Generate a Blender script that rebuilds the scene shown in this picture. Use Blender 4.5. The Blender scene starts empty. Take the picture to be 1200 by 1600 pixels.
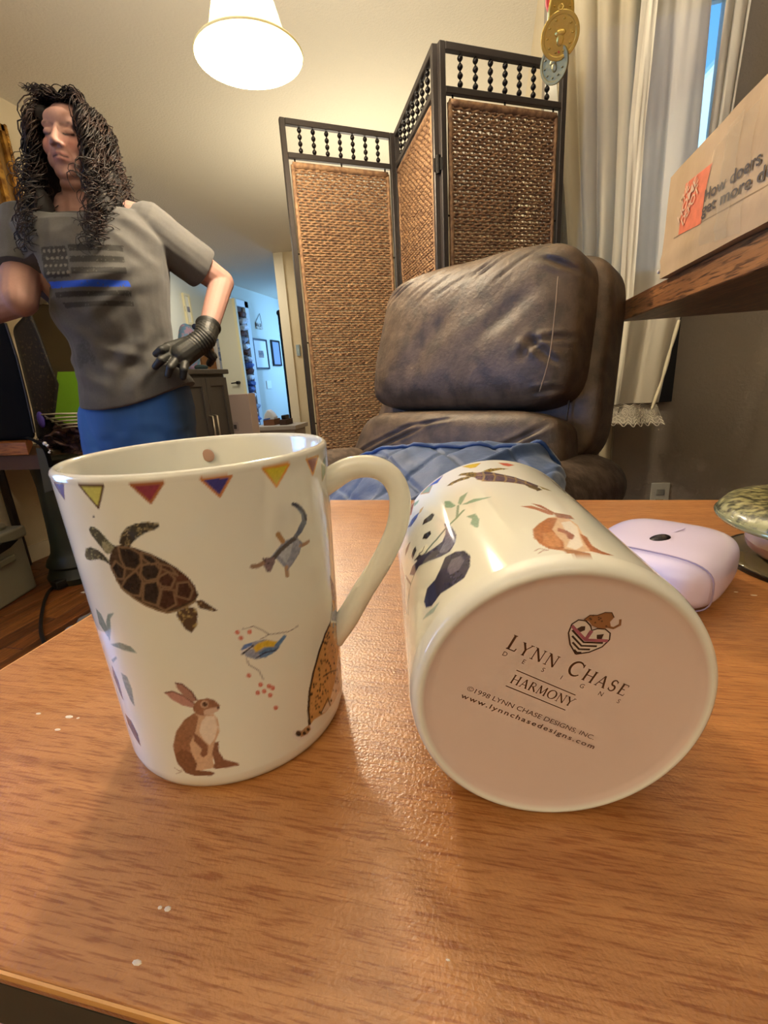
import bpy, math, random
import numpy as np
from mathutils import Vector, Matrix, noise
from mathutils.geometry import tessellate_polygon

# ------------------------------------------------------------------ camera
ZC = 0.88                      # lens height above the floor (0.12 m above the table top)
FPX = 716.65                   # focal length in pixels of the 1200 x 1600 frame
def _camera_axes():
    yv = np.array([766.54-600, -(577.82-800), -FPX]); yv /= np.linalg.norm(yv)
    up = np.array([math.sin(.0058), math.cos(.0058), 0.]); zv = up-up.dot(yv)*yv; zv /= np.linalg.norm(zv)
    return np.array([np.cross(yv, zv), yv, zv])
AX = _camera_axes()
cam = bpy.data.cameras.new('camera'); cam_o = bpy.data.objects.new('camera', cam)
bpy.context.scene.collection.objects.link(cam_o)
cam.sensor_fit = 'VERTICAL'; cam.sensor_height = 36; cam.lens = FPX/1600*36; cam.clip_start = .005
cam_o.matrix_world = Matrix([list(AX[0])+[0], list(AX[1])+[0], list(AX[2])+[ZC], [0, 0, 0, 1]])
bpy.context.scene.camera = cam_o
def at(px, py, x=None, y=None, z=None):
    """world point seen at a pixel of the photograph, on the plane x=, y= or z= (z above the floor)"""
    r = AX @ np.array([px-600, -(py-800), -FPX])
    t = x/r[0] if x is not None else (y/r[1] if y is not None else (z-ZC)/r[2])
    return Vector((r[0]*t, r[1]*t, r[2]*t+ZC))

# ------------------------------------------------------------------ colour, world, lights, exposure
def lin(c):
    if isinstance(c, str):
        c = c.lstrip('#'); c = [int(c[i:i+2], 16)/255 for i in (0, 2, 4)]
        return tuple(v/12.92 if v <= .04045 else ((v+.055)/1.055)**2.4 for v in c)
    return tuple(c[:3])
sc = bpy.context.scene
sc.view_settings.view_transform = 'Standard'; sc.view_settings.look = 'None'
sc.view_settings.gamma = 1; sc.view_settings.use_curve_mapping = False
sc.view_settings.exposure = 0.10
wd = bpy.data.worlds.new('sky'); sc.world = wd; wd.use_nodes = True
nt = wd.node_tree; nt.nodes.clear()
bg = nt.nodes.new('ShaderNodeBackground'); wo = nt.nodes.new('ShaderNodeOutputWorld')
gr = nt.nodes.new('ShaderNodeValToRGB'); tc = nt.nodes.new('ShaderNodeTexCoord'); sp = nt.nodes.new('ShaderNodeSeparateXYZ')
nt.links.new(tc.outputs['Generated'], sp.inputs[0]); nt.links.new(sp.outputs['Z'], gr.inputs[0])
gr.color_ramp.elements[0].position = 0; gr.color_ramp.elements[0].color = (.30, .66, 1, 1)
gr.color_ramp.elements[1].position = .6; gr.color_ramp.elements[1].color = (.08, .38, 1, 1)
nt.links.new(gr.outputs[0], bg.inputs[0]); bg.inputs[1].default_value = 1.15
nt.links.new(bg.outputs[0], wo.inputs[0])
def light(kind, name, loc, energy, color, size=.1, look=None, size_y=None):
    l = bpy.data.lights.new(name, kind); l.energy = energy; l.color = color
    if kind == 'AREA':
        l.size = size
        if size_y: l.shape = 'RECTANGLE'; l.size_y = size_y
    elif kind in ('POINT', 'SPOT'): l.shadow_soft_size = size
    o = bpy.data.objects.new(name, l); sc.collection.objects.link(o); o.location = loc
    if look is not None: o.rotation_euler = (Vector(look)-Vector(loc)).to_track_quat('-Z', 'Y').to_euler()
    return o
WARM = (1, .85, .64)
LAMP = Vector((-.625, 1.40, ZC+.885))
light('POINT', 'pendant_bulb_light', LAMP+Vector((0, 0, -.075)), 38, WARM, .05)
light('AREA', 'added_rear_upfill', (-.3, -1.5, 1.70), 48, (1, .92, .80), .6, (-.3, -1.4, 2.4))  # unseen fill added behind the camera, bounced off the ceiling
light('AREA', 'added_far_upfill', (-.85, 3.5, 1.30), 26, (1, .90, .70), .8, (-.85, 3.55, 2.4))  # added fill hidden behind the screen, brightens the ceiling beyond it
light('AREA', 'added_mid_upfill', (-.45, 1.15, 1.80), 46, (1, .90, .74), .5, (-.45, 1.2, 2.4))  # no fixture here: upward fill added near the pendant
sun = light('SUN', 'sun', (0, -6, 8), 3.2, (1, .98, .94)); sun.rotation_euler = Vector((.25, .75, -.55)).to_track_quat('-Z', 'Y').to_euler()
light('AREA', 'added_overhead_fill', (.9, -1.3, 2.36), 9, (1, .90, .78), .9, (.6, -.6, 0))  # soft overhead fill added behind the camera, no fixture modelled
light('AREA', 'left_window_daylight', (-2.42, .35, 1.25), 12, (.22, .46, 1), .8, (-.1, .15, .9), 1.0)
light('AREA', 'added_blue_mug_fill', (-1.15, .14, .98), 10, (.16, .40, 1), .4, (-.12, .12, .82), .6)  # added blue fill out of view, tints the standing mug's left side
light('AREA', 'hall_daylight', (-2.74, 8.8, 1.4), 60, (.22, .50, 1), .9, (-3.9, 8.0, 1.2), 1.8)
light('AREA', 'kitchen_ceiling_light', (-3.2, 5.0, 2.37), 26, (1, .9, .74), .8, (-3.2, 5.0, 0))

# ------------------------------------------------------------------ helpers
def tag(o, label=None, cat=None, group=None, kind=None):
    if label: o['label'] = label
    if cat: o['category'] = cat
    if group: o['group'] = group
    if kind: o['kind'] = kind
    return o
def thing(name, label, cat, loc, group=None):
    o = bpy.data.objects.new(name, None); sc.collection.objects.link(o); o.location = loc
    o.empty_display_size = .02
    return tag(o, label, cat, group)
def origin(p):
    v = Vector((0, 0, 0))
    while p is not None: v += Vector(p.location); p = p.parent
    return v
def link_mesh(name, me, m, parent=None, smooth=False, angle=None):
    o = bpy.data.objects.new(name, me); sc.collection.objects.link(o)
    if m: me.materials.append(m) if not isinstance(m, list) else [me.materials.append(k) for k in m]
    if smooth: me.shade_smooth()
    if parent is not None:
        me.transform(Matrix.Translation(-origin(parent))); o.parent = parent
    return o
class MB:
    def __init__(s): s.v = []; s.f = []
    def add(s, v, f):
        n = len(s.v); s.v += [tuple(p) for p in v]; s.f += [tuple(i+n for i in q) for q in f]; return s
    def box(s, lo, hi, R=None, c=None):
        v = [Vector((x, y, z)) for x in (lo[0], hi[0]) for y in (lo[1], hi[1]) for z in (lo[2], hi[2])]
        if R is not None: v = [R@p+Vector(c or (0, 0, 0)) for p in v]
        return s.add(v, [(0, 1, 3, 2), (4, 6, 7, 5), (0, 4, 5, 1), (2, 3, 7, 6), (0, 2, 6, 4), (1, 5, 7, 3)])
    def tube(s, pts, r, n=8, cap=True, flat=1., up=(0, 0, 1)):
        pts = [Vector(p) for p in pts]; rs = r if isinstance(r, (list, tuple)) else [r]*len(pts)
        v = []; prev = None
        for i, p in enumerate(pts):
            d = (pts[min(i+1, len(pts)-1)]-pts[max(i-1, 0)]).normalized()
            if prev is None:
                a = Vector(up); a = a-a.dot(d)*d
                if a.length < 1e-3: a = Vector((1, 0, 0)); a = a-a.dot(d)*d
            else: a = prev-prev.dot(d)*d
            a.normalize(); prev = a; b = d.cross(a)
            for k in range(n):
                t = 2*math.pi*k/n; v.append(p+rs[i]*(math.cos(t)*a*flat+math.sin(t)*b))
        f = [(i*n+k, i*n+(k+1) % n, (i+1)*n+(k+1) % n, (i+1)*n+k) for i in range(len(pts)-1) for k in range(n)]
        if cap: f += [tuple(range(n-1, -1, -1)), tuple((len(pts)-1)*n+k for k in range(n))]
        return s.add(v, f)
    def lathe(s, prof, c, n=48, axis=None, a0=0, a1=2*math.pi, cap=False):
        """prof: (radius, height) pairs, about the z axis through c (or a 3x3 matrix axis)"""
        full = abs(a1-a0-2*math.pi) < 1e-6; m = n if full else n+1
        v = []
        for r, h in prof:
            for k in range(m):
                t = a0+(a1-a0)*k/n; p = Vector((r*math.cos(t), r*math.sin(t), h))
                v.append((axis@p if axis is not None else p)+Vector(c))
        f = [(i*m+k, i*m+(k+1) % m, (i+1)*m+(k+1) % m, (i+1)*m+k) for i in range(len(prof)-1) for k in range(n)]
        if cap: f += [tuple(range(m-1, -1, -1)), tuple((len(prof)-1)*m+k for k in range(m))]
        return s.add(v, f)
    def grid(s, nu, nv, fn):
        v = [fn(i/(nu-1), j/(nv-1)) for j in range(nv) for i in range(nu)]
        return s.add(v, [(j*nu+i, j*nu+i+1, (j+1)*nu+i+1, (j+1)*nu+i) for j in range(nv-1) for i in range(nu-1)])
    def sphere(s, c, r, nu=16, nv=10, R=None):
        r = r if isinstance(r, (tuple, list)) else (r, r, r); v = []
        for j in range(nv+1):
            ph = math.pi*j/nv
            for i in range(nu):
                t = 2*math.pi*i/nu
                p = Vector((r[0]*math.sin(ph)*math.cos(t), r[1]*math.sin(ph)*math.sin(t), r[2]*math.cos(ph)))
                v.append((R@p if R is not None else p)+Vector(c))
        return s.add(v, [(j*nu+i, (j+1)*nu+i, (j+1)*nu+(i+1) % nu, j*nu+(i+1) % nu) for j in range(nv) for i in range(nu)])
    def prism(s, pts, d):
        """pts: planar 3-D outline, d: thickness vector"""
        pts = [Vector(p) for p in pts]; d = Vector(d); n = len(pts)
        tri = tessellate_polygon([pts]); v = pts+[p+d for p in pts]
        f = [tuple(t) for t in tri]+[tuple(i+n for i in reversed(t)) for t in tri]
        f += [(i, (i+1) % n, n+(i+1) % n, n+i) for i in range(n)]
        return s.add(v, f)
    def mesh(s, name='m', merge=False):
        me = bpy.data.meshes.new(name); me.from_pydata(s.v, [], s.f); me.validate(); me.update()
        import bmesh
        bm = bmesh.new(); bm.from_mesh(me)
        if merge: bmesh.ops.remove_doubles(bm, verts=bm.verts, dist=1e-6)
        if len(bm.faces) < 60000: bmesh.ops.recalc_face_normals(bm, faces=bm.faces)
        bm.to_mesh(me); bm.free(); return me
    def build(s, name, m, parent=None, smooth=False, bevel=0, seg=2, merge=False, kind=None, label=None, auto=None):
        o = link_mesh(name, s.mesh(name, merge), m, parent, smooth)
        if bevel:
            b = o.modifiers.new('bevel', 'BEVEL'); b.width = bevel; b.segments = seg; b.limit_method = 'ANGLE'; b.angle_limit = math.radians(40)
            if seg > 1: o.data.shade_smooth(); o.modifiers.new('wn', 'WEIGHTED_NORMAL').keep_sharp = True
        if auto is not None: o.data.set_sharp_from_angle(angle=math.radians(auto))
        return tag(o, label, kind=kind)
def rotz(a): return Matrix.Rotation(a, 3, 'Z')
def smoothpath(pts, n=8, closed=False):
    P = [Vector(p) for p in pts]; out = []
    m = len(P)
    for i in range(m if closed else m-1):
        p0, p1, p2, p3 = (P[(i+k) % m] if closed else P[min(max(i+k, 0), m-1)] for k in (-1, 0, 1, 2))
        for k in range(n):
            t = k/n; out.append(.5*((2*p1)+(-p0+p2)*t+(2*p0-5*p1+4*p2-p3)*t*t+(-p0+3*p1-3*p2+p3)*t**3))
    if not closed: out.append(P[-1])
    return out

# ------------------------------------------------------------------ materials
def mat(name, color, rough=.5, metal=0., vary=None, bump=None, spec=.5, coat=0., sheen=0., trans=0., emit=None, alpha=1., sub=0., attr=None, ior=1.45, bump2=None, translucent=0, coordscale=None):
    """vary=(scale, other colour, detail, low, high) mixes a second colour by noise; bump=(scale, strength, distance)"""
    m = bpy.data.materials.new(name); m.use_nodes = True; nt = m.node_tree; N = nt.nodes; Lk = nt.links
    b = N['Principled BSDF']; out = N['Material Output']
    b.inputs['Roughness'].default_value = rough; b.inputs['Metallic'].default_value = metal
    b.inputs['Specular IOR Level'].default_value = spec; b.inputs['Coat Weight'].default_value = coat
    b.inputs['Sheen Weight'].default_value = sheen; b.inputs['Transmission Weight'].default_value = trans
    b.inputs['Alpha'].default_value = alpha; b.inputs['IOR'].default_value = ior
    if sub: b.inputs['Subsurface Weight'].default_value = sub; b.inputs['Subsurface Radius'].default_value = (.02, .01, .006)
    b.inputs['Base Color'].default_value = (*lin(color), 1)
    src = None
    co = N.new('ShaderNodeTexCoord').outputs['Object']
    if coordscale:
        mp = N.new('ShaderNodeMapping'); mp.inputs['Scale'].default_value = coordscale; Lk.new(co, mp.inputs[0]); co = mp.outputs[0]
    if attr:
        a = N.new('ShaderNodeAttribute'); a.attribute_name = attr; src = a.outputs['Color']
    if vary:
        sc_, c2, det, lo, hi = (list(vary)+[4, .35, .65][len(vary)-2:])[:5]
        n = N.new('ShaderNodeTexNoise'); n.inputs['Scale'].default_value = sc_; n.inputs['Detail'].default_value = det; Lk.new(co, n.inputs['Vector'])
        r = N.new('ShaderNodeMapRange'); r.inputs['From Min'].default_value = lo; r.inputs['From Max'].default_value = hi; Lk.new(n.outputs[0], r.inputs[0])
        mx = N.new('ShaderNodeMix'); mx.data_type = 'RGBA'; Lk.new(r.outputs[0], mx.inputs[0])
        if src: Lk.new(src, mx.inputs[6])
        else: mx.inputs[6].default_value = (*lin(color), 1)
        mx.inputs[7].default_value = (*lin(c2), 1); src = mx.outputs[2]
    if src: Lk.new(src, b.inputs['Base Color'])
    nrm = None
    for bb in (bump, bump2):
        if not bb: continue
        n = N.new('ShaderNodeTexNoise'); n.inputs['Scale'].default_value = bb[0]; n.inputs['Detail'].default_value = 4; Lk.new(co, n.inputs['Vector'])
        bp = N.new('ShaderNodeBump'); bp.inputs['Strength'].default_value = bb[1]; bp.inputs['Distance'].default_value = bb[2] if len(bb) > 2 else .01
        Lk.new(n.outputs[0], bp.inputs['Height'])
        if nrm: Lk.new(nrm, bp.inputs['Normal'])
        nrm = bp.outputs[0]
    if nrm: Lk.new(nrm, b.inputs['Normal'])
    if emit: b.inputs['Emission Color'].default_value = (*lin(emit[0]), 1); b.inputs['Emission Strength'].default_value = emit[1]
    if translucent:
        t = N.new('ShaderNodeBsdfTranslucent'); t.inputs[0].default_value = (*lin(color), 1)
        mxs = N.new('ShaderNodeMixShader'); mxs.inputs[0].default_value = translucent
        Lk.new(b.outputs[0], mxs.inputs[1]); Lk.new(t.outputs[0], mxs.inputs[2]); Lk.new(mxs.outputs[0], out.inputs[0])
    return m
def wood(name, c1, c2, axis='x', scale=1., rough=.4, ring=14, bumps=.1, coat=0., pores=None):
    """streaky grain stretched along one axis"""
    m = bpy.data.materials.new(name); m.use_nodes = True; nt = m.node_tree; N = nt.nodes; Lk = nt.links
    b = N['Principled BSDF']; b.inputs['Roughness'].default_value = rough; b.inputs['Coat Weight'].default_value = coat
    co = N.new('ShaderNodeTexCoord'); mp = N.new('ShaderNodeMapping'); Lk.new(co.outputs['Object'], mp.inputs[0])
    s = [ring*scale]*3; s['xyz'.index(axis)] = ring*scale*.07; mp.inputs['Scale'].default_value = s
    n = N.new('ShaderNodeTexNoise'); n.inputs['Scale'].default_value = 1; n.inputs['Detail'].default_value = 6; n.inputs['Distortion'].default_value = 1.2; Lk.new(mp.outputs[0], n.inputs['Vector'])
    n2 = N.new('ShaderNodeTexNoise'); n2.inputs['Scale'].default_value = 9; n2.inputs['Detail'].default_value = 3; Lk.new(mp.outputs[0], n2.inputs['Vector'])
    r = N.new('ShaderNodeValToRGB'); r.color_ramp.elements[0].position = .33; r.color_ramp.elements[1].position = .68
    r.color_ramp.elements[0].color = (*lin(c2), 1); r.color_ramp.elements[1].color = (*lin(c1), 1); Lk.new(n.outputs[0], r.inputs[0])
    mx = N.new('ShaderNodeMix'); mx.data_type = 'RGBA'; mx.blend_type = 'MULTIPLY'
    r2 = N.new('ShaderNodeValToRGB'); r2.color_ramp.elements[0].position = .36; r2.color_ramp.elements[1].position = .5
    r2.color_ramp.elements[0].color = (*lin(pores or '#b09080'), 1); r2.color_ramp.elements[1].color = (1, 1, 1, 1)
    Lk.new(n2.outputs[0], r2.inputs[0]); mx.inputs[0].default_value = .8; Lk.new(r.outputs[0], mx.inputs[6]); Lk.new(r2.outputs[0], mx.inputs[7])
    Lk.new(mx.outputs[2], b.inputs['Base Color'])
    bp = N.new('ShaderNodeBump'); bp.inputs['Strength'].default_value = bumps; bp.inputs['Distance'].default_value = .002; Lk.new(n2.outputs[0], bp.inputs['Height']); Lk.new(bp.outputs[0], b.inputs['Normal'])
    return m
# ================================================================== THE ROOM
wallpaint = mat('wall_paint', '#cfc0a0', .85, bump=(90, .35, .004), vary=(3, '#c8b896'))
ceilpaint = mat('ceiling_paint', '#cbc2ae', .9, bump=(75, .55, .006), bump2=(240, .3, .003))
taupe = mat('taupe_wall_paint', '#8f8474', .85, bump=(70, .6, .006), bump2=(220, .3, .003))
trimpaint = mat('trim_paint', '#ddd3ba', .55)
woodfloor = wood('oak_floor', '#9a5f2e', '#5f3517', 'y', 1, .35, 40, .2)
floorbase = mat('subfloor', '#3a2617', .8)
def slab(name, lo, hi, m, cat=None):
    return tag(MB().box(lo, hi).build(name, m), kind='structure')
floor = slab('floor', (-4.1, -2.2, -.06), (1.3, 10.2, -.012), floorbase)
random.seed(3)
PLW = .083
plank_mats = [wood('floor_plank_oak_%s' % k, a, b, 'y', 1, .35, 40, .2) for k, (a, b) in dict(light=('#a8682f', '#6e3f1b'), mid=('#935627', '#5d3416'), dark=('#7d4820', '#4d2b12')).items()]
for i in range(28):
    x0 = -2.50+i*PLW; y = .35
    while y < 2.9:
        ln = random.uniform(.3, 1.1) if y == .35 else random.uniform(.55, 1.1)
        if y+ln > .3:
            b = MB().box((x0+.0009, y+.0009, -.012), (x0+PLW-.0009, y+ln-.0009, random.uniform(-.0006, .0003)))
            b.build('plank', random.choice(plank_mats), floor, bevel=.0008, seg=1)
        y += ln
# the rest of the floor that is out of reach of the eye: one joined part
b = MB()
for i in range(65):
    x0 = -4.08+i*PLW; hidden = not (-2.51 < x0 < -.25)
    y = -2.2 if hidden else 3.0; y += random.random()*.5
    while y < 10.1:
        ln = random.uniform(.8, 1.4); b.box((x0+.001, y, -.012), (x0+PLW-.001, min(y+ln, 10.2)-.002, -.0002)); y += ln
for i in range(28):
    x0 = -2.50+i*PLW; y = -2.2+random.random()*.4
    while y < .28:
        ln = random.uniform(.7, 1.2); b.box((x0+.001, y, -.012), (x0+PLW-.001, min(y+ln, .345)-.002, -.0004)); y += ln
b.build('far_planks', woodfloor, floor, kind='stuff')
CEIL = 2.40
ceiling = tag(MB().box((-4.1, -2.2, CEIL), (1.3, 2.29, CEIL+.06)).box((-4.1, 2.29, CEIL), (.25, 10.2, CEIL+.06)).build('ceiling', ceilpaint), kind='structure')
slab('wall_left', (-2.61, -2.2, 0), (-2.51, 3.25, CEIL), wallpaint)
slab('wall_left_return', (-4.0, 3.15, 0), (-2.61, 3.25, CEIL), wallpaint)
hall_paint = mat('hall_paint', '#c4c4b4', .85, bump=(90, .3, .004))
slab('wall_hall', (-4.1, 3.25, 0), (-3.95, 10.2, CEIL), hall_paint)
slab('wall_hall_end', (-4.1, 10.1, 0), (1.3, 10.2, CEIL), hall_paint)
PY = 5.85
slab('wall_partition', (-2.475, PY, 0), (.19, PY+.14, CEIL), wallpaint)
slab('trim_1', (-2.595, PY-.02, 0), (-2.475, PY+.16, CEIL), trimpaint)
slab('wall_near', (-2.61, -2.3, 0), (1.3, -2.2, CEIL), wallpaint)
slab('wall_right', (1.2, -2.2, 0), (1.3, 2.17, CEIL), taupe)
# back wall with its window opening
WY = 2.17; WX0, WX1, WZ0, WZ1 = .30, .82, ZC+.30, 2.10
b = MB()
b.box((.19, WY, 0), (WX0, WY+.12, CEIL)); b.box((WX1, WY, 0), (1.3, WY+.12, CEIL))
b.box((WX0, WY, 0), (WX1, WY+.12, WZ0)); b.box((WX0, WY, WZ1), (WX1, WY+.12, CEIL))
tag(b.build('wall_back', taupe), kind='structure')
slab('wall_back_return', (.19, WY+.12, 0), (.25, PY, CEIL), wallpaint)
win = tag(MB().box((WX0, WY+.05, WZ0), (WX0+.04, WY+.10, WZ1)).box((WX1-.04, WY+.05, WZ0), (WX1, WY+.10, WZ1)).box((WX0+.04, WY+.05, WZ0), (WX1-.04, WY+.10, WZ0+.04)).box((WX0+.04, WY+.05, WZ1-.04), (WX1-.04, WY+.10, WZ1)).build('window_1', mat('window_vinyl', '#dfe6ea', .4), bevel=.003), kind='structure')
glass = mat('window_glass', '#ffffff', .02, trans=1, ior=1.1, alpha=.25)
MB().box((WX0+.04, WY+.07, WZ0+.04), (WX1-.04, WY+.076, WZ1-.04)).build('pane', glass, win)
# neighbour's pale wall outside the window
nb = thing('neighbour_house', 'pale snow-lit house wall glimpsed through the gap between the curtains', 'house', (1.9, 5.2, 0))
MB().prism([(.3, 5.2, 0), (3.6, 5.2, 0), (3.6, 5.2, 5.0), (1.77, 5.2, 3.17), (.3, 5.2, 1.7)], (0, .2, 0)).build('house_wall', mat('pale_siding', '#d9f2f6', .8), nb)
b = MB()
for k in range(10): b.box((.3, 5.185, .15+k*.22), (3.6, 5.2, .155+k*.22))
b.build('siding_groove', mat('siding_shadow', '#b9d8e0', .8), nb)
# baseboards and casing
slab('baseboard_left', (-2.51, -2.2, 0), (-2.495, 3.25, .09), trimpaint)
slab('baseboard_back', (.19, WY-.014, 0), (1.2, WY, .09), trimpaint)
slab('trim_2', (.19, WY-.012, 0), (.262, WY, CEIL), mat('white_casing', '#e8e6da', .5))
# ---- outlet on the back wall
p = at(1030, 775, y=WY)
ot = thing('wall_outlet', 'small pale outlet plate low on the dark back wall behind the lilac case', 'outlet', p)
MB().box((p.x-.037, WY-.007, p.z-.065), (p.x+.037, WY, p.z+.06)).build('cover_plate', mat('outlet_plastic', '#b7b5a6', .4), ot, bevel=.003)
for dz in (-.025, .02): MB().box((p.x-.016, WY-.010, p.z+dz-.014), (p.x+.016, WY-.006, p.z+dz+.014)).build('socket', mat('socket_plastic', '#8f8d80', .4), ot, bevel=.003)
# ---- hall door, pictures
white = mat('door_white', '#cfcdb9', .5)
DY = 6.55; xr = at(362, 470, y=DY).x
dr = tag(MB().box((-3.94, DY, .01), (xr, DY+.04, at(362, 466, y=DY).z)).build('door_1', white, bevel=.004), kind='structure')
e = MB().box((xr, DY-.004, .01), (xr+.045, DY+.044, at(362, 466, y=DY).z)).build('door_edge', mat('door_edge_paint', '#d9d3ac', .5), dr)
k = at(371, 598, y=DY-.03)
blackmetal = mat('black_metal', '#1b1a1a', .35, .6)
MB().tube([k+Vector((.012, .03, 0)), k+Vector((.012, -.03, 0))], .024, 14).tube([k+Vector((.01, -.025, 0)), k+Vector((-.03, -.03, 0)), k+Vector((-.085, -.03, -.004))], .009, 8).build('door_handle', blackmetal, dr, True, auto=40)
# casing + cluttered closet opening on the hall wall
HX = -3.95
def hallrect(p0, p1, d0, d1):     # box hugging the hall wall between two pixels
    a = at(*p0, x=HX); c = at(*p1, x=HX)
    return (HX+d0, min(a.y, c.y), min(a.z, c.z)), (HX+d1, max(a.y, c.y), max(a.z, c.z))
y0c = at(366, 478, x=HX).y; y1c = at(378, 478, x=HX).y
cz = at(366, 478, x=HX).z
b = MB().box((HX, y1c, 0), (HX+.05, y1c+.12, cz+.1)).box((HX, y0c-.2, cz), (HX+.05, y1c+.12, cz+.1))
tag(b.build('trim_3', mat('casing_blue_white', '#d4d8d4', .5), bevel=.004), kind='structure')
slab('trim_4', (HX, y0c-.3, 0), (HX+.004, y1c, cz), mat('closet_dark', '#4a3226', .7))
clut = {'white': mat('crumpled_white', '#dfe3ea', .6, bump=(30, 1, .02)), 'brown': mat('closet_brown', '#5c3524', .7), 'blue': mat('closet_blue', '#4560a0', .6), 'grey': mat('closet_grey', '#8890a0', .6)}
random.seed(12)
ORD = 'first second third fourth fifth sixth seventh eighth ninth tenth eleventh twelfth thirteenth fourteenth fifteenth sixteenth seventeenth eighteenth nineteenth twentieth'.split()
cols = ['brown', 'white', 'white', 'brown', 'grey', 'white', 'brown', 'white', 'blue', 'brown', 'white', 'blue', 'blue', 'white', 'brown', 'grey', 'white', 'blue', 'white', 'grey']
for i, cname in enumerate(cols):
    z = cz-.12-(cz-.15)*i/len(cols); yy = (y0c+y1c)/2-.04+random.uniform(-.05, .07)
    m = MB().sphere((HX+.06, yy, z), (.055, .10, .046), 14, 9)
    m.v = [tuple(Vector(v)+Vector((.03, .05, .02))*noise.noise(Vector(v)*14+Vector((i, 0, 0)))*.8) for v in m.v]
    tag(m.build('stored_bundle', clut[cname]), '%s crumpled bundle, %s from the top of the narrow hall closet' % (dict(white='white', brown='brown', blue='blue', grey='grey')[cname], ORD[i]), 'bundle', 'bundles stacked in the hall closet')
def picture(name, label, lo, hi, axis, frame, matc, artc, fw=.018, mw=.09, art2='#7a7a80'):
    """framed picture hanging on the hall wall (axis x) between lo and hi"""
    t = thing(name, label, 'picture', Vector(((lo[0]+hi[0])/2, (lo[1]+hi[1])/2, lo[2])))
    x0, x1 = lo[0], hi[0]
    b = MB().box((x0, lo[1], lo[2]), (x1, lo[1]+fw, hi[2])).box((x0, hi[1]-fw, lo[2]), (x1, hi[1], hi[2])).box((x0, lo[1]+fw, lo[2]), (x1, hi[1]-fw, lo[2]+fw)).box((x0, lo[1]+fw, hi[2]-fw), (x1, hi[1]-fw, hi[2]))
    b.build('frame', frame, t)
    MB().box((x0, lo[1]+fw, lo[2]+fw), (x1-.012, hi[1]-fw, hi[2]-fw)).build('mat_board', matc, t)
    MB().box((x1-.014, lo[1]+mw, lo[2]+mw*1.15), (x1-.010, hi[1]-mw, hi[2]-mw*1.15)).build('print', mat('art_'+name, artc, .4, vary=(16, art2, 5, .45, .55)), t)
    return t
blackf = mat('black_frame', '#17171c', .35); creamf = mat('cream_frame', '#cfc59c', .5)
paper = mat('mat_paper', '#d6d8d0', .6); bluepaper = mat('mat_paper_blue', '#8a93a8', .3)
lo, hi = hallrect((392, 528), (420, 576), 0, .03)
lo = (lo[0], lo[1], at(392, 577.5, x=HX).z+.0); lo2 = at(400, 577, x=HX).z; hi = (hi[0], hi[1], at(392, 528, x=HX).z)
picture('framed_picture', 'black-framed picture with wide white mat, nearer of the two in the hallway', (lo[0], lo[1], lo2), hi, 'x', blackf, paper, '#3f4048', .03, .17, '#8a7468')
lo, hi = hallrect((421.5, 531), (439, 572), 0, .03)
picture('framed_picture', 'black-framed picture with bluish glass, farther one near the hall corner', (lo[0], lo[1], at(427, 572, x=HX).z), (hi[0], hi[1], at(421, 531, x=HX).z), 'x', blackf, bluepaper, '#4a5468', .03, .2, '#6a7488')
lo, hi = hallrect((283, 458), (301, 508), 0, .03)
picture('small_framed_print', 'narrow cream-framed print on the wall between torso and raised elbow', (lo[0], lo[1], at(290, 507, x=HX).z), (hi[0], hi[1], at(283, 457.5, x=HX).z), 'x', creamf, mat('cream_mat', '#d8d4bf', .6), '#6a6870', .03, .14)
# hanging sign
s = at(404, 511, x=HX); t = thing('hanging_sign', 'small wooden plaque hung from a string above the hallway pictures', 'sign', s)
q0 = at(400, 504, x=HX+.02); q1 = at(411, 515, x=HX+.02)
MB().box((HX, q0.y, q1.z), (HX+.02, q1.y, q0.z)).build('board', mat('sign_board', '#b8ae9a', .7, vary=(30, '#4a3f38', 3, .5, .56)), t)
pk = at(405.5, 490, x=HX+.01)
MB().tube([Vector((HX+.01, q0.y, q0.z)), pk, Vector((HX+.01, q1.y, q0.z))], .004, 5).build('string', mat('string_dark', '#3a3632', .8), t)
# pole and switch plates
PX = -2.9
a = at(436.5, 492, y=8.0); c = at(457, 668, y=8.0)
t = thing('floor_pole', 'thin tall black pole with a small finial beside the far hallway pictures', 'pole', Vector((c.x, 8.0, 0)))
MB().tube([(a.x, 8.0, 0), (a.x, 8.0, a.z)], .032, 10).build('shaft', blackmetal, t, True)
MB().sphere((a.x, 8.0, a.z+.03), .05, 12, 8).build('finial', blackmetal, t, True)
s = at(421, 601, x=HX); tag(MB().box((HX, s.y-.12, s.z-.07), (HX+.015, s.y+.06, s.z+.07)).build('light_switch', mat('switch_plastic', '#d8dad6', .4), bevel=.003), 'pale light switch plate on the bluish hall wall below the pictures', 'switch')
s0 = at(463, 539, y=PY); s1 = at(470, 556, y=PY)
t = thing('small_wall_print', 'tiny pale print on the partition wall just left of the woven screen', 'picture', Vector((s0.x, PY, s1.z)))
MB().box((s0.x, PY-.02, s1.z), (s1.x, PY, s0.z)).build('frame', mat('grey_frame', '#8fa0a8', .5), t)
MB().box((s0.x+.02, PY-.022, s1.z+.02), (s1.x-.01, PY-.019, s0.z-.02)).build('print', mat('pale_print', '#c8d8d0', .5, vary=(20, '#6a8a98')), t)
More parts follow.
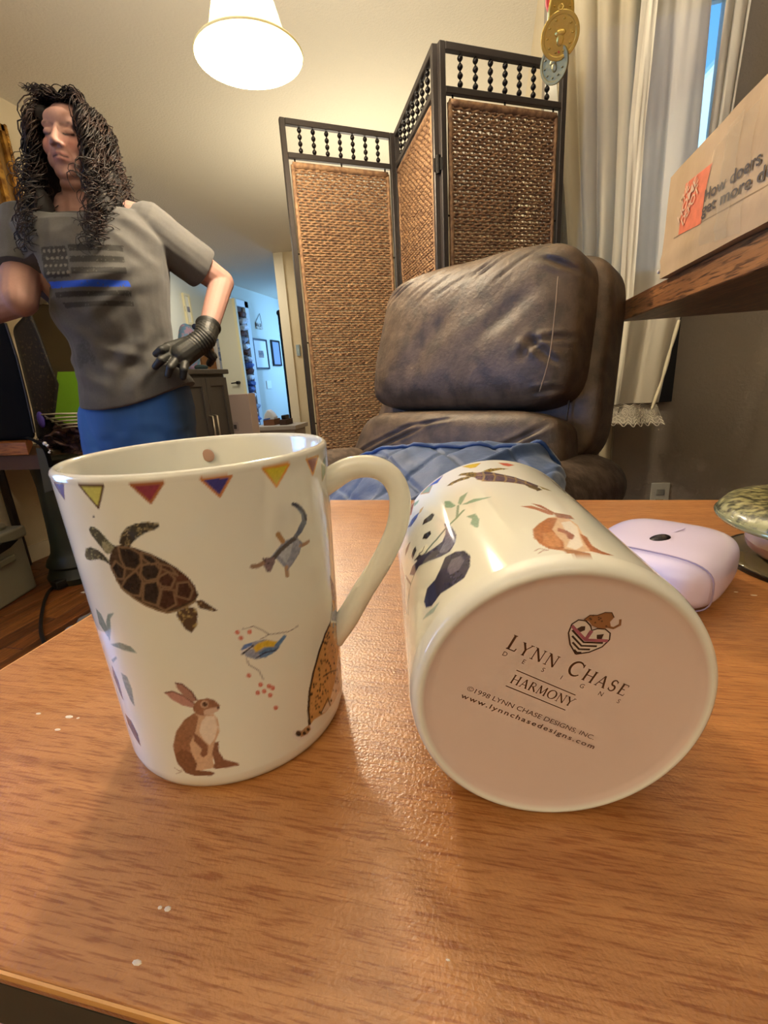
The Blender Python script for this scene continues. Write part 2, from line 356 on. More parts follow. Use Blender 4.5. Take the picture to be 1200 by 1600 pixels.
DECALS_STANDING = [('3e3830',0,0,[-89.3,82.28,-87.58,84.68,-84.39,86.71,-80.91,87.63,-78.71,87.73,-76.57,87.82,-74.79,87.57,-73.02,87.3,-72.87,86.48,-74.79,85.65,-77.93,85.09,-80.92,84.01,-83.71,82.58,-85.29,81.39,-88.31,81.81]),
('9a8a66',0,0,[-80.94,86.96,-81.21,86.79,-81.5,86.86,-81.42,87.09,-81.07,87.15]),
('9a8a66',0,0,[-84.45,84.51,-84.77,84.3,-85.13,84.38,-85.03,84.64,-84.6,84.72]),
('9a8a66',0,0,[-85.49,81.89,-85.93,81.6,-86.43,81.71,-86.28,82.06,-85.7,82.17]),
('9a8a66',0,0,[-84.22,86.01,-84.61,85.76,-85.04,85.86,-84.91,86.17,-84.41,86.27]),
('9a8a66',0,0,[-73.94,87.13,-74.27,86.9,-74.65,87.02,-74.55,87.32,-74.11,87.39]),
('9a8a66',0,0,[-85.0,84.93,-85.29,84.75,-85.61,84.82,-85.52,85.05,-85.14,85.12]),
('9a8a66',0,0,[-78.94,85.95,-79.35,85.67,-79.81,85.8,-79.68,86.15,-79.15,86.24]),
('9a8a66',0,0,[-81.68,84.04,-82.02,83.82,-82.4,83.91,-82.29,84.2,-81.85,84.28]),
('9a8a66',0,0,[-84.66,86.05,-85.09,85.77,-85.56,85.88,-85.42,86.23,-84.87,86.33]),
('9a8a66',0,0,[-77.86,86.04,-78.19,85.81,-78.57,85.92,-78.47,86.21,-78.03,86.29]),
('9a8a66',0,0,[-80.12,85.7,-80.55,85.41,-81.03,85.54,-80.9,85.91,-80.33,86.01]),
('9a8a66',0,0,[-84.54,85.33,-84.85,85.13,-85.2,85.21,-85.1,85.46,-84.69,85.53]),
('9a8a66',0,0,[-77.79,86.06,-78.1,85.86,-78.44,85.95,-78.35,86.22,-77.95,86.29]),
('9a8a66',0,0,[-76.26,85.71,-76.6,85.48,-76.97,85.59,-76.87,85.89,-76.43,85.96]),
('9a8a66',0,0,[-73.74,87.03,-73.98,86.86,-74.26,86.94,-74.19,87.16,-73.87,87.22]),
('9a8a66',0,0,[-84.87,82.98,-85.27,82.72,-85.71,82.82,-85.58,83.14,-85.06,83.24]),
('9a8a66',0,0,[-83.7,85.86,-84.0,85.67,-84.33,85.75,-84.24,85.99,-83.85,86.06]),
('9a8a66',0,0,[-75.29,85.84,-75.56,85.66,-75.87,85.75,-75.79,85.99,-75.43,86.05]),
('9a8a66',0,0,[-80.14,87.06,-80.46,86.85,-80.82,86.94,-80.72,87.21,-80.3,87.29]),
('9a8a66',0,0,[-85.91,82.86,-86.26,82.64,-86.65,82.72,-86.53,83.0,-86.08,83.09]),
('9a8a66',0,0,[-76.96,86.86,-77.2,86.69,-77.48,86.77,-77.41,86.99,-77.08,87.05]),
('9a8a66',0,0,[-79.62,86.31,-80.05,86.02,-80.53,86.15,-80.39,86.51,-79.83,86.61]),
('9a8a66',0,0,[-85.87,84.57,-86.3,84.29,-86.78,84.4,-86.64,84.74,-86.08,84.84]),
('9a8a66',0,0,[-79.9,86.36,-80.22,86.15,-80.59,86.24,-80.49,86.52,-80.06,86.59]),
('9a8a66',0,0,[-84.85,82.14,-85.29,81.86,-85.78,81.97,-85.63,82.32,-85.06,82.43]),
('9a8a66',0,0,[-83.21,86.44,-83.52,86.24,-83.85,86.33,-83.75,86.57,-83.36,86.64]),
('9a8a66',0,0,[-85.21,82.27,-85.52,82.08,-85.85,82.16,-85.75,82.4,-85.36,82.47]),
('9a8a66',0,0,[-76.93,86.08,-77.32,85.81,-77.78,85.94,-77.66,86.29,-77.13,86.38]),
('9a8a66',0,0,[-72.82,87.15,-73.21,86.88,-73.66,87.02,-73.54,87.37,-73.03,87.46]),
('9a8a66',0,0,[-88.31,82.08,-88.63,81.88,-88.98,81.95,-88.87,82.19,-88.46,82.27]),
('9a8a66',0,0,[-74.01,86.95,-74.38,86.69,-74.8,86.82,-74.69,87.15,-74.2,87.23]),
('9a8a66',0,0,[-85.11,83.61,-85.45,83.39,-85.82,83.48,-85.71,83.75,-85.27,83.83]),
('9a8a66',0,0,[-80.74,84.5,-81.0,84.33,-81.29,84.41,-81.21,84.63,-80.87,84.69]),
('9a8a66',0,0,[-87.52,84.14,-87.91,83.89,-88.34,83.98,-88.21,84.28,-87.7,84.37]),
('9a8a66',0,0,[-85.17,85.67,-85.59,85.4,-86.06,85.51,-85.92,85.85,-85.37,85.95]),
('9a8a66',0,0,[-86.58,84.48,-86.94,84.25,-87.34,84.34,-87.22,84.62,-86.75,84.7]),
('9a8a66',0,0,[-75.74,85.75,-76.02,85.56,-76.33,85.65,-76.25,85.9,-75.89,85.96]),
('9a8a66',0,0,[-79.77,85.09,-80.17,84.82,-80.62,84.94,-80.5,85.29,-79.97,85.38]),
('9a8a66',0,0,[-75.25,87.33,-75.63,87.06,-76.07,87.19,-75.96,87.53,-75.45,87.62]),
('9a8a66',0,0,[-84.12,86.06,-84.55,85.78,-85.02,85.9,-84.89,86.24,-84.33,86.34]),
('9a8a66',0,0,[-86.23,82.25,-86.55,82.05,-86.9,82.12,-86.79,82.37,-86.38,82.45]),
('9a8a66',0,0,[-85.45,84.8,-85.79,84.58,-86.17,84.67,-86.06,84.94,-85.61,85.02]),
('9a8a66',0,0,[-76.13,87.77,-76.42,87.57,-76.75,87.66,-76.66,87.92,-76.28,87.99]),
('9a8a66',0,0,[-79.45,84.73,-79.83,84.48,-80.25,84.59,-80.13,84.92,-79.64,85.0]),
('9a8a66',0,0,[-79.46,87.44,-79.75,87.24,-80.07,87.33,-79.98,87.58,-79.6,87.65]),
('45463c',0,0,[-102.17,85.76,-100.74,86.56,-98.74,86.52,-96.63,85.59,-94.69,83.85,-93.16,82.51,-91.05,81.35,-93.96,79.75,-96.02,79.05,-97.42,80.22,-99.26,81.97,-100.5,83.13,-101.77,84.27]),
('8b8a6c',0,0,[-95.15,81.61,-95.6,81.36,-96.08,81.43,-95.93,81.72,-95.35,81.83]),
('8b8a6c',0,0,[-92.87,82.17,-93.26,81.94,-93.67,82.01,-93.54,82.28,-93.05,82.37]),
('8b8a6c',0,0,[-99.63,85.98,-100.01,85.79,-100.43,85.83,-100.29,86.06,-99.8,86.15]),
('8b8a6c',0,0,[-94.52,84.13,-94.96,83.89,-95.43,83.96,-95.28,84.25,-94.72,84.35]),
('8b8a6c',0,0,[-92.96,80.71,-93.42,80.44,-93.93,80.53,-93.77,80.85,-93.17,80.96]),
('8b8a6c',0,0,[-95.0,83.01,-95.43,82.77,-95.9,82.84,-95.75,83.12,-95.19,83.23]),
('8b8a6c',0,0,[-91.43,81.07,-91.91,80.78,-92.43,80.87,-92.27,81.22,-91.65,81.34]),
('8b8a6c',0,0,[-94.78,81.09,-95.23,80.84,-95.71,80.91,-95.55,81.2,-94.98,81.32]),
('8b8a6c',0,0,[-96.42,79.84,-96.91,79.57,-97.43,79.64,-97.26,79.95,-96.64,80.08]),
('8b8a6c',0,0,[-97.69,84.94,-98.1,84.72,-98.54,84.78,-98.39,85.03,-97.87,85.13]),
('8b8a6c',0,0,[-98.95,83.49,-99.3,83.31,-99.67,83.36,-99.55,83.56,-99.1,83.65]),
('8b8a6c',0,0,[-94.09,82.12,-94.47,81.9,-94.88,81.97,-94.75,82.22,-94.26,82.32]),
('8b8a6c',0,0,[-99.01,86.12,-99.59,85.82,-100.22,85.9,-100.02,86.24,-99.27,86.38]),
('8b8a6c',0,0,[-101.09,84.57,-101.52,84.36,-101.98,84.4,-101.82,84.64,-101.27,84.74]),
('8b8a6c',0,0,[-98.87,84.36,-99.44,84.06,-100.07,84.14,-99.86,84.48,-99.12,84.62]),
('8b8a6c',0,0,[-93.86,82.65,-94.36,82.36,-94.91,82.44,-94.73,82.79,-94.08,82.91]),
('8d8b70',0,0.2,[-96.79,82.69,-93.25,82.33,-91.99,81.15,-94.35,79.43,-96.46,79.34,-97.64,81.13]),
('45443b',0,0,[-110.21,77.64,-107.92,79.79,-104.19,80.6,-100.39,80.06,-97.86,78.96,-96.18,77.18,-95.88,75.94,-98.3,77.06,-101.35,77.36,-107.13,76.48,-110.02,76.57]),
('8b8a6c',0,0,[-104.85,77.81,-105.34,77.58,-105.86,77.61,-105.68,77.86,-105.06,77.98]),
('8b8a6c',0,0,[-102.51,80.1,-102.92,79.89,-103.36,79.93,-103.21,80.15,-102.69,80.26]),
('8b8a6c',0,0,[-95.97,77.48,-96.47,77.2,-97.0,77.27,-96.83,77.6,-96.19,77.72]),
('8b8a6c',0,0,[-96.22,77.38,-96.67,77.12,-97.16,77.19,-97.0,77.48,-96.42,77.6]),
('8b8a6c',0,0,[-98.73,77.22,-99.22,76.95,-99.75,77.01,-99.57,77.31,-98.94,77.44]),
('8b8a6c',0,0,[-106.66,79.53,-107.44,79.18,-108.27,79.21,-107.98,79.58,-106.99,79.77]),
('8b8a6c',0,0,[-104.28,78.56,-104.92,78.25,-105.61,78.29,-105.37,78.62,-104.55,78.79]),
('8b8a6c',0,0,[-102.46,78.53,-102.86,78.33,-103.3,78.36,-103.15,78.59,-102.63,78.69]),
('8b8a6c',0,0,[-99.92,78.43,-100.47,78.14,-101.07,78.2,-100.87,78.52,-100.16,78.67]),
('8b8a6c',0,0,[-107.85,77.03,-108.69,76.66,-109.6,76.67,-109.28,77.06,-108.2,77.28]),
('8b8a6c',0,0,[-104.35,77.21,-105.06,76.87,-105.82,76.91,-105.56,77.27,-104.65,77.46]),
('8b8a6c',0,0,[-96.39,77.67,-96.78,77.45,-97.21,77.5,-97.07,77.76,-96.56,77.86]),
('8b8a6c',0,0,[-98.31,77.86,-98.78,77.6,-99.3,77.66,-99.13,77.96,-98.52,78.08]),
('8b8a6c',0,0,[-101.0,78.0,-101.54,77.72,-102.12,77.77,-101.92,78.08,-101.23,78.22]),
('8b8a6c',0,0,[-103.86,79.59,-104.3,79.38,-104.77,79.41,-104.61,79.64,-104.05,79.75]),
('8b8a6c',0,0,[-96.39,77.87,-96.86,77.6,-97.37,77.67,-97.2,77.98,-96.6,78.1]),
('4a3b30',0,0.2,[-93.96,79.75,-91.12,81.65,-87.79,81.87,-85.54,81.48,-83.36,81.07,-80.91,80.33,-78.52,79.57,-76.27,78.51,-74.05,77.42,-72.08,76.22,-70.11,75.0,-68.61,73.63,-67.1,72.24,-66.2,70.89,-65.29,69.47,-64.46,66.56,-65.98,64.95,-68.87,63.83,-70.99,63.31,-73.13,62.75,-76.9,62.25,-80.36,63.1,-82.5,63.85,-84.7,64.57,-86.83,65.62,-89.03,66.63,-90.96,67.81,-92.96,68.95,-93.99,70.45,-95.03,71.84,-95.61,73.25,-96.19,74.66,-96.06,77.18]),
('55382d',0,0.15,[-76.23,75.99,-73.19,75.37,-70.2,74.7,-68.65,73.48,-67.1,72.24,-66.2,70.89,-65.29,69.47,-65.13,66.64,-67.24,65.1,-70.02,64.48,-72.84,63.81,-76.58,63.32,-80.02,64.17,-78.07,70.41]),
('2f2a28',0,0.2,[-89.48,80.93,-85.37,80.69,-82.68,79.36,-82.77,77.0,-85.41,75.42,-89.04,75.92,-89.88,78.04,-89.68,79.49]),
('7d6650',0.55,0,[-90.01,81.37,-85.22,81.09,-82.11,79.54,-82.21,76.79,-85.26,74.95,-89.5,75.54,-90.49,78.0,-90.01,81.37]),
('2f2a28',0,0.2,[-82.07,75.92,-77.96,76.6,-76.33,74.67,-78.16,72.59,-81.85,72.14,-83.26,73.79]),
('7d6650',0.55,0,[-82.43,76.18,-77.65,76.97,-75.76,74.73,-77.88,72.31,-82.18,71.79,-83.83,73.7,-82.43,76.18]),
('452f28',0,0.2,[-76.54,72.73,-73.62,73.66,-71.92,71.93,-73.67,69.84,-76.57,70.28,-77.49,71.69]),
('7d6650',0.55,0,[-76.8,72.9,-73.4,73.98,-71.43,71.96,-73.46,69.51,-76.84,70.05,-77.91,71.68,-76.8,72.9]),
('452f28',0,0.2,[-70.67,70.37,-67.36,70.37,-66.44,68.2,-68.13,65.94,-70.01,66.58,-71.91,67.19,-71.29,68.8]),
('7d6650',0.55,0,[-70.96,70.66,-67.11,70.65,-66.05,68.15,-68.0,65.53,-72.41,66.98,-70.96,70.66]),
('2f2a28',0,0.2,[-92.92,76.92,-91.47,76.03,-90.06,75.12,-91.63,72.63,-94.06,72.53,-94.73,73.87,-95.41,75.2]),
('7d6650',0.55,0,[-92.94,77.31,-89.64,75.22,-91.45,72.32,-94.28,72.2,-95.85,75.31,-92.94,77.31]),
('2f2a28',0,0.2,[-90.03,72.13,-87.8,73.22,-85.68,74.27,-84.93,72.97,-84.19,71.66,-85.3,69.86,-86.43,67.89,-89.44,68.12,-91.16,68.97,-92.94,69.8]),
('7d6650',0.55,0,[-90.37,72.36,-85.31,74.83,-83.59,71.8,-86.18,67.41,-89.67,67.68,-93.8,69.62,-90.37,72.36]),
('2f2a28',0,0.2,[-83.02,70.81,-80.72,71.05,-78.48,71.26,-78.15,68.67,-79.29,66.9,-80.46,65.09,-82.7,65.74,-85.0,66.36,-83.99,68.64]),
('7d6650',0.55,0,[-83.35,71.16,-78.09,71.69,-77.7,68.69,-80.37,64.53,-85.68,65.99,-83.35,71.16]),
('452f28',0,0.2,[-76.91,68.9,-73.24,68.39,-73.37,66.58,-73.5,64.75,-77.37,63.43,-79.45,64.43,-78.16,66.68]),
('7d6650',0.55,0,[-77.05,69.36,-72.79,68.77,-73.08,64.55,-77.59,63.01,-80.02,64.17,-77.05,69.36]),
('2f2a28',0,0.2,[-81.2,79.58,-78.07,78.7,-76.36,77.06,-78.78,76.62,-80.99,78.0]),
('7d6650',0.55,0,[-81.55,79.83,-77.9,78.82,-75.93,76.9,-78.73,76.4,-81.31,78.0,-81.55,79.83]),
('452f28',0,0.2,[-75.65,76.35,-72.27,75.36,-70.74,73.11,-73.03,74.07,-74.97,74.98]),
('7d6650',0.55,0,[-76.03,76.6,-72.1,75.45,-70.32,72.83,-72.98,73.95,-75.24,75.01,-76.03,76.6]),
('8a7458',0.6,0,[-95.03,71.84,-92.96,68.95,-89.03,66.63,-84.7,64.57,-80.36,63.1,-76.9,62.25,-73.13,62.75,-68.87,63.83,-65.98,64.95]),
('5a4738',0,0,[-65.98,64.95,-63.79,65.05,-61.6,63.31,-60.19,62.19,-58.77,61.05,-59.96,60.88,-62.8,61.88,-65.06,62.69]),
('a08a66',0,0,[-64.68,63.87,-65.02,63.6,-65.42,63.76,-65.33,64.14,-64.87,64.2]),
('a08a66',0,0,[-60.41,61.62,-60.66,61.42,-60.96,61.56,-60.9,61.84,-60.55,61.88]),
('a08a66',0,0,[-63.11,62.78,-63.33,62.61,-63.58,62.72,-63.52,62.96,-63.24,62.99]),
('a08a66',0,0,[-60.4,61.45,-60.65,61.25,-60.95,61.39,-60.89,61.67,-60.55,61.71]),
('a08a66',0,0,[-60.77,61.77,-61.08,61.53,-61.46,61.7,-61.38,62.05,-60.95,62.09]),
('a08a66',0,0,[-61.38,61.67,-61.63,61.47,-61.94,61.61,-61.87,61.89,-61.53,61.93]),
('a08a66',0,0,[-63.68,64.0,-64.03,63.73,-64.43,63.9,-64.34,64.28,-63.88,64.34]),
('a08a66',0,0,[-64.4,64.79,-64.64,64.6,-64.92,64.72,-64.86,64.99,-64.54,65.03]),
('5a4738',0,0,[-73.23,62.4,-69.39,63.52,-66.5,62.86,-66.08,60.99,-66.73,59.24,-67.4,57.47,-69.65,55.63,-71.61,56.78,-72.79,59.09,-73.97,61.36]),
('a8935f',0,0,[-66.85,57.98,-67.29,57.63,-67.81,57.84,-67.68,58.33,-67.09,58.41]),
('a8935f',0,0,[-69.25,62.62,-69.58,62.35,-69.97,62.5,-69.88,62.86,-69.43,62.94]),
('a8935f',0,0,[-71.99,61.85,-72.43,61.49,-72.94,61.68,-72.81,62.15,-72.23,62.25]),
('a8935f',0,0,[-71.68,59.28,-72.09,58.95,-72.56,59.12,-72.44,59.56,-71.9,59.65]),
('a8935f',0,0,[-66.62,61.83,-67.02,61.51,-67.49,61.7,-67.38,62.14,-66.84,62.22]),
('a8935f',0,0,[-71.97,62.14,-72.26,61.92,-72.58,62.04,-72.5,62.34,-72.12,62.4]),
('a8935f',0,0,[-70.9,61.1,-71.36,60.72,-71.9,60.93,-71.77,61.42,-71.15,61.53]),
('a8935f',0,0,[-68.77,60.61,-69.23,60.24,-69.77,60.45,-69.64,60.95,-69.02,61.05]),
('a8935f',0,0,[-71.86,62.06,-72.33,61.69,-72.86,61.89,-72.73,62.38,-72.11,62.49]),
('a8935f',0,0,[-67.2,57.74,-67.59,57.42,-68.06,57.61,-67.95,58.05,-67.42,58.13]),
('a8935f',0,0,[-66.62,62.42,-66.92,62.18,-67.27,62.32,-67.19,62.65,-66.78,62.71]),
('a8935f',0,0,[-72.77,60.06,-73.16,59.75,-73.61,59.91,-73.5,60.32,-72.98,60.42]),
('a8935f',0,0,[-69.33,60.68,-69.75,60.35,-70.23,60.54,-70.11,60.99,-69.56,61.08]),
('a8935f',0,0,[-67.95,57.39,-68.22,57.17,-68.55,57.3,-68.47,57.6,-68.1,57.66]),
('a8935f',0,0,[-72.18,62.06,-72.5,61.8,-72.87,61.93,-72.78,62.28,-72.35,62.35]),
('a8935f',0,0,[-68.77,61.94,-69.16,61.63,-69.61,61.81,-69.5,62.23,-68.98,62.31]),
('a8935f',0,0,[-70.87,60.81,-71.29,60.48,-71.76,60.66,-71.65,61.11,-71.1,61.2]),
('a8935f',0,0,[-65.97,61.67,-66.3,61.4,-66.69,61.56,-66.6,61.93,-66.16,61.99]),
('a8935f',0,0,[-67.8,57.59,-68.25,57.23,-68.78,57.44,-68.65,57.94,-68.05,58.03]),
('a8935f',0,0,[-69.13,63.17,-69.45,62.91,-69.83,63.06,-69.74,63.41,-69.31,63.48]),
('a8935f',0,0,[-68.14,60.32,-68.43,60.08,-68.78,60.22,-68.69,60.54,-68.3,60.6]),
('a8935f',0,0,[-70.91,60.03,-71.25,59.75,-71.65,59.9,-71.55,60.27,-71.09,60.35]),
('8b9b90',0,0.12,[-115.3,60.6,-111.53,59.4,-110.6,57.65,-109.71,55.87,-110.24,53.81,-110.79,51.72,-112.99,52.85,-114.76,54.06,-116.76,55.2,-116.0,57.93]),
('8b9b90',0,0.12,[-105.89,60.35,-101.58,61.31,-105.16,58.94,-106.18,56.87,-107.27,54.75,-109.1,52.65,-111.14,50.45,-111.27,53.21,-110.04,55.42,-108.89,57.57]),
('8b9b90',0,0.12,[-111.37,49.6,-103.2,51.68,-100.09,51.47,-97.25,51.16,-94.68,49.33,-100.17,49.22,-106.05,49.46]),
('8b9b90',0,0.12,[-109.11,40.43,-105.13,39.87,-104.64,37.89,-104.14,35.88,-105.04,32.5,-105.98,29.03,-107.95,30.73,-108.73,33.14,-109.53,35.51,-109.32,37.99]),
('8b9b90',0,0.12,[-115.28,43.34,-109.08,46.04,-109.08,45.23,-114.36,42.49]),
('3d3634',0,0,[-116.95,41.21,-115.64,38.6,-114.42,35.94,-114.82,32.13,-115.24,28.24,-117.11,29.88,-118.2,33.07,-119.38,36.2,-118.09,38.75]),
('43322a',0,0.2,[-119.09,22.69,-113.44,21.58,-111.97,19.53,-110.59,17.41,-110.91,14.89,-111.23,12.33,-115.01,14.54,-117.11,16.61,-119.6,18.51]),
('cfa98a',0,0.06,[-75.08,29.65,-71.92,28.37,-67.94,28.5,-66.53,26.14,-66.79,24.01,-67.04,21.86,-69.52,18.67,-70.2,16.52,-70.89,14.34,-72.26,11.74,-72.22,8.96,-74.65,8.81,-77.13,8.59,-80.73,7.54,-83.72,7.96,-86.85,8.25,-88.06,10.02,-89.28,11.77,-89.11,14.55,-88.94,17.29,-87.21,20.12,-85.55,22.87,-82.89,25.14,-80.37,27.3,-77.68,28.52]),
('e3d2c0',0,0.04,[-71.02,28.02,-67.67,27.6,-67.49,25.64,-67.32,23.66,-68.45,21.63,-69.6,19.57,-72.13,17.64,-74.19,19.61,-75.21,22.77,-73.51,26.12]),
('93664a',0,0.12,[-75.62,29.52,-74.2,28.06,-75.55,25.49,-76.94,22.87,-78.74,20.73,-80.6,18.54,-80.96,15.84,-81.33,13.11,-81.45,10.81,-81.58,8.48,-86.24,8.3,-87.75,10.05,-89.28,11.77,-89.11,14.55,-88.94,17.29,-87.21,20.12,-85.55,22.87,-82.89,25.14,-80.37,27.3,-77.96,28.44]),
('7f5238',0,0.12,[-88.84,14.11,-84.78,16.48,-80.79,14.94,-80.18,12.88,-79.57,10.8,-81.15,8.01,-83.68,8.1,-86.3,8.1,-88.89,10.41]),
('8a5d45',0,0.1,[-77.96,22.91,-75.04,20.29,-72.9,17.44,-74.04,14.2,-76.11,13.16,-77.27,14.4,-75.87,16.41,-77.15,17.92,-78.43,19.39]),
('8a5d45',0,0.1,[-72.95,9.03,-71.77,10.77,-71.9,14.45,-70.9,16.38,-69.92,18.28,-68.14,18.48,-68.98,15.0,-67.42,11.56,-64.73,10.39,-62.04,9.13,-61.63,8.1,-66.09,8.27,-68.95,8.36,-71.84,8.36]),
('7d5138',0,0.1,[-87.3,8.69,-83.79,8.66,-80.46,8.48,-77.25,8.17,-74.13,7.74,-72.44,6.83,-74.34,6.06,-78.2,6.28,-82.22,6.3,-86.01,7.18]),
('b5857a',0,0.06,[-86.19,36.62,-82.58,37.2,-80.48,36.46,-78.43,35.67,-76.56,34.27,-74.72,32.83,-75.91,31.39,-79.9,32.38,-81.92,33.44,-83.99,34.46]),
('7a5345',0.5,0,[-86.19,36.62,-82.58,37.2,-78.43,35.67,-74.72,32.83]),
('a57a6c',0,0.06,[-80.49,39.97,-77.8,39.57,-76.22,38.16,-74.65,36.71,-73.3,33.72,-75.07,33.35,-76.74,34.53,-78.43,35.67,-80.27,38.01]),
('6d4a40',0.5,0,[-80.49,39.97,-77.8,39.57,-74.65,36.71,-73.3,33.72]),
('96694f',0,0.1,[-75.39,32.2,-72.97,33.86,-69.01,34.11,-66.36,33.08,-64.72,30.97,-65.57,29.42,-68.42,28.56,-71.96,28.21,-74.77,28.95,-75.84,30.55]),
('d0b09a',0,0,[-71.46,30.19,-67.92,30.62,-64.82,30.57,-65.61,29.25,-68.44,28.48,-71.92,28.37]),
('caa58c',0,0,[-69.06,31.94,-69.77,31.02,-71.02,30.74,-72.07,31.27,-72.29,32.3,-71.56,33.23,-70.32,33.51,-69.29,32.98]),
('4a2c20',0,0,[-69.53,32.0,-69.99,31.4,-70.8,31.22,-71.48,31.56,-71.62,32.23,-71.15,32.83,-70.35,33.02,-69.68,32.67]),
('5a3c34',0,0,[-65.01,30.17,-65.25,29.85,-65.68,29.78,-66.05,29.98,-66.13,30.35,-65.89,30.68,-65.45,30.76,-65.09,30.55]),
('a88a78',0.25,0,[-91.22,8.75,-89.42,7.83,-87.46,8.2]),
('a88a78',0.25,0,[-91.18,6.39,-87.62,7.72]),
('3f4f9a',0,0.06,[-120.53,97.07,-110.4,97.33,-111.9,95.22,-113.57,93.04,-117.33,94.95]),
('5a4a70',0.3,0,[-120.53,97.07,-110.4,97.33,-113.57,93.04,-117.33,94.95,-120.53,97.07]),
('c3c065',0,0.06,[-100.51,97.52,-94.58,97.56,-89.43,97.52,-91.71,94.67,-94.17,91.73,-97.23,94.65]),
('5a4030',0.6,0,[-100.51,97.52,-89.43,97.52,-94.17,91.73,-100.51,97.52]),
('8a3344',0,0.06,[-79.48,97.57,-73.89,97.5,-68.52,97.37,-71.22,95.0,-74.01,92.59,-76.74,95.11]),
('a86a3c',0.6,0,[-79.48,97.57,-68.52,97.37,-74.01,92.59,-79.48,97.57]),
('443f86',0,0.06,[-56.53,97.32,-51.47,97.24,-46.22,97.1,-48.74,94.68,-51.26,92.25,-53.94,94.83]),
('c98348',0.6,0,[-56.53,97.32,-46.22,97.1,-51.26,92.25,-56.53,97.32]),
('cdbf3c',0,0.06,[-34.36,97.53,-28.68,97.43,-22.23,97.25,-25.98,94.6,-29.51,91.95,-32.01,94.79]),
('d99a3c',0.7,0,[-34.36,97.53,-22.23,97.25,-29.51,91.95,-34.36,97.53]),
('9a5f58',0,0.06,[-11.88,97.16,-7.08,97.08,-1.06,96.9,-4.7,94.39,-7.86,91.87,-9.96,94.56]),
('d99a4c',0.6,0,[-11.88,97.16,-1.06,96.9,-7.86,91.87,-11.88,97.16]),
('8fa080',0,0.06,[1.52,93.74,5.68,94.9,11.92,95.92,9.33,93.08,7.26,90.2,1.38,88.51,1.45,91.14]),
('c0a870',0.3,0,[1.52,93.74,11.92,95.92,7.26,90.2,1.38,88.51,1.52,93.74]),
('3a3a44',0,0,[-96.98,89.42,-97.42,89.15,-98.02,89.13,-98.18,89.38,-97.73,89.65,-97.13,89.66]),
('8b90a2',0,0.15,[-37.61,71.58,-35.56,72.67,-33.46,73.74,-31.31,74.8,-29.08,75.85,-26.19,75.99,-23.11,76.1,-19.46,73.1,-20.61,71.79,-21.75,70.47,-23.91,69.35,-25.98,68.17,-29.0,66.82,-30.8,68.79,-33.36,71.5,-36.37,70.99]),
('a9adba',0,0.1,[-32.53,72.87,-30.05,73.87,-27.47,74.84,-24.43,74.2,-25.75,72.43,-27.06,70.65,-29.21,68.99,-30.91,71.0]),
('646a7a',0,0.15,[-23.02,85.8,-20.74,85.81,-17.24,83.76,-14.67,80.77,-15.52,78.39,-18.77,76.43,-22.49,75.15,-24.06,76.03,-21.43,77.66,-18.38,79.78,-18.41,81.82,-20.68,84.09]),
('3c3a44',1,0,[-22.51,85.71,-19.59,84.56,-16.62,82.3,-15.59,79.58]),
('453638',1.4,0,[-37.36,69.11,-35.18,71.62,-31.04,73.57,-26.21,74.92,-22.7,75.47]),
('7a6468',0,0.2,[-39.62,71.66,-37.87,72.83,-33.99,72.17,-34.06,70.71,-35.28,69.47,-36.48,68.17,-38.1,69.06]),
('9a7d66',1.3,0,[-43.57,71.43,-41.41,71.15,-39.15,71.5]),
('b08a5c',1.6,0,[-31.22,78.39,-30.34,77.1,-29.42,75.92]),
('a8876a',1.3,0,[-29.06,67.82,-29.05,65.16]),
('a8876a',1.2,0,[-20.61,72.52,-17.61,72.33,-15.09,72.53]),
('4a3a3c',0.5,0,[-38.89,72.77,-38.1,71.68]),
('3c2c30',0,0,[-36.51,70.82,-36.82,70.59,-37.32,70.7,-37.51,71.03,-37.21,71.26,-36.7,71.15]),
('7a7a8c',0.35,0,[-23.14,75.97,-19.46,73.1,-21.75,70.47,-25.98,68.17,-29.0,66.82]),
('8b95aa',0,0.12,[-52.87,47.49,-51.37,48.72,-47.46,48.78,-45.0,48.52,-42.47,48.21,-40.26,47.16,-37.98,46.06,-36.42,43.92,-39.69,42.74,-43.54,42.45,-47.59,42.88,-51.21,44.71]),
('d6b440',0,0.1,[-48.01,46.93,-45.62,47.89,-42.01,47.84,-39.76,46.93,-37.43,45.97,-39.01,44.67,-43.43,45.84,-47.16,45.11]),
('587ca6',0,0.2,[-46.04,44.64,-41.93,45.4,-39.47,44.57,-36.93,43.67,-39.08,43.04,-41.34,42.76,-43.54,42.45,-45.74,42.93]),
('587ca6',0,0.12,[-39.27,45.07,-36.66,46.13,-33.96,47.15,-32.65,46.38,-34.97,45.17,-37.23,43.93]),
('5a78b4',0,0.1,[-52.77,47.47,-50.88,48.76,-47.87,48.72,-48.49,47.54,-51.28,46.8]),
('e0e0e0',1,0,[-52.38,46.59,-48.77,47.13]),
('30303c',0.6,0,[-52.5,45.98,-47.9,47.54]),
('30303c',0.4,0,[-47.52,43.26,-43.25,44.0,-38.47,43.34]),
('8d857c',0.3,0,[-50.85,53.73,-46.53,53.63,-42.94,51.28,-40.68,49.3,-31.23,47.39,-26.3,47.71]),
('8d857c',0.3,0,[-51.13,44.13,-50.76,42.01,-47.11,38.97,-45.69,35.45]),
('8d857c',0.3,0,[-44.44,48.77,-40.68,49.3]),
('cf7763',0,0,[-52.14,52.94,-52.51,52.48,-53.19,52.4,-53.78,52.75,-53.93,53.33,-53.56,53.79,-52.89,53.87,-52.3,53.52]),
('e8b0a0',0,0,[-52.92,53.27,-53.15,53.1,-53.43,53.24,-53.38,53.5,-53.06,53.52]),
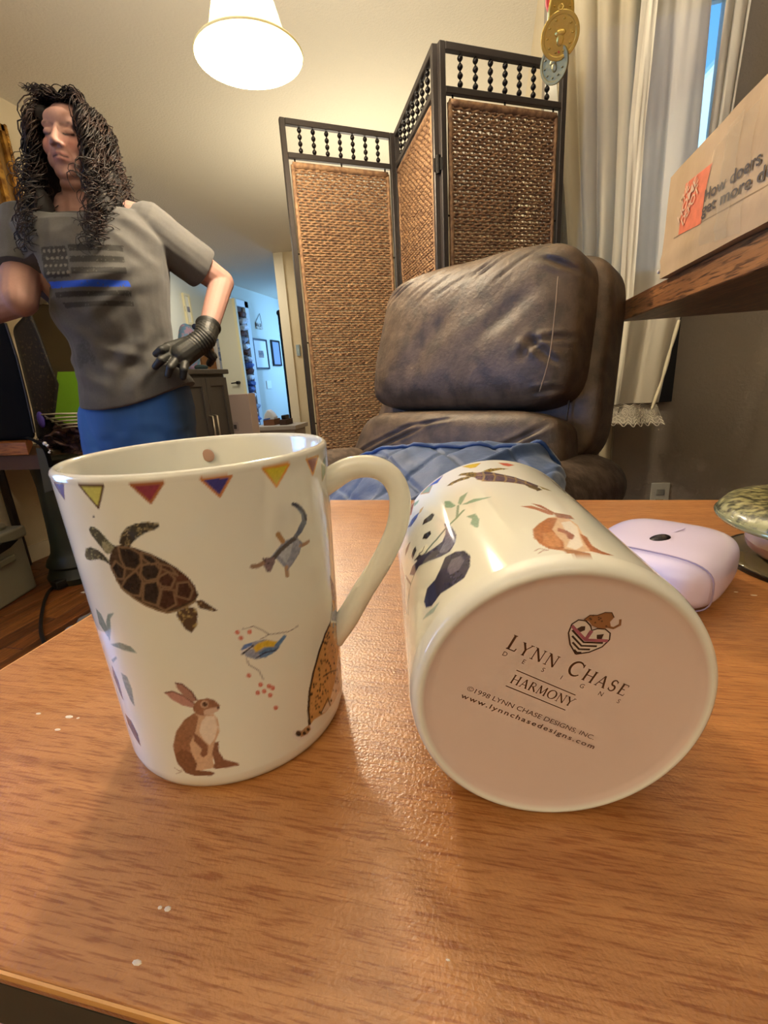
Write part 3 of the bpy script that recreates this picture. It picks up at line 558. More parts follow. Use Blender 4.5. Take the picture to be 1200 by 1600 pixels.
('cf7763',0,0,[-51.14,50.86,-51.51,50.39,-52.2,50.32,-52.79,50.68,-52.95,51.27,-52.58,51.73,-51.9,51.81,-51.3,51.44]),
('e8b0a0',0,0,[-51.93,51.19,-52.16,51.02,-52.44,51.17,-52.39,51.43,-52.07,51.45]),
('cf7763',0,0,[-47.43,51.99,-47.81,51.53,-48.51,51.48,-49.12,51.85,-49.29,52.44,-48.92,52.9,-48.22,52.96,-47.6,52.58]),
('e8b0a0',0,0,[-48.24,52.35,-48.48,52.18,-48.77,52.34,-48.72,52.6,-48.39,52.6]),
('cf7763',0,0,[-50.42,38.15,-50.81,37.67,-51.53,37.62,-52.15,38.02,-52.31,38.65,-51.93,39.13,-51.22,39.19,-50.59,38.78]),
('e8b0a0',0,0,[-51.25,38.53,-51.49,38.36,-51.79,38.53,-51.73,38.81,-51.4,38.81]),
('cf7763',0,0,[-46.22,33.75,-46.62,33.27,-47.36,33.25,-48.02,33.69,-48.2,34.35,-47.8,34.83,-47.06,34.85,-46.4,34.4]),
('e8b0a0',0,0,[-47.08,34.18,-47.33,34.02,-47.65,34.2,-47.59,34.48,-47.25,34.47]),
('cf7763',0,0,[-42.73,32.11,-43.14,31.64,-43.92,31.64,-44.6,32.12,-44.79,32.79,-44.39,33.26,-43.62,33.26,-42.93,32.78]),
('e8b0a0',0,0,[-43.64,32.58,-43.89,32.42,-44.22,32.62,-44.17,32.91,-43.81,32.88]),
('cf7763',0,0,[-41.27,30.92,-41.69,30.45,-42.48,30.47,-43.17,30.96,-43.37,31.64,-42.96,32.11,-42.18,32.1,-41.48,31.6]),
('e8b0a0',0,0,[-42.19,31.41,-42.45,31.25,-42.79,31.46,-42.74,31.75,-42.37,31.72]),
('cf7763',0,0,[-47.93,31.37,-48.33,30.89,-49.07,30.86,-49.72,31.3,-49.9,31.96,-49.5,32.44,-48.76,32.48,-48.11,32.03]),
('e8b0a0',0,0,[-48.79,31.8,-49.04,31.63,-49.35,31.82,-49.29,32.1,-48.95,32.09]),
('cf7763',0,0,[-45.12,31.01,-45.53,30.53,-46.29,30.52,-46.96,30.98,-47.14,31.65,-46.74,32.13,-45.99,32.14,-45.32,31.68]),
('e8b0a0',0,0,[-46.01,31.46,-46.26,31.3,-46.58,31.49,-46.53,31.78,-46.17,31.76]),
('cf7763',0,0,[-42.78,28.83,-43.19,28.36,-43.97,28.37,-44.66,28.85,-44.85,29.53,-44.45,30.01,-43.67,30.01,-42.98,29.52]),
('e8b0a0',0,0,[-43.69,29.32,-43.94,29.16,-44.28,29.36,-44.22,29.65,-43.86,29.62]),
('cf7763',0,0,[-41.09,23.63,-41.52,23.15,-42.32,23.19,-43.04,23.71,-43.24,24.41,-42.82,24.89,-42.02,24.86,-41.3,24.34]),
('e8b0a0',0,0,[-42.04,24.15,-42.3,24.0,-42.64,24.22,-42.59,24.51,-42.22,24.47]),
('c99a5e',0,0.08,[-1.7,39.56,8.41,35.24,9.51,32.26,10.76,29.17,12.64,24.85,15.32,20.08,12.39,16.22,10.3,11.99,6.69,10.66,3.88,8.97,-1.44,9.17,-5.62,8.83,-10.03,9.16,-13.84,9.18,-18.6,10.18,-22.81,10.87,-25.77,10.01,-25.71,13.08,-25.66,16.12,-24.68,19.44,-23.71,22.73,-21.88,25.62,-20.01,28.46,-17.23,31.37,-14.27,34.2,-11.24,36.11,-7.88,37.92,-4.99,38.81]),
('dcc9b0',0,0.05,[8.15,23.31,14.31,16.37,10.18,12.58,7.32,8.23,0.29,8.88,-4.74,8.57,-9.64,9.16,-13.81,9.36,-17.68,10.99,-13.33,11.8,-8.31,12.28,-4.99,14.08,-1.15,15.66,2.86,19.73]),
('9d9da8',0,0.2,[2.39,55.7,9.58,49.75,11.36,46.35,13.7,42.68,13.05,38.49,12.44,34.23,-0.27,39.65,1.62,42.06,3.72,44.42,3.03,50.14]),
('3c3838',0.5,0,[3.15,55.46,4.67,49.58,2.64,43.9,-1.7,39.56]),
('c79a5c',0,0.2,[3.48,46.34,8.07,44.23,9.03,40.57,2.86,41.96,3.17,44.16]),
('33241c',0,0,[-12.65,29.37,-12.01,29.56,-11.54,28.87,-12.18,28.72]),
('33241c',0,0,[5.85,35.82,7.96,35.6,9.91,34.19,7.47,34.59]),
('33241c',0,0,[6.87,32.42,9.29,32.08,11.68,30.43,8.72,31.05]),
('33241c',0,0,[-5.65,39.12,-4.69,39.29,-3.94,38.44,-4.93,38.32]),
('33241c',0,0,[-6.29,23.34,-5.09,23.49,-4.15,22.33,-5.39,22.25]),
('33241c',0,0,[1.47,13.82,3.36,13.65,4.98,12.04,2.91,12.37]),
('33241c',0,0,[-17.23,16.85,-16.67,17.05,-16.26,16.37,-16.82,16.21]),
('33241c',0,0,[-19.12,20.62,-18.33,20.94,-17.76,19.97,-18.56,19.7]),
('33241c',0,0,[-20.05,15.7,-19.49,15.94,-19.09,15.23,-19.65,15.03]),
('33241c',0,0,[-17.35,10.4,-16.77,10.6,-16.36,9.89,-16.93,9.73]),
('33241c',0,0,[-7.06,36.64,-6.03,36.84,-5.23,35.88,-6.29,35.74]),
('33241c',0,0,[5.45,28.07,6.87,27.9,8.1,26.91,6.54,27.17]),
('33241c',0,0,[-14.15,29.07,-13.3,29.35,-12.67,28.41,-13.53,28.19]),
('33241c',0,0,[-21.35,24.2,-20.52,24.59,-19.93,23.55,-20.77,23.22]),
('33241c',0,0,[-6.82,35.47,-5.96,35.62,-5.3,34.83,-6.17,34.72]),
('33241c',0,0,[-23.03,21.23,-22.22,21.63,-21.65,20.59,-22.46,20.25]),
('33241c',0,0,[-19.68,23.35,-19.19,23.56,-18.83,22.96,-19.33,22.78]),
('33241c',0,0,[-17.34,19.77,-16.57,20.06,-16.01,19.13,-16.79,18.9]),
('33241c',0,0,[0.09,35.01,1.36,35.04,2.39,34.05,1.06,34.09]),
('33241c',0,0,[-1.09,15.38,0.25,15.35,1.34,14.16,-0.07,14.28]),
('33241c',0,0,[-1.33,26.0,-0.06,26.03,0.97,24.95,-0.36,25.0]),
('33241c',0,0,[-19.21,29.55,-18.6,29.82,-18.17,29.1,-18.77,28.87]),
('33241c',0,0,[-22.94,24.12,-22.46,24.36,-22.12,23.75,-22.6,23.55]),
('33241c',0,0,[0.86,37.09,2.57,37.11,4.02,35.81,2.17,35.9]),
('33241c',0,0,[-2.8,19.83,-1.4,19.88,-0.26,18.59,-1.74,18.64]),
('33241c',0,0,[-20.39,18.72,-19.74,19.0,-19.28,18.19,-19.93,17.96]),
('33241c',0,0,[-14.55,30.22,-13.61,30.54,-12.91,29.49,-13.86,29.24]),
('33241c',0,0,[-17.06,19.9,-16.47,20.12,-16.05,19.41,-16.64,19.24]),
('33241c',0,0,[1.74,27.44,2.88,27.39,3.81,26.51,2.61,26.62]),
('33241c',0,0,[-16.51,21.85,-15.56,22.19,-14.86,21.06,-15.82,20.79]),
('33241c',0,0,[-8.05,36.44,-7.34,36.59,-6.8,35.92,-7.52,35.8]),
('33241c',0,0,[-12.42,16.48,-11.79,16.63,-11.32,15.93,-11.96,15.81]),
('33241c',0,0,[-15.53,17.71,-14.63,17.99,-13.97,16.93,-14.88,16.71]),
('33241c',0,0,[-18.23,11.65,-17.65,11.86,-17.23,11.13,-17.82,10.96]),
('33241c',0,0,[-8.61,11.41,-7.39,11.57,-6.44,10.27,-7.7,10.18]),
('33241c',0,0,[-21.18,23.32,-20.69,23.55,-20.34,22.93,-20.84,22.74]),
('33241c',0,0,[-0.81,30.03,0.13,30.06,0.88,29.29,-0.09,29.31]),
('33241c',0,0,[-10.08,27.63,-9.36,27.8,-8.82,27.05,-9.55,26.93]),
('33241c',0,0,[0.45,16.28,1.97,16.2,3.23,14.89,1.61,15.09]),
('33241c',0,0,[-23.62,23.92,-22.99,24.25,-22.54,23.43,-23.18,23.15]),
('33241c',0,0,[-19.25,18.68,-18.46,19.0,-17.89,18.02,-18.68,17.76]),
('33241c',0,0,[-23.2,21.54,-22.58,21.85,-22.16,21.06,-22.77,20.79]),
('33241c',0,0,[-13.77,19.53,-13.18,19.7,-12.74,19.03,-13.34,18.9]),
('33241c',0,0,[-8.99,27.73,-7.84,27.96,-6.95,26.8,-8.13,26.64]),
('33241c',0,0,[-21.42,15.83,-20.66,16.17,-20.12,15.19,-20.88,14.91]),
('33241c',0,0,[-10.8,16.39,-9.95,16.57,-9.3,15.64,-10.17,15.52]),
('33241c',0,0,[-6.91,34.28,-6.18,34.41,-5.62,33.73,-6.36,33.63]),
('33241c',0,0,[-16.21,27.22,-15.46,27.5,-14.91,26.63,-15.67,26.4]),
('33241c',0,0,[-25.17,19.49,-24.63,19.79,-24.25,19.06,-24.8,18.81]),
('33241c',0,0,[0.85,37.75,2.72,37.78,4.32,36.35,2.28,36.45]),
('33241c',0,0,[-20.95,17.32,-20.4,17.56,-20.02,16.87,-20.57,16.66]),
('33241c',0,0,[-24.55,12.77,-23.74,13.18,-23.18,12.09,-23.99,11.75]),
('33241c',0,0,[-17.6,17.23,-16.88,17.5,-16.36,16.62,-17.08,16.41]),
('33241c',0,0,[-11.22,28.88,-10.29,29.12,-9.59,28.14,-10.53,27.96]),
('33241c',0,0,[-9.98,34.96,-9.13,35.18,-8.49,34.33,-9.35,34.16]),
('33241c',0,0,[-23.71,17.85,-23.25,18.09,-22.93,17.48,-23.39,17.28]),
('33241c',0,0,[-21.13,14.55,-20.41,14.86,-19.91,13.94,-20.62,13.68]),
('33241c',0,0,[-19.56,23.56,-18.88,23.85,-18.39,23.02,-19.08,22.78]),
('33241c',0,0,[-18.82,13.98,-18.15,14.24,-17.67,13.4,-18.34,13.19]),
('33241c',0,0,[-14.54,20.95,-13.71,21.2,-13.1,20.26,-13.94,20.06]),
('33241c',0,0,[-12.05,36.24,-11.28,36.48,-10.71,35.68,-11.49,35.49]),
('33241c',0,0,[-9.28,35.0,-8.26,35.24,-7.47,34.23,-8.52,34.05]),
('33241c',0,0,[-5.14,35.21,-3.98,35.38,-3.07,34.34,-4.27,34.24]),
('33241c',0,0,[-16.49,28.24,-15.71,28.53,-15.14,27.63,-15.93,27.39]),
('33241c',0,0,[-2.97,31.42,-1.74,31.52,-0.76,30.45,-2.04,30.42]),
('33241c',0,0,[-11.21,24.91,-10.14,25.17,-9.33,24.04,-10.42,23.84]),
('33241c',0,0,[-19.37,14.4,-18.66,14.68,-18.15,13.79,-18.86,13.56]),
('33241c',0,0,[-23.34,20.93,-22.79,21.2,-22.41,20.49,-22.96,20.26]),
('33241c',0,0,[-7.72,26.27,-6.5,26.47,-5.55,25.26,-6.8,25.14]),
('33241c',0,0,[-9.97,37.32,-8.99,37.58,-8.24,36.61,-9.24,36.41]),
('33241c',0,0,[-14.68,34.19,-14.0,34.43,-13.5,33.69,-14.19,33.49]),
('33241c',0,0,[-3.1,38.89,-1.95,39.02,-1.03,38.06,-2.23,37.99]),
('33241c',0,0,[-2.26,12.07,-0.62,12.04,0.72,10.51,-1.02,10.65]),
('33241c',0,0,[-2.46,28.75,-1.49,28.81,-0.73,27.98,-1.72,27.97]),
('33241c',0,0,[-15.15,18.48,-14.5,18.69,-14.02,17.93,-14.67,17.76]),
('33241c',0,0,[-18.57,17.43,-17.92,17.68,-17.46,16.88,-18.11,16.68]),
('33241c',0,0,[-10.39,21.55,-9.25,21.8,-8.38,20.58,-9.55,20.42]),
('33241c',0,0,[-5.14,13.89,-4.28,13.95,-3.62,13.11,-4.49,13.1]),
('33241c',0,0,[-6.72,24.7,-5.46,24.88,-4.48,23.66,-5.78,23.56]),
('33241c',0,0,[-5.88,21.36,-5.09,21.45,-4.48,20.69,-5.28,20.65]),
('33241c',0,0,[-1.66,23.33,-0.38,23.35,0.65,22.24,-0.69,22.29]),
('33241c',0,0,[-19.12,12.05,-18.29,12.37,-17.7,11.32,-18.53,11.06]),
('33241c',0,0,[-13.07,17.84,-11.99,18.12,-11.19,16.9,-12.28,16.69]),
('33241c',0,0,[-1.33,15.63,-0.22,15.62,0.66,14.63,-0.49,14.71]),
('33241c',0,0,[0.86,26.84,2.01,26.81,2.95,25.89,1.74,25.98]),
('33241c',0,0,[-17.06,15.42,-16.33,15.67,-15.81,14.79,-16.54,14.59]),
('33241c',0,0,[-8.42,34.21,-7.39,34.43,-6.59,33.43,-7.65,33.27]),
('33241c',0,0,[-12.82,21.3,-11.81,21.57,-11.05,20.45,-12.08,20.25]),
('33241c',0,0,[6.74,19.44,8.79,19.05,10.71,17.57,8.31,18.16]),
('33241c',0,0,[-11.07,36.04,-10.04,36.33,-9.25,35.28,-10.3,35.06]),
('33241c',0,0,[-5.75,37.12,-4.41,37.34,-3.35,36.13,-4.74,35.99]),
('33241c',0,0,[-10.41,32.98,-9.47,33.22,-8.76,32.27,-9.71,32.09]),
('33241c',0,0,[7.05,21.39,8.73,21.09,10.24,19.92,8.34,20.37]),
('33241c',0,0,[-10.7,30.89,-9.64,31.16,-8.84,30.07,-9.92,29.87]),
('33241c',0,0,[-21.4,23.17,-20.58,23.55,-19.99,22.51,-20.82,22.19]),
('33241c',0,0,[-16.91,20.97,-16.25,21.21,-15.77,20.43,-16.43,20.23]),
('33241c',0,0,[2.07,15.12,3.24,15.0,4.21,14.04,2.97,14.22]),
('33241c',0,0,[-2.32,31.19,-1.43,31.25,-0.72,30.49,-1.64,30.47]),
('33241c',0,0,[-25.82,17.27,-25.14,17.64,-24.67,16.72,-25.36,16.4]),
('33241c',0,0,[-16.79,24.09,-15.96,24.4,-15.36,23.43,-16.19,23.18]),
('33241c',0,0,[-23.88,21.61,-23.17,21.97,-22.69,21.06,-23.39,20.75]),
('33241c',0,0,[-10.91,23.28,-9.84,23.53,-9.02,22.39,-10.11,22.21]),
('33241c',0,0,[-17.42,20.28,-16.52,20.61,-15.86,19.52,-16.77,19.25]),
('33241c',0,0,[-16.8,25.74,-15.89,26.07,-15.23,25.02,-16.14,24.74]),
('33241c',0,0,[-17.03,28.08,-16.4,28.33,-15.94,27.6,-16.57,27.39]),
('2d2320',1.1,0,[-1.72,39.48,-8.44,37.69,-14.54,33.86,-20.04,28.29,-23.74,22.56,-25.66,16.12,-25.88,10.26]),
('2d2320',0.5,0,[-13.23,23.51,-6.1,22.05,4.06,18.15]),
('3a2c24',0.6,0,[-17.73,10.72,-10.64,13.49,-8.9,9.57]),
('e6e0d8',0,0,[-25.74,10.19,-22.82,7.92,-27.13,6.68,-30.11,7.04,-32.92,7.28,-36.17,10.33,-35.4,12.55,-30.91,10.77]),
('b08c64',0,0.15,[-25.88,10.26,-25.28,8.2,-27.77,7.49,-31.37,8.09,-34.42,10.49,-33.54,11.71,-30.71,10.29,-27.98,10.71]),
('2a2020',0,0,[-31.16,9.35,-31.75,8.81,-32.9,9.02,-33.93,9.83,-34.24,10.79,-33.67,11.34,-32.54,11.15,-31.49,10.33]),
('2a2020',0,0,[-28.41,8.21,-28.83,7.86,-29.64,8.03,-30.37,8.61,-30.6,9.27,-30.2,9.63,-29.39,9.47,-28.65,8.87]),
('2a2020',0,0,[-26.02,8.57,-26.39,8.28,-27.14,8.45,-27.81,8.99,-28.03,9.57,-27.66,9.87,-26.92,9.71,-26.24,9.17]),
]
DECALS_LYING = [('d8bc3c',0,0.06,[73.34,97.25,77.34,97.07,80.51,96.38,83.74,96.03,79.67,91.0,77.08,91.44,75.24,94.22]),
('caa050',0.4,0,[73.34,97.25,77.34,97.07,83.74,96.03,79.67,91.0,77.08,91.44,73.34,97.25]),
('cf5e48',0,0.06,[93.74,94.15,96.22,93.97,98.84,94.04,102.32,92.22,97.81,88.65,95.22,89.87]),
('d09a60',0.4,0,[93.74,94.15,98.84,94.04,102.32,92.22,97.81,88.65,95.22,89.87,93.74,94.15]),
('3c5fae',0,0.06,[60.4,97.42,58.13,95.12,55.9,93.05,52.9,94.97,49.75,97.27,55.16,96.9]),
('8a7aa0',0.4,0,[60.4,97.42,55.9,93.05,49.75,97.27,60.4,97.42]),
('8faa90',0,0.1,[36.1,96.76,41.05,93.18,39.56,91.42,36.01,92.69]),
('655360',0,0.12,[77.85,83.36,80.71,82.76,83.62,82.41,86.31,79.66,89.02,77.09,92.12,74.49,95.31,72.44,98.1,69.47,101.0,67.03,102.91,65.22,104.89,63.68,102.16,58.21,99.76,59.02,97.28,62.09,94.87,63.01,92.54,64.22,89.19,65.21,85.94,66.72,82.6,68.12,79.3,70.03,76.58,74.78,75.46,80.67]),
('a38a5c',0.6,0,[76.75,79.58,85.04,76.84,91.46,72.38,97.31,67.27,100.87,61.85]),
('a38a5c',0.6,0,[81.7,82.67,80.88,76.04,78.54,70.82]),
('a38a5c',0.6,0,[86.69,79.22,86.05,73.55,83.5,67.96]),
('a38a5c',0.6,0,[91.39,75.26,90.44,69.15,88.36,65.51]),
('a38a5c',0.6,0,[96.01,71.69,94.66,66.36,93.0,64.21]),
('a38a5c',0.6,0,[99.93,67.98,98.6,63.66]),
('a38a5c',0.6,0,[76.53,74.54,81.07,69.48,89.3,65.58,97.38,62.36]),
('877342',0,0.15,[68.43,87.37,70.6,88.79,73.16,87.33,75.71,86.08,78.73,82.94,76.33,77.86,73.78,80.13,71.9,84.48]),
('4a4028',0,0,[76.57,82.17,76.07,81.45,75.75,82.13,76.05,82.93,76.56,82.95]),
('4a4028',0,0,[76.41,80.93,76.03,80.32,75.79,80.88,76.01,81.84,76.4,81.87]),
('4a4028',0,0,[71.42,85.79,71.09,85.47,70.86,85.84,71.05,86.4,71.4,86.36]),
('4a4028',0,0,[78.35,82.07,77.78,81.18,77.44,81.98,77.78,82.87,78.35,82.93]),
('4a4028',0,0,[76.3,81.37,75.88,80.69,75.61,81.33,75.86,82.25,76.29,82.27]),
('4a4028',0,0,[75.09,85.11,74.61,84.63,74.3,85.11,74.58,85.88,75.07,85.89]),
('4a4028',0,0,[73.1,85.85,72.55,85.31,72.18,85.89,72.49,86.8,73.06,86.77]),
('4a4028',0,0,[73.63,83.01,73.28,82.67,73.04,83.03,73.25,83.6,73.61,83.59]),
('4a4028',0,0,[75.28,79.83,74.92,79.26,74.68,79.82,74.89,80.74,75.27,80.75]),
('4a4028',0,0,[73.19,83.34,72.77,82.93,72.48,83.38,72.72,84.06,73.17,84.05]),
('4a4028',0,0,[75.84,81.77,75.44,81.13,75.19,81.74,75.42,82.47,75.83,82.48]),
('4a4028',0,0,[74.95,81.28,74.52,80.61,74.24,81.28,74.49,82.23,74.93,82.23]),
('4a4028',0,0,[74.35,82.76,73.92,82.34,73.64,82.77,73.89,83.46,74.33,83.46]),
('4a4028',0,0,[69.95,87.13,69.46,86.67,69.1,87.25,69.37,88.08,69.9,88.01]),
('4a4028',0,0,[76.74,85.02,76.29,84.56,76.01,84.98,76.28,85.72,76.73,85.74]),
('4a4028',0,0,[74.46,83.34,74.11,82.98,73.87,83.34,74.08,83.92,74.45,83.92]),
('4a4028',0,0,[74.78,82.12,74.34,81.49,74.04,82.12,74.3,82.83,74.76,82.83]),
('4a4028',0,0,[77.7,80.9,77.37,80.35,77.16,80.83,77.36,81.68,77.7,81.72]),
('5f5238',0,0.1,[60.18,82.17,63.76,83.51,66.53,83.27,69.29,83.24,72.11,82.05,74.92,80.56,72.96,78.86,70.19,79.42,67.41,80.3,64.65,80.34,61.87,80.7]),
('a8935a',0,0,[64.71,80.65,64.4,80.26,64.15,80.89,64.31,81.68,64.66,81.53]),
('a8935a',0,0,[71.88,80.74,71.57,80.27,71.35,80.8,71.53,81.6,71.85,81.56]),
('a8935a',0,0,[67.2,80.41,66.74,79.79,66.39,80.67,66.64,81.85,67.14,81.69]),
('a8935a',0,0,[70.71,79.57,70.31,78.97,70.02,79.69,70.24,80.73,70.68,80.65]),
('a8935a',0,0,[72.76,81.48,72.36,80.86,72.08,81.54,72.31,82.36,72.74,82.34]),
('a8935a',0,0,[63.61,80.09,63.13,79.5,62.75,80.49,62.98,81.7,63.52,81.44]),
('a8935a',0,0,[65.34,82.84,64.98,82.54,64.7,83.0,64.88,83.58,65.28,83.48]),
('a8935a',0,0,[73.92,79.91,73.44,79.16,73.12,79.93,73.4,81.17,73.9,81.15]),
('a8935a',0,0,[72.29,79.01,71.9,78.43,71.63,79.08,71.85,80.07,72.26,80.03]),
('a8935a',0,0,[64.1,81.37,63.6,80.74,63.2,81.78,63.45,82.65,64.01,82.49]),
('a8935a',0,0,[68.63,80.47,68.18,79.84,67.84,80.68,68.09,81.84,68.58,81.71]),
('a8935a',0,0,[70.99,80.3,70.47,79.53,70.1,80.44,70.39,81.78,70.94,81.69]),
('a8935a',0,0,[71.39,81.02,71.08,80.55,70.86,81.09,71.04,81.89,71.37,81.85]),
('a8935a',0,0,[70.09,82.79,69.67,82.41,69.37,82.88,69.6,83.55,70.04,83.49]),
('9a8240',0,0.1,[82.05,83.53,85.9,85.37,88.94,85.29,92.13,85.53,94.41,84.72,96.76,84.11,93.65,83.19,90.74,82.58,87.82,81.49,85.04,80.46]),
('5a4a28',0,0,[87.82,82.9,87.2,82.19,86.87,82.57,87.29,83.51,87.88,83.72]),
('5a4a28',0,0,[94.16,83.5,93.39,82.6,93.03,82.93,93.56,84.03,94.27,84.39]),
('5a4a28',0,0,[87.6,83.39,87.1,82.82,86.83,83.13,87.17,83.89,87.64,84.06]),
('5a4a28',0,0,[85.85,83.85,85.22,83.15,84.88,83.57,85.3,84.54,85.9,84.72]),
('5a4a28',0,0,[85.89,83.1,85.47,82.62,85.24,82.9,85.52,83.55,85.93,83.68]),
('5a4a28',0,0,[87.09,85.2,86.47,84.48,86.13,84.88,86.55,85.86,87.15,86.06]),
('5a4a28',0,0,[92.63,84.48,92.16,83.93,91.93,84.15,92.26,84.84,92.69,85.05]),
('5a4a28',0,0,[90.61,82.91,90.06,82.28,89.79,82.57,90.16,83.37,90.67,83.59]),
('5a4a28',0,0,[86.07,82.7,85.65,82.23,85.42,82.5,85.7,83.15,86.1,83.27]),
('5a4a28',0,0,[89.61,84.23,89.09,83.62,88.82,83.92,89.18,84.71,89.67,84.91]),
('7d6a42',0,0.1,[97.28,62.09,99.56,62.03,101.97,62.27,103.52,60.37,105.11,58.66,101.77,56.17,100.24,57.38,98.74,58.73]),
('4a4028',0,0,[102.17,58.83,101.65,57.98,101.43,58.14,101.81,59.08,102.27,59.51]),
('4a4028',0,0,[103.05,57.58,102.23,56.28,101.89,56.5,102.49,57.93,103.21,58.62]),
('4a4028',0,0,[104.13,59.75,103.35,58.49,103.03,58.68,103.6,60.04,104.3,60.73]),
('4a4028',0,0,[99.39,61.9,98.83,60.98,98.59,61.21,98.99,62.26,99.49,62.7]),
('4a4028',0,0,[99.37,59.94,98.63,58.73,98.3,59.03,98.83,60.42,99.51,61.0]),
('4a4028',0,0,[102.64,61.81,101.82,60.46,101.47,60.7,102.07,62.19,102.8,62.9]),
('4a4028',0,0,[102.15,57.36,101.36,56.09,101.02,56.33,101.6,57.74,102.31,58.4]),
('4a4028',0,0,[101.94,56.72,101.09,55.38,100.74,55.64,101.35,57.14,102.11,57.83]),
('4a4028',0,0,[102.38,60.52,101.59,59.22,101.25,59.46,101.83,60.9,102.54,61.57]),
('4a4028',0,0,[99.22,61.49,98.49,60.29,98.17,60.6,98.7,61.97,99.35,62.55]),
('a09060',0,0.1,[104.89,63.68,106.98,62.41,109.2,61.47,110.46,60.0,107.95,59.76,105.65,59.91]),
('dfe0d6',0,0.02,[34.43,87.59,38.98,83.01,42.96,77.7,46.09,70.09,48.91,63.46,50.7,56.68,52.35,50.52,53.87,44.9,55.29,39.74,54.78,35.47,54.29,31.43,52.68,28.86,51.1,26.45,48.31,27.56,45.38,28.95,39.57,32.7,32.69,38.25,28.47,44.11,25.63,51.32,22.21,59.87,22.71,69.97,23.25,81.31,29.15,83.91]),
('4a4764',0,0.15,[52.19,49.79,54.6,45.79,55.45,40.4,55.87,35.5,54.44,31.26,52.51,29.77,50.57,28.41,48.15,29.12,45.63,30.03,42.03,32.36,38.1,35.29,34.9,37.4,31.36,40.06,29.03,39.71,26.54,39.62,22.04,45.9,24.03,46.36,25.91,47.02,30.11,45.14,33.84,44.04,38.61,41.23,42.89,39.3,45.79,38.6,48.57,38.19,50.22,40.12,51.88,42.2,52.03,45.9]),
('7d7d94',0,0.12,[51.83,43.97,54.49,40.69,54.48,34.24,52.57,30.42,50.71,30.02,48.82,29.73,45.23,33.33,47.42,35.02,49.61,36.9,50.7,40.33]),
('33304a',0,0.15,[27.68,45.22,32.27,42.46,36.3,40.6,40.17,38.74,43.74,37.43,46.13,32.23,42.39,34.02,38.33,36.41,34.71,38.37,30.67,41.02,28.39,41.29,25.94,41.85,23.07,45.89,25.47,45.41]),
('3d3950',0,0.15,[47.77,27.51,50.41,26.68,52.95,26.06,54.91,24.54,56.8,23.16,58.35,18.44,57.48,15.87,56.64,13.41,54.87,11.63,53.13,9.98,50.13,10.16,47.01,10.58,44.26,11.27,41.35,12.2,38.42,11.72,35.33,11.52,31.91,14.01,31.13,18.16,32.83,19.99,34.5,21.97,37.4,21.46,40.13,21.23,41.84,22.24,43.52,23.35,45.65,25.33]),
('6c6678',0,0.1,[50.32,23.33,52.54,22.58,54.69,21.98,55.42,18.1,53.73,16.73,52.04,15.46,49.86,15.91,47.61,16.51,47.13,20.55,48.72,21.89]),
('332f38',0,0.2,[47.44,66.16,48.45,63.08,45.8,60.85,42.67,62.76,39.31,65.18,41.34,67.94,44.46,66.84]),
('2f2a36',0,0.15,[43.5,53.61,43.59,50.57,40.38,50.3,37.4,54.4,39.28,56.26]),
('2f2a36',0,0.15,[31.53,56.17,31.65,52.72,29.37,51.84,26.96,51.24,26.36,55.1,28.89,56.97]),
('4a4648',0,0.2,[27.28,66.51,23.68,64.61,18.98,65.57,21.01,69.02,25.13,68.2]),
('f0eeda',0,0,[31.6,50.47,36.29,48.47,39.72,46.85,40.31,42.78,36.77,42.99,32.28,44.71]),
('3a3440',0.5,0,[32.87,47.78,35.81,45.93,37.62,47.37]),
('3a3440',0.7,0,[28.86,48.11,33.84,44.04,38.73,41.83]),
('2f2a36',0,0.1,[30.15,47.78,33.54,46.81,35.08,43.81,30.89,44.86]),
('556a9c',0,0.25,[39.29,80.11,36.28,77.76,33.22,77.78,29.94,78.36,26.52,83.36,29.58,83.26,32.4,83.49,36.0,81.91]),
('c0a070',0,0.1,[43.43,80.57,40.65,78.16,38.24,78.9,40.05,81.67]),
('3a3a44',0.7,0,[26.52,83.36,22.08,82.91,18.54,82.88]),
('8fa088',1,0,[59.09,47.38,61.75,56.3]),
('8a9c80',1.2,0,[63.16,49.94,58.49,46.95,54.03,45.6]),
('6f7d78',1.3,0,[54.03,45.6,46.12,42.97,38.17,42.6]),
('8a9c80',0.8,0,[26.54,39.62,20.36,38.55,15.01,28.45]),
('8aa68e',0,0.1,[55.93,68.2,58.72,65.03,60.82,57.21,58.29,57.79,55.34,61.73]),
('8aa68e',0,0.1,[69.12,64.57,66.67,63.79,64.24,63.24,62.13,58.45,63.03,55.67,65.59,58.93,67.33,61.65]),
('8aa68e',0,0.1,[63.5,55.56,66.68,55.45,69.86,55.7,74.18,53.63,78.49,52.28,75.12,52.15,71.8,52.43,68.68,52.91,65.54,53.75]),
('8aa68e',0,0.1,[63.18,44.16,65.34,43.54,67.49,43.07,67.97,37.76,66.01,32.3,64.91,32.97,63.45,37.33,65.11,40.22]),
('a5b6ae',0,0.06,[40.07,9.32,37.93,8.63,35.71,8.08,32.22,9.59,28.29,11.63,31.28,11.47,35.91,10.08]),
('86665a',0,0.2,[10.79,74.84,13.05,64.07,14.84,54.87,13.06,43.05,11.28,32.96,3.65,42.41,3.16,52.29,2.54,63.56,7.56,67.52]),
('5a4a50',0.6,0,[16.61,52.26,21.96,39.71,17.07,35.24,12.97,30.9]),
('ddb894',0,0.05,[85.0,21.1,86.97,22.84,89.03,24.75,91.69,26.7,94.55,28.96,96.8,29.76,99.19,30.78,101.38,30.54,103.7,30.52,104.28,27.92,104.84,25.43,103.93,22.1,103.08,18.97,102.59,15.31,102.13,11.86,102.72,10.03,103.3,8.25,101.1,7.36,99.05,6.64,96.94,6.33,94.92,6.14,92.36,6.08,89.9,6.2,88.03,7.55,86.68,8.06,85.33,8.63,84.48,10.32,83.6,12.09,83.26,16.05]),
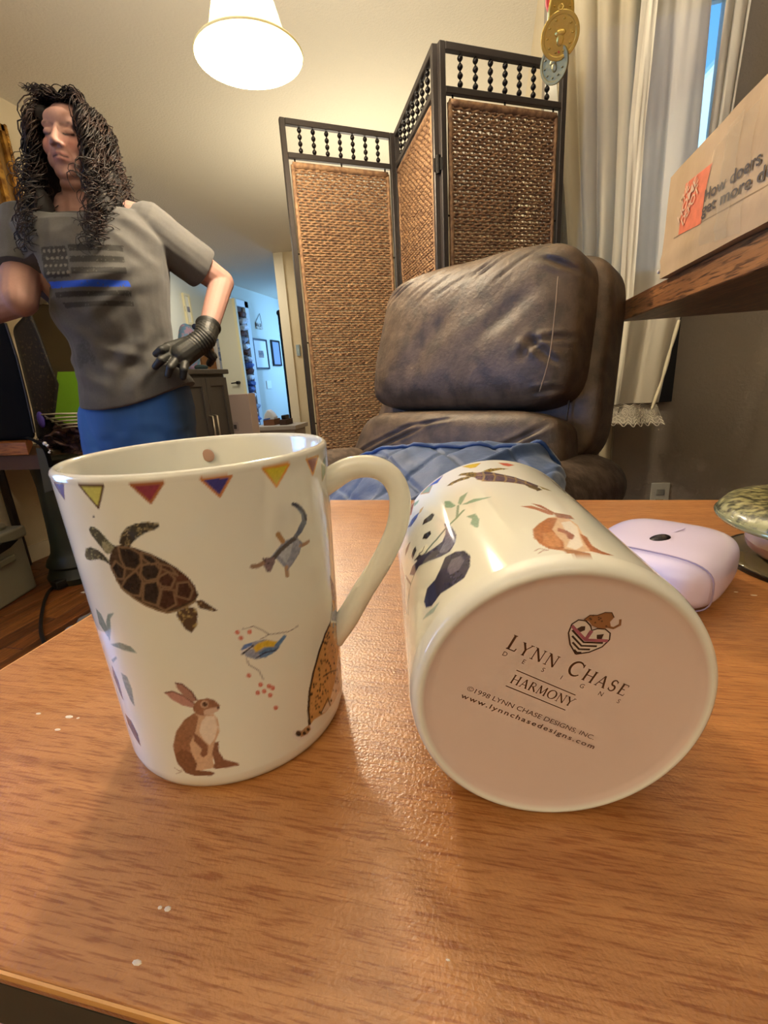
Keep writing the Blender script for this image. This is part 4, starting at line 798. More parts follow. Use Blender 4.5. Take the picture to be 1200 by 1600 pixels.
('f0e4d2',0,0.03,[98.26,25.77,100.59,26.69,103.09,27.87,103.44,25.65,103.78,23.51,100.89,16.95,99.59,13.37,98.39,10.05,94.26,7.25,93.1,8.1,91.96,8.99,95.55,13.42,96.27,17.46,97.23,21.46]),
('b5754a',0,0.15,[85.0,21.1,86.97,22.84,89.03,24.75,91.69,26.7,94.55,28.96,96.4,28.89,98.31,28.95,94.76,23.8,91.95,20.08,91.85,17.63,91.76,15.27,92.32,12.04,90.22,7.09,87.93,7.34,86.63,7.95,85.33,8.63,84.48,10.32,83.6,12.09,83.26,16.05]),
('c98b5c',0,0.12,[87.43,17.75,89.34,18.16,91.31,18.69,91.56,16.28,91.8,13.96,90.07,9.09,88.4,8.97,86.77,8.93,86.04,10.88,85.3,12.91]),
('a2644a',0,0.1,[94.78,21.57,96.08,20.59,97.4,19.69,98.15,18.07,98.89,16.51,96.41,13.5,94.99,13.89,95.76,17.14,94.63,18.01,93.52,18.94]),
('a8673f',0,0.12,[101.78,18.56,103.56,16.68,102.79,13.56,102.07,10.62,102.96,9.32,103.86,8.08,105.78,7.31,107.8,6.71,105.39,6.21,103.16,5.94,101.18,6.41,99.27,7.03,99.72,9.75,100.18,12.62,100.95,15.51]),
('b07a50',0,0.1,[89.82,7.93,91.37,7.54,92.96,7.22,95.65,6.31,98.46,5.64,97.95,4.56,93.88,4.7,90.06,5.28]),
('9a6448',0,0.15,[98.38,34.03,100.27,33.87,102.25,33.87,104.17,33.74,106.22,33.8,106.18,30.43,102.44,29.57,100.46,29.45,98.57,29.49]),
('b5785c',0,0.06,[86.9,39.61,89.39,39.33,91.96,39.29,94.31,37.26,96.7,35.5,97.32,33.39,97.93,31.36,95.8,31.73,93.95,33.66,92.13,35.78,89.5,37.55]),
('a86a4c',0,0.06,[92.54,41.77,94.39,40.84,96.29,40.06,97.77,37.03,99.26,34.22,97.51,31.29,96.7,35.5,95.45,37.16,94.21,38.92]),
('b08a78',0.35,0,[80.43,8.52,82.43,9.39,84.22,8.3]),
('b08a78',0.35,0,[81.04,6.93,83.12,8.01,84.99,7.88]),
]
# ================================================================== TABLE AND MUGS
TT = ZC-.119                                   # table top height
def laminate():
    m = wood('table_laminate', '#ba8149', '#a46c39', 'x', 1, .34, 170, .05, pores='#cba888')
    nt = m.node_tree; N = nt.nodes; Lk = nt.links; b = N['Principled BSDF']
    tc = N.new('ShaderNodeTexCoord')
    # a film of fine dust and dried rings: paler, rougher patches
    n = N.new('ShaderNodeTexNoise'); n.inputs['Scale'].default_value = 9; n.inputs['Detail'].default_value = 5; Lk.new(tc.outputs['Object'], n.inputs['Vector'])
    r = N.new('ShaderNodeMapRange'); r.inputs['From Min'].default_value = .45; r.inputs['From Max'].default_value = .75; r.inputs['To Min'].default_value = .30; r.inputs['To Max'].default_value = .48
    Lk.new(n.outputs[0], r.inputs[0]); Lk.new(r.outputs[0], b.inputs['Roughness'])
    g = N.new('ShaderNodeTexNoise'); g.inputs['Scale'].default_value = 900; g.inputs['Detail'].default_value = 2; Lk.new(tc.outputs['Object'], g.inputs['Vector'])
    bp = N.new('ShaderNodeBump'); bp.inputs['Strength'].default_value = .35; bp.inputs['Distance'].default_value = .0006
    Lk.new(g.outputs[0], bp.inputs['Height']); old = b.inputs['Normal'].links[0].from_socket; Lk.new(old, bp.inputs['Normal']); Lk.new(bp.outputs[0], b.inputs['Normal'])
    b.inputs['Specular IOR Level'].default_value = .6
    return m
TX0, TX1, TY0, TY1 = -.2199, .62, .0463, .4345
tb = thing('side_table', 'low brown wood-grain table holding the two mugs', 'table', Vector((.2, .24, 0)))
MB().box((TX0, TY0, TT-.006), (TX1, TY1, TT)).build('tabletop', laminate(), tb, bevel=.0012, seg=2)
edge = mat('table_edge_band', '#3c3a2c', .5); edgeline = mat('table_edge_bevel', '#d8a058', .5)
MB().box((TX0+.0003, TY0+.0003, TT-.022), (TX1-.0003, TY1-.0003, TT-.0062)).build('edge_band', edge, tb)
b = MB().box((TX0-.0004, TY0-.0004, TT-.0022), (TX1, TY0+.0002, TT-.0004)).box((TX0-.0004, TY0, TT-.0022), (TX0+.0002, TY1, TT-.0004)).box((TX0, TY1-.0002, TT-.0022), (TX1, TY1+.0004, TT-.0004))
b.build('edge_line', edgeline, tb, label='pale worn line along the table edge')
legm = mat('table_leg_dark', '#2c221a', .5)
for x in (TX0+.06, TX1-.06):
    for y in (TY0+.05, TY1-.05): MB().box((x-.014, y-.014, 0), (x+.014, y+.014, TT-.022)).build('leg', legm, tb, bevel=.002)
b = MB()
random.seed(21)
for (px, py, s) in [(262, 1420, .0011), (214, 1504, .0011), (250, 1418, .0007), (108, 1120, .0015), (60, 1115, .0012), (122, 1122, .001), (1178, 930, .0016), (1150, 925, .001), (700, 1500, .0006), (90, 1140, .001), (620, 1190, .0006)]:
    p = at(px, py, z=TT); b.sphere(p, (s*random.uniform(.7, 1.3), s*random.uniform(.4, .7), .00014), 7, 4)
b.build('dried_speck', mat('dried_white', '#d9c9b0', .7), tb, kind='stuff')

H_, RB, RT = .0999, .03825, .04106
def paint(theta, z, decals, base):
    """colour of the printed glaze at wall coordinates (degrees, millimetres)"""
    T, Zc = np.meshgrid(theta, z); col = np.tile(np.array(base, float), (T.size, 1)); T = T.ravel(); Zc = Zc.ravel()
    dth = theta[1]-theta[0]; dz = z[1]-z[0]; rs = np.random.RandomState(5)
    sm = rs.rand(64, 64)
    for hx, w, mot, q in decals:
        c = np.array(lin(hx)); P = np.array(q, float).reshape(-1, 2)
        m = w+.5
        sel = (T > P[:, 0].min()-m*1.6) & (T < P[:, 0].max()+m*1.6) & (Zc > P[:, 1].min()-m) & (Zc < P[:, 1].max()+m)
        idx = np.nonzero(sel)[0]
        if not len(idx): continue
        cov = np.zeros(len(idx))
        for ox, oz in ((-.25, -.25), (.25, -.25), (-.25, .25), (.25, .25)):
            tx = T[idx]+ox*dth; tz = Zc[idx]+oz*dz
            if w == 0:
                ins = np.zeros(len(idx), bool); j = len(P)-1
                for i in range(len(P)):
                    xi, yi = P[i]; xj, yj = P[j]
                    if yi != yj: ins ^= ((yi > tz) != (yj > tz)) & (tx < (xj-xi)*(tz-yi)/(yj-yi)+xi)
                    j = i
                cov += ins*.25
            else:
                k = .7; best = np.full(len(idx), 1e9)          # 1 degree of arc is about 0.7 mm
                for i in range(len(P)-1):
                    ax, ay, bx, by = P[i][0]*k, P[i][1], P[i+1][0]*k, P[i+1][1]
                    dx, dy = bx-ax, by-ay; L2 = dx*dx+dy*dy+1e-9
                    u = np.clip(((tx*k-ax)*dx+(tz-ay)*dy)/L2, 0, 1)
                    best = np.minimum(best, (tx*k-ax-u*dx)**2+(tz-ay-u*dy)**2)
                cov += (best < (w*.5)**2)*.25
        c2 = np.tile(c, (len(idx), 1))
        if mot:
            u = (T[idx]*.9).astype(int) % 64; v = (Zc[idx]*1.1).astype(int) % 64
            c2 *= (1+mot*2.2*(sm[u, v]-.5)+mot*1.2*(rs.rand(len(idx))-.5))[:, None]
        col[idx] = col[idx]*(1-cov[:, None])+c2*cov[:, None]
    return col
china = mat('china_print', '#ffffff', .09, attr='print', spec=.5, coat=.3)
china_plain = mat('china_glaze', '#e9e6d4', .09, coat=.3)
china_base = mat('china_base', '#e6d8cc', .14)
BASEC = lin('#e9e7d8')
def mug_body(decals, M, parent):
    NT = 640; th = np.linspace(-180, 180, NT, endpoint=False); zz = np.arange(5., 97.6, .36)
    # closed profile: base recess, foot, wall, lip, inside
    pre = [(.0001, .0012), (.018, .0012), (.0325, .0012), (.0346, .0009), (.0355, 0.0002), (.0363, .0002), (.0373, .0010), (.0379, .0026)]
    post = [(RT+.0001, .0985), (RT-.0003, .0994), (RT-.0012, .0999), (RT-.0021, .0995), (RT-.0027, .0985)]
    inner = [(RT-.0030+(RB-RT)*(1-t), .0985-.09*(1-t)) for t in (.75, .5, .25)]+[(RB-.0032, .016), (RB-.007, .008), (RB-.013, .0056), (.0001, .005)]
    wall = [(RB+(RT-RB)*(z/99.9), z/1000) for z in zz]
    prof = pre+wall+post+inner; a = np.radians(th); ct, st = np.cos(a), np.sin(a)
    V = np.concatenate([np.stack([r*ct, r*st, np.full(NT, z)], 1) for r, z in prof])
    n = len(prof); i = np.arange(n-1)[:, None]*NT; k = np.arange(NT)[None]; k2 = (k+1) % NT
    F = np.stack([i+k, i+k2, i+NT+k2, i+NT+k], 2).reshape(-1, 4)
    me = bpy.data.meshes.new('mug_body'); me.vertices.add(len(V)); me.loops.add(F.size); me.polygons.add(len(F))
    me.vertices.foreach_set('co', V.ravel()); me.loops.foreach_set('vertex_index', F.ravel().astype(np.int32))
    me.polygons.foreach_set('loop_start', np.arange(0, F.size, 4, dtype=np.int32)); me.polygons.foreach_set('loop_total', np.full(len(F), 4, np.int32))
    me.update(calc_edges=True)
    C = np.tile(np.array(BASEC), (len(V), 1)); o0 = len(pre)*NT
    C[o0:o0+len(wall)*NT] = paint(th, zz, decals, BASEC)
    C[:NT*4] = lin('#dcc6b8')  # base disc: shade and pink table bounce painted into the colour
    C = np.concatenate([C, np.ones((len(V), 1))], 1)
    at_ = me.color_attributes.new('print', 'FLOAT_COLOR', 'POINT'); at_.data.foreach_set('color', C.astype(np.float32).ravel())
    me.transform(M); return link_mesh('body', me, china, parent, True)
def mug_handle(M, parent, ang):
    path = [(36, 84.5), (41.5, 87.2), (48, 90.3), (55.5, 90.6), (61.5, 87), (64.3, 79.5), (62.5, 68.5), (56.5, 56.5), (49.5, 46), (42.5, 35), (36.5, 28)]
    ca, sa = math.cos(ang), math.sin(ang)
    pts = smoothpath([(r/1000*ca, r/1000*sa, z/1000) for r, z in path], 8)
    n = len(pts); rs = [.0037+.0014*(abs(2*i/(n-1)-1)**4) for i in range(n)]
    b = MB().tube(pts, rs, 18, flat=.78, up=(-sa, ca, 0)); b.v = [tuple(M@Vector(v)) for v in b.v]
    return b.build('handle', china_plain, parent, True)
GOLDLINE = [('8a6a4c', .45, 0, sum([[t, 98.0+.0*math.sin(t)] for t in range(-180, 181, 6)], []))]
def flags(lo, hi):
    out = []; cs = ['3f4f9a', 'c8bd48', '8a3344', '443f86', 'c8bd48', '9a5f58', '8fa080']
    for i, t in enumerate(range(lo, hi, 17)):
        out.append((cs[i % 7], 0, .05, [t, 97.6, t+11, 97.6, t+6, 89.5])); out.append(('c98348', .5, 0, [t, 97.6, t+11, 97.6, t+6, 89.5, t, 97.6]))
    return out
# the mug that stands
m1 = Vector((-.0922, .1323, TT))
mug1 = thing('mug', 'upright white china mug with a turtle, rabbit, bird and cheetah, handle to the right', 'mug', m1)
M1 = Matrix.Translation(m1+Vector((0, 0, .0001)))
mug_body(flags(26, 178)+flags(-178, -135)+DECALS_STANDING+GOLDLINE, M1, mug1)
mug_handle(M1, mug1, math.radians(13))
# the mug lying on its side, base towards the lens
az = math.radians(100.855); el_ = math.atan(.00281/.0999); A2 = Vector((math.cos(az)*math.cos(el_), math.sin(az)*math.cos(el_), math.sin(el_))); U2 = A2.cross(Vector((0, 0, 1))).normalized(); W2 = U2.cross(A2)
m2 = Vector((.154*.119, .859*.119, TT+.03835))
R2 = Matrix(((-U2.x, W2.x, A2.x), (-U2.y, W2.y, A2.y), (-U2.z, W2.z, A2.z)))
tilt = Matrix.Rotation(math.atan((RT-RB)/H_)*.0, 3, U2)
M2 = Matrix.Translation(m2) @ R2.to_4x4()
mug2 = thing('mug', 'white china mug lying on its side with the lettered base facing forward', 'mug', Vector((m2.x, m2.y, TT)))
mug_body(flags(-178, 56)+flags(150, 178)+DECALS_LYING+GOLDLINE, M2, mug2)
mug_handle(M2, mug2, math.radians(-147))

# --- printing on the base of the lying mug, in millimetres: u to the right, w up
def base_pt(u, w, lift=.06): return m2+(U2*u+W2*w)/1000+A2*(.0012-.0001-lift/1000)
class Flat:
    def __init__(s): s.v = []; s.f = []
    def poly(s, pts):
        t = tessellate_polygon([[Vector((x, y, 0)) for x, y in pts]]); n = len(s.v); s.v += list(pts); s.f += [tuple(i+n for i in q) for q in t]
    def line(s, pts, w, w2=None):
        w2 = w2 or w; m = len(pts)
        L = []; Rr = []
        for i, (x, y) in enumerate(pts):
            a = pts[max(i-1, 0)]; c = pts[min(i+1, m-1)]; dx, dy = c[0]-a[0], c[1]-a[1]; l = math.hypot(dx, dy) or 1
            ww = (w if not isinstance(w, list) else w[i])/2; L.append((x-dy/l*ww, y+dx/l*ww)); Rr.append((x+dy/l*ww, y-dx/l*ww))
        n = len(s.v); s.v += L+Rr; s.f += [(n+i, n+i+1, n+m+i+1, n+m+i) for i in range(m-1)]
def arc(cx, cy, rx, ry, a0, a1, n=14): return [(cx+rx*math.cos(math.radians(a0+(a1-a0)*i/n)), cy+ry*math.sin(math.radians(a0+(a1-a0)*i/n))) for i in range(n+1)]
TK, TH, SF = .15, .07, .055
def serif(x, y, w=.26): return ([(x-w/2, y), (x+w/2, y)], SF)
GL = {
 'L': (.62, [([(.15, 0), (.15, 1)], TK), serif(.15, 1), ([(.02, .03), (.58, .03)], TH), ([(.56, .02), (.60, .22)], TH)]),
 'Y': (.82, [([(.08, 1), (.42, .48)], TK), ([(.76, 1), (.42, .48)], TH), ([(.42, .5), (.42, 0)], TK), serif(.08, 1), serif(.76, 1), serif(.42, 0)]),
 'N': (.92, [([(.14, 0), (.14, 1)], TH), ([(.14, 1), (.78, 0)], TK), ([(.78, 0), (.78, 1)], TH), serif(.12, 0), serif(.08, 1, .2), serif(.78, 1)]),
 'C': (.90, [(arc(.48, .5, .40, .5, 40, 320, 24), [TH+(TK-TH)*math.sin(math.pi*i/24) for i in range(25)]), ([(.80, .98), (.80, .72)], SF)]),
 'H': (.92, [([(.16, 0), (.16, 1)], TK), ([(.76, 0), (.76, 1)], TK), ([(.16, .52), (.76, .52)], TH), serif(.16, 0), serif(.16, 1), serif(.76, 0), serif(.76, 1)]),
 'A': (.86, [([(.10, 0), (.42, 1)], TH), ([(.42, 1), (.76, 0)], TK), ([(.22, .33), (.62, .33)], TH), serif(.10, 0, .22), serif(.76, 0)]),
 'S': (.62, [(arc(.30, .74, .20, .24, 30, 250, 12)+arc(.30, .27, .22, .25, 80, -150, 12), [TH+(TK-TH)*math.sin(math.pi*i/25) for i in range(26)]), ([(.50, .95), (.50, .76)], SF), ([(.08, .05), (.08, .26)], SF)]),
 'E': (.66, [([(.16, 0), (.16, 1)], TK), ([(.05, .97), (.56, .97)], TH), ([(.05, .03), (.60, .03)], TH), ([(.16, .52), (.46, .52)], TH), ([(.56, 1), (.56, .82)], SF), ([(.60, 0), (.62, .2)], SF)]),
 'R': (.82, [([(.16, 0), (.16, 1)], TK), (arc(.30, .75, .28, .23, 90, -90, 12), TH), ([(.16, .98), (.30, .98)], TH), ([(.16, .52), (.30, .52)], TH), ([(.38, .52), (.78, 0)], TK), serif(.16, 0)]),
 'M': (1.05, [([(.12, 0), (.18, 1)], TH), ([(.18, 1), (.52, .1)], TK), ([(.52, .1), (.86, 1)], TH), ([(.86, 1), (.92, 0)], TK), serif(.12, 0, .22), serif(.92, 0)]),
 'O': (1.0, [(arc(.5, .5, .42, .5, 0, 360, 28), [TH+(TK-TH)*abs(math.cos(2*math.pi*i/28)) for i in range(29)])]),
}
ANG = math.radians(-27.3); E1 = (math.cos(ANG), math.sin(ANG)); E2 = (-E1[1], E1[0])
def serif_text(fl, txt, u, w, size, total, small=.8):
    adv = sum(GL[c][0]*(size if (i == 0 or txt[i-1] == ' ' or small == 1) else size*small) if c != ' ' else size*.45 for i, c in enumerate(txt))
    gap = (total-adv)/(len(txt)-1); x = 0
    for i, c in enumerate(txt):
        if c == ' ': x += size*.45+gap; continue
        s = size if (i == 0 or txt[i-1] == ' ' or small == 1) else size*small
        for pts, wd_ in GL[c][1]:
            q = [(u+E1[0]*(x+px*s)+E2[0]*py*s, w+E1[1]*(x+px*s)+E2[1]*py*s) for px, py in pts]
            fl.line(q, [k*s for k in wd_] if isinstance(wd_, list) else wd_*s)
        x += GL[c][0]*s+gap
def put_flat(fl, name, m, lift=.06):
    me = bpy.data.meshes.new(name); me.from_pydata([tuple(base_pt(u, w, lift)) for u, w in fl.v], [], fl.f); me.update()
    return link_mesh(name, me, m, mug2)
inkm = mat('brown_ink', '#5b3c2a', .3)
fl = Flat()
serif_text(fl, 'LYNN CHASE', -14.6, 16.1, 4.1, 33.0, .80)
serif_text(fl, 'HARMONY', -13.4, 6.2, 2.5, 17.4, 1)
def seg(fl, u0, w0, u1, w1, wd_): fl.line([(u0, w0), (u1, w1)], wd_)
seg(fl, -11.8, 9.7, 3.0, 1.7, .26); seg(fl, -14.3, 5.2, .8, -2.8, .26)
put_flat(fl, 'base_lettering', inkm)
def font_text(txt, size, name, m, fn, parent, spacing=1., width=None, bold=0., shear=0.):
    cu = bpy.data.curves.new('t', 'FONT'); cu.body = txt; cu.size = size; cu.space_character = spacing; cu.offset = bold; cu.resolution_u = 3; cu.shear = shear
    o = bpy.data.objects.new('t', cu); sc.collection.objects.link(o)
    me = bpy.data.meshes.new_from_object(o.evaluated_get(bpy.context.evaluated_depsgraph_get())); bpy.data.objects.remove(o)
    xs = [v.co.x for v in me.vertices]; k = 1 if width is None else width/(max(xs)-min(xs)); x0 = min(xs)
    for v in me.vertices: v.co = fn((v.co.x-x0)*k, v.co.y)
    me.update(); return link_mesh(name, me, m, parent)
def baseline(u, w): return lambda x, y: base_pt(u+E1[0]*x+E2[0]*y, w+E1[1]*x+E2[1]*y)
font_text('\u00a91998 LYNN CHASE DESIGNS, INC.', 1.95, 'copyright_line', inkm, baseline(-24.1, 4.3), mug2, 1, 36.6)
font_text('www.lynnchasedesigns.com', 2.0, 'web_address', inkm, baseline(-25.6, 2.2), mug2, 1.25, 38.6, .03)
for i, c in enumerate('DESIGNS'):
    t = i/6; u = -15.4+t*28.6; w = 14.2-t*15.1
    font_text(c, 1.75, 'small_letter', inkm, baseline(u, w), mug2)
# crest: heart shield with a curled leopard above
def cr(x, y): return (4.5+E1[0]*x+E2[0]*y, 18.2+E1[1]*x+E2[1]*y)
fl = Flat(); heart = [cr(*p) for p in [(0, -5), (-2.6, -3.2), (-4.6, -.6), (-5.1, 1.8), (-4.3, 3.4), (-2.6, 3.9), (-.9, 3.2), (0, 2.2), (.9, 3.2), (2.6, 3.9), (4.3, 3.4), (5.1, 1.8), (4.6, -.6), (2.6, -3.2)]]
fl.poly(heart); put_flat(fl, 'crest_shield', mat('crest_cream', '#d8c9b8', .3), .05)
fl = Flat(); fl.line(heart+[heart[0]], .35)
for k in range(4):
    y = -4.3+k*1.05; hw = [1.0, 2.4, 3.4, 4.2][k]
    fl.line([cr(-hw, y+hw*.42-.2), cr(0, y-.2), cr(hw, y+hw*.42-.2)] if k % 1 == 0 else [], .5)
fl.poly([cr(*p) for p in [(-3.6, .9), (-2.8, 2.2), (-2.0, 2.6), (-1.5, 1.6), (-2.3, .6)]]); fl.poly([cr(*p) for p in [(1.7, 1.7), (3.1, 2.6), (3.4, .9), (2.6, .5), (2.1, 1.0)]])
put_flat(fl, 'crest_stripes', mat('crest_brown', '#473126', .3), .10)
fl = Flat(); fl.line([cr(-4.9, 1.4), cr(0, -.6), cr(4.9, 1.4)], .8); fl.line([cr(0, 2.2), cr(0, -.6)], .9)
put_flat(fl, 'crest_band', mat('crest_red', '#a8606a', .3), .12)
fl = Flat(); fl.poly([cr(*p) for p in [(-3.2, 4.0), (-2.6, 5.6), (-1.0, 6.3), (.2, 7.7), (1.6, 8.3), (2.8, 7.4), (2.6, 6.0), (3.6, 4.8), (2.2, 3.9), (.8, 3.4), (-.6, 3.4), (-2, 4.1)]])
fl.line([cr(2.4, 4.6), cr(4.2, 4.9), cr(5.1, 6.3), cr(4.4, 7.6)], .6)
put_flat(fl, 'crest_leopard', mat('crest_leopard_brown', '#94653f', .3), .12)
fl = Flat()
random.seed(8)
for k in range(16):
    x, y = random.uniform(-2.2, 2.4), random.uniform(4.1, 6.9); r = .28
    if y > 6 and x < 0: continue
    fl.poly([cr(x-r, y), cr(x, y+r), cr(x+r, y), cr(x, y-r)])
fl.line([cr(-3.2, 4.0), cr(-2.6, 5.6), cr(-1.0, 6.3), cr(.2, 7.7), cr(1.6, 8.3), cr(2.8, 7.4)], .25)
put_flat(fl, 'crest_spots', inkm, .16)
# rabbit-brown dot inside the standing mug's rear wall
p = at(325, 713, y=m1.y+.030)
th0 = math.atan2(p.y-m1.y, p.x-m1.x); b = MB(); b.sphere((m1.x+.0372*math.cos(th0), m1.y+.0372*math.sin(th0), p.z), (.0028, .0006, .0026), 12, 8)
b.build('inner_print', mat('inner_print_brown', '#b8917c', .2), mug1)

# ================================================================== SMALL THINGS ON THE TABLE
def rounded(c, ax, hs, k=5, n=14, noise_amp=0, noise_s=10, seed=0, shape=None):
    """rounded block: unit cube grid pushed to a superellipsoid; ax = three axes"""
    b = MB(); c = Vector(c)
    fs = [(0, 1, 2, 1), (0, 1, 2, -1), (1, 2, 0, 1), (1, 2, 0, -1), (2, 0, 1, 1), (2, 0, 1, -1)]
    for a, bb, d, sg in fs:
        def fn(u, v):
            p = [0, 0, 0]; p[a] = u*2-1; p[bb] = v*2-1; p[d] = sg
            l = sum(abs(t)**k for t in p)**(1/k); p = [t/l for t in p]
            q = Vector((p[0]*hs[0], p[1]*hs[1], p[2]*hs[2]))
            if shape: q = shape(p, q)
            w = c+ax[0]*q.x+ax[1]*q.y+ax[2]*q.z
            if noise_amp: w = w+(w-c).normalized()*noise_amp*noise.noise(w*noise_s+Vector((seed, 0, 0)))
            return w
        b.grid(n, n, fn)
    return b
X_, Y_, Z_ = Vector((1, 0, 0)), Vector((0, 1, 0)), Vector((0, 0, 1))
lil = mat('lilac_plastic', '#ddd0e6', .22, coat=.2); lild = mat('lilac_seam', '#9c8ea8', .4)
cd = Vector((.56, .83, 0)).normalized(); cs = Vector((cd.y, -cd.x, 0))
cc = Vector((.0905, .2590, TT+.0148))
case = thing('earbud_case', 'glossy lilac rounded case with a dark oval window, right of the lying mug', 'case', Vector((cc.x, cc.y, TT)))
def caseshape(p, q): return q
for nm, off, hl in (('case_body', .0145, .0405), ('case_lid', -.0415, .0145)): pass
bod = rounded(cc, (cs, cd, Z_), (.0325, .0400, .0146), 3.4, 28, shape=lambda p, q: q)
# split the shell at the seam: lid = the end nearest the lens
SE = -.0285
def clipshell(b, keep, c0, d0):
    v = [Vector(p) for p in b.v]; f = []
    for q in b.f:
        m = sum(((v[i]-c0).dot(d0) for i in q))/len(q)
        if (m > SE) == keep: f.append(q)
    return MB().add(b.v, f)
clipshell(bod, True, cc, cd).build('case_body', lil, case, True, merge=True)
clipshell(bod, False, cc, cd).build('case_lid', lil, case, True, merge=True)
sc_ = [cc+cd*SE+cs*.0308*math.copysign(abs(math.cos(t))**.59, math.cos(t))+Z_*.0139*math.copysign(abs(math.sin(t))**.59, math.sin(t)) for t in [2*math.pi*i/40 for i in range(41)]]
MB().tube(sc_, .0004, 5).build('seam', lild, case)
wa, wb_ = at(1013, 850, z=TT+.0275), at(1046, 838, z=TT+.0290); wp = (wa+wb_)/2
b = MB(); ax1 = (wb_-wa).normalized(); ax3 = (Z_-ax1*ax1.z).normalized(); ax2 = ax3.cross(ax1)
b.sphere((0, 0, 0), ((wb_-wa).length/2, .0042, .0024), 20, 8, Matrix((ax1, ax2, ax3)).transposed()); b.v = [tuple(Vector(v)+wp) for v in b.v]
b.build('sensor_window', mat('dark_window', '#2a2628', .15), case, True)
b = MB().sphere((0, 0, 0), (.0085, .0011, .0003), 12, 6, Matrix((ax1, cs, Z_)).transposed()); b.v = [tuple(Vector(v)+cc+cd*.006+cs*.004+Z_*.0146) for v in b.v]
b.build('faint_mark', mat('lilac_mark', '#c4b6cf', .4), case)
# candle jar with speckled glass lid on a clear base
jc = Vector((.1930, .292, TT))
jar = thing('candle_jar', 'pink and cream glass candle jar at the right table edge', 'jar', jc)
pj = mat('jar_pink', '#c49a90', .2, coat=.4); cj = mat('jar_cream', '#e2cdb2', .2, coat=.4)
MB().lathe([(.034, .0035), (.040, .006), (.0425, .009), (.043, .0125)], jc, 48).build('jar_lower_band', pj, jar, True)
MB().lathe([(.043, .0125), (.0425, .018), (.041, .0215), (.038, .0235)], jc, 48).build('jar_upper_band', cj, jar, True)
base = thing('glass_coaster', 'clear round glass coaster with dark rim under the candle jar', 'coaster', jc)
MB().lathe([(.001, .0004), (.050, .0004), (.0525, .0012), (.0525, .0024), (.050, .0032), (.001, .0032)], jc, 56).build('disc', mat('coaster_glass', '#cdbd90', .08, trans=.8, ior=1.3), base, True)
MB().lathe([(.0520, .0002), (.0542, .0002), (.0542, .0022), (.0520, .0022), (.0520, .0002)], jc, 56).build('rim', mat('coaster_rim', '#1f1812', .3), base)
gold = mat('speckled_gold_glass', '#a39a62', .3, vary=(220, '#3f3c22', 6, .42, .60), bump=(90, .3, .003), coat=.5)
lid = thing('speckled_dish', 'shallow gold-speckled glass dish resting on the candle jar', 'dish', jc+Vector((0, 0, .0235)))
ld = jc+Vector((.004, -.002, .0237))
MB().lathe([(.001, .016), (.016, .0155), (.030, .012), (.0400, .0135), (.052, .0130), (.0600, .0105), (.0635, .0062), (.0640, .0030), (.0620, .0018), (.048, .0006), (.001, .0)], ld, 64).build('dish_bowl', gold, lid, True)
MB().lathe([(.0620, .0016), (.0643, .0024), (.0648, .0042), (.0636, .0056)], ld, 64).build('dish_rim', mat('dish_rim_glass', '#9b9a6c', .1, coat=.8, metal=.4), lid, True)
# ================================================================== FURNITURE AND HANGINGS
def on_plane(px, py, P, N):
    r = Vector(AX @ np.array([px-600, -(py-800), -FPX])); O = Vector((0, 0, ZC)); N = Vector(N)
    return O+r*((Vector(P)-O).dot(N)/r.dot(N))
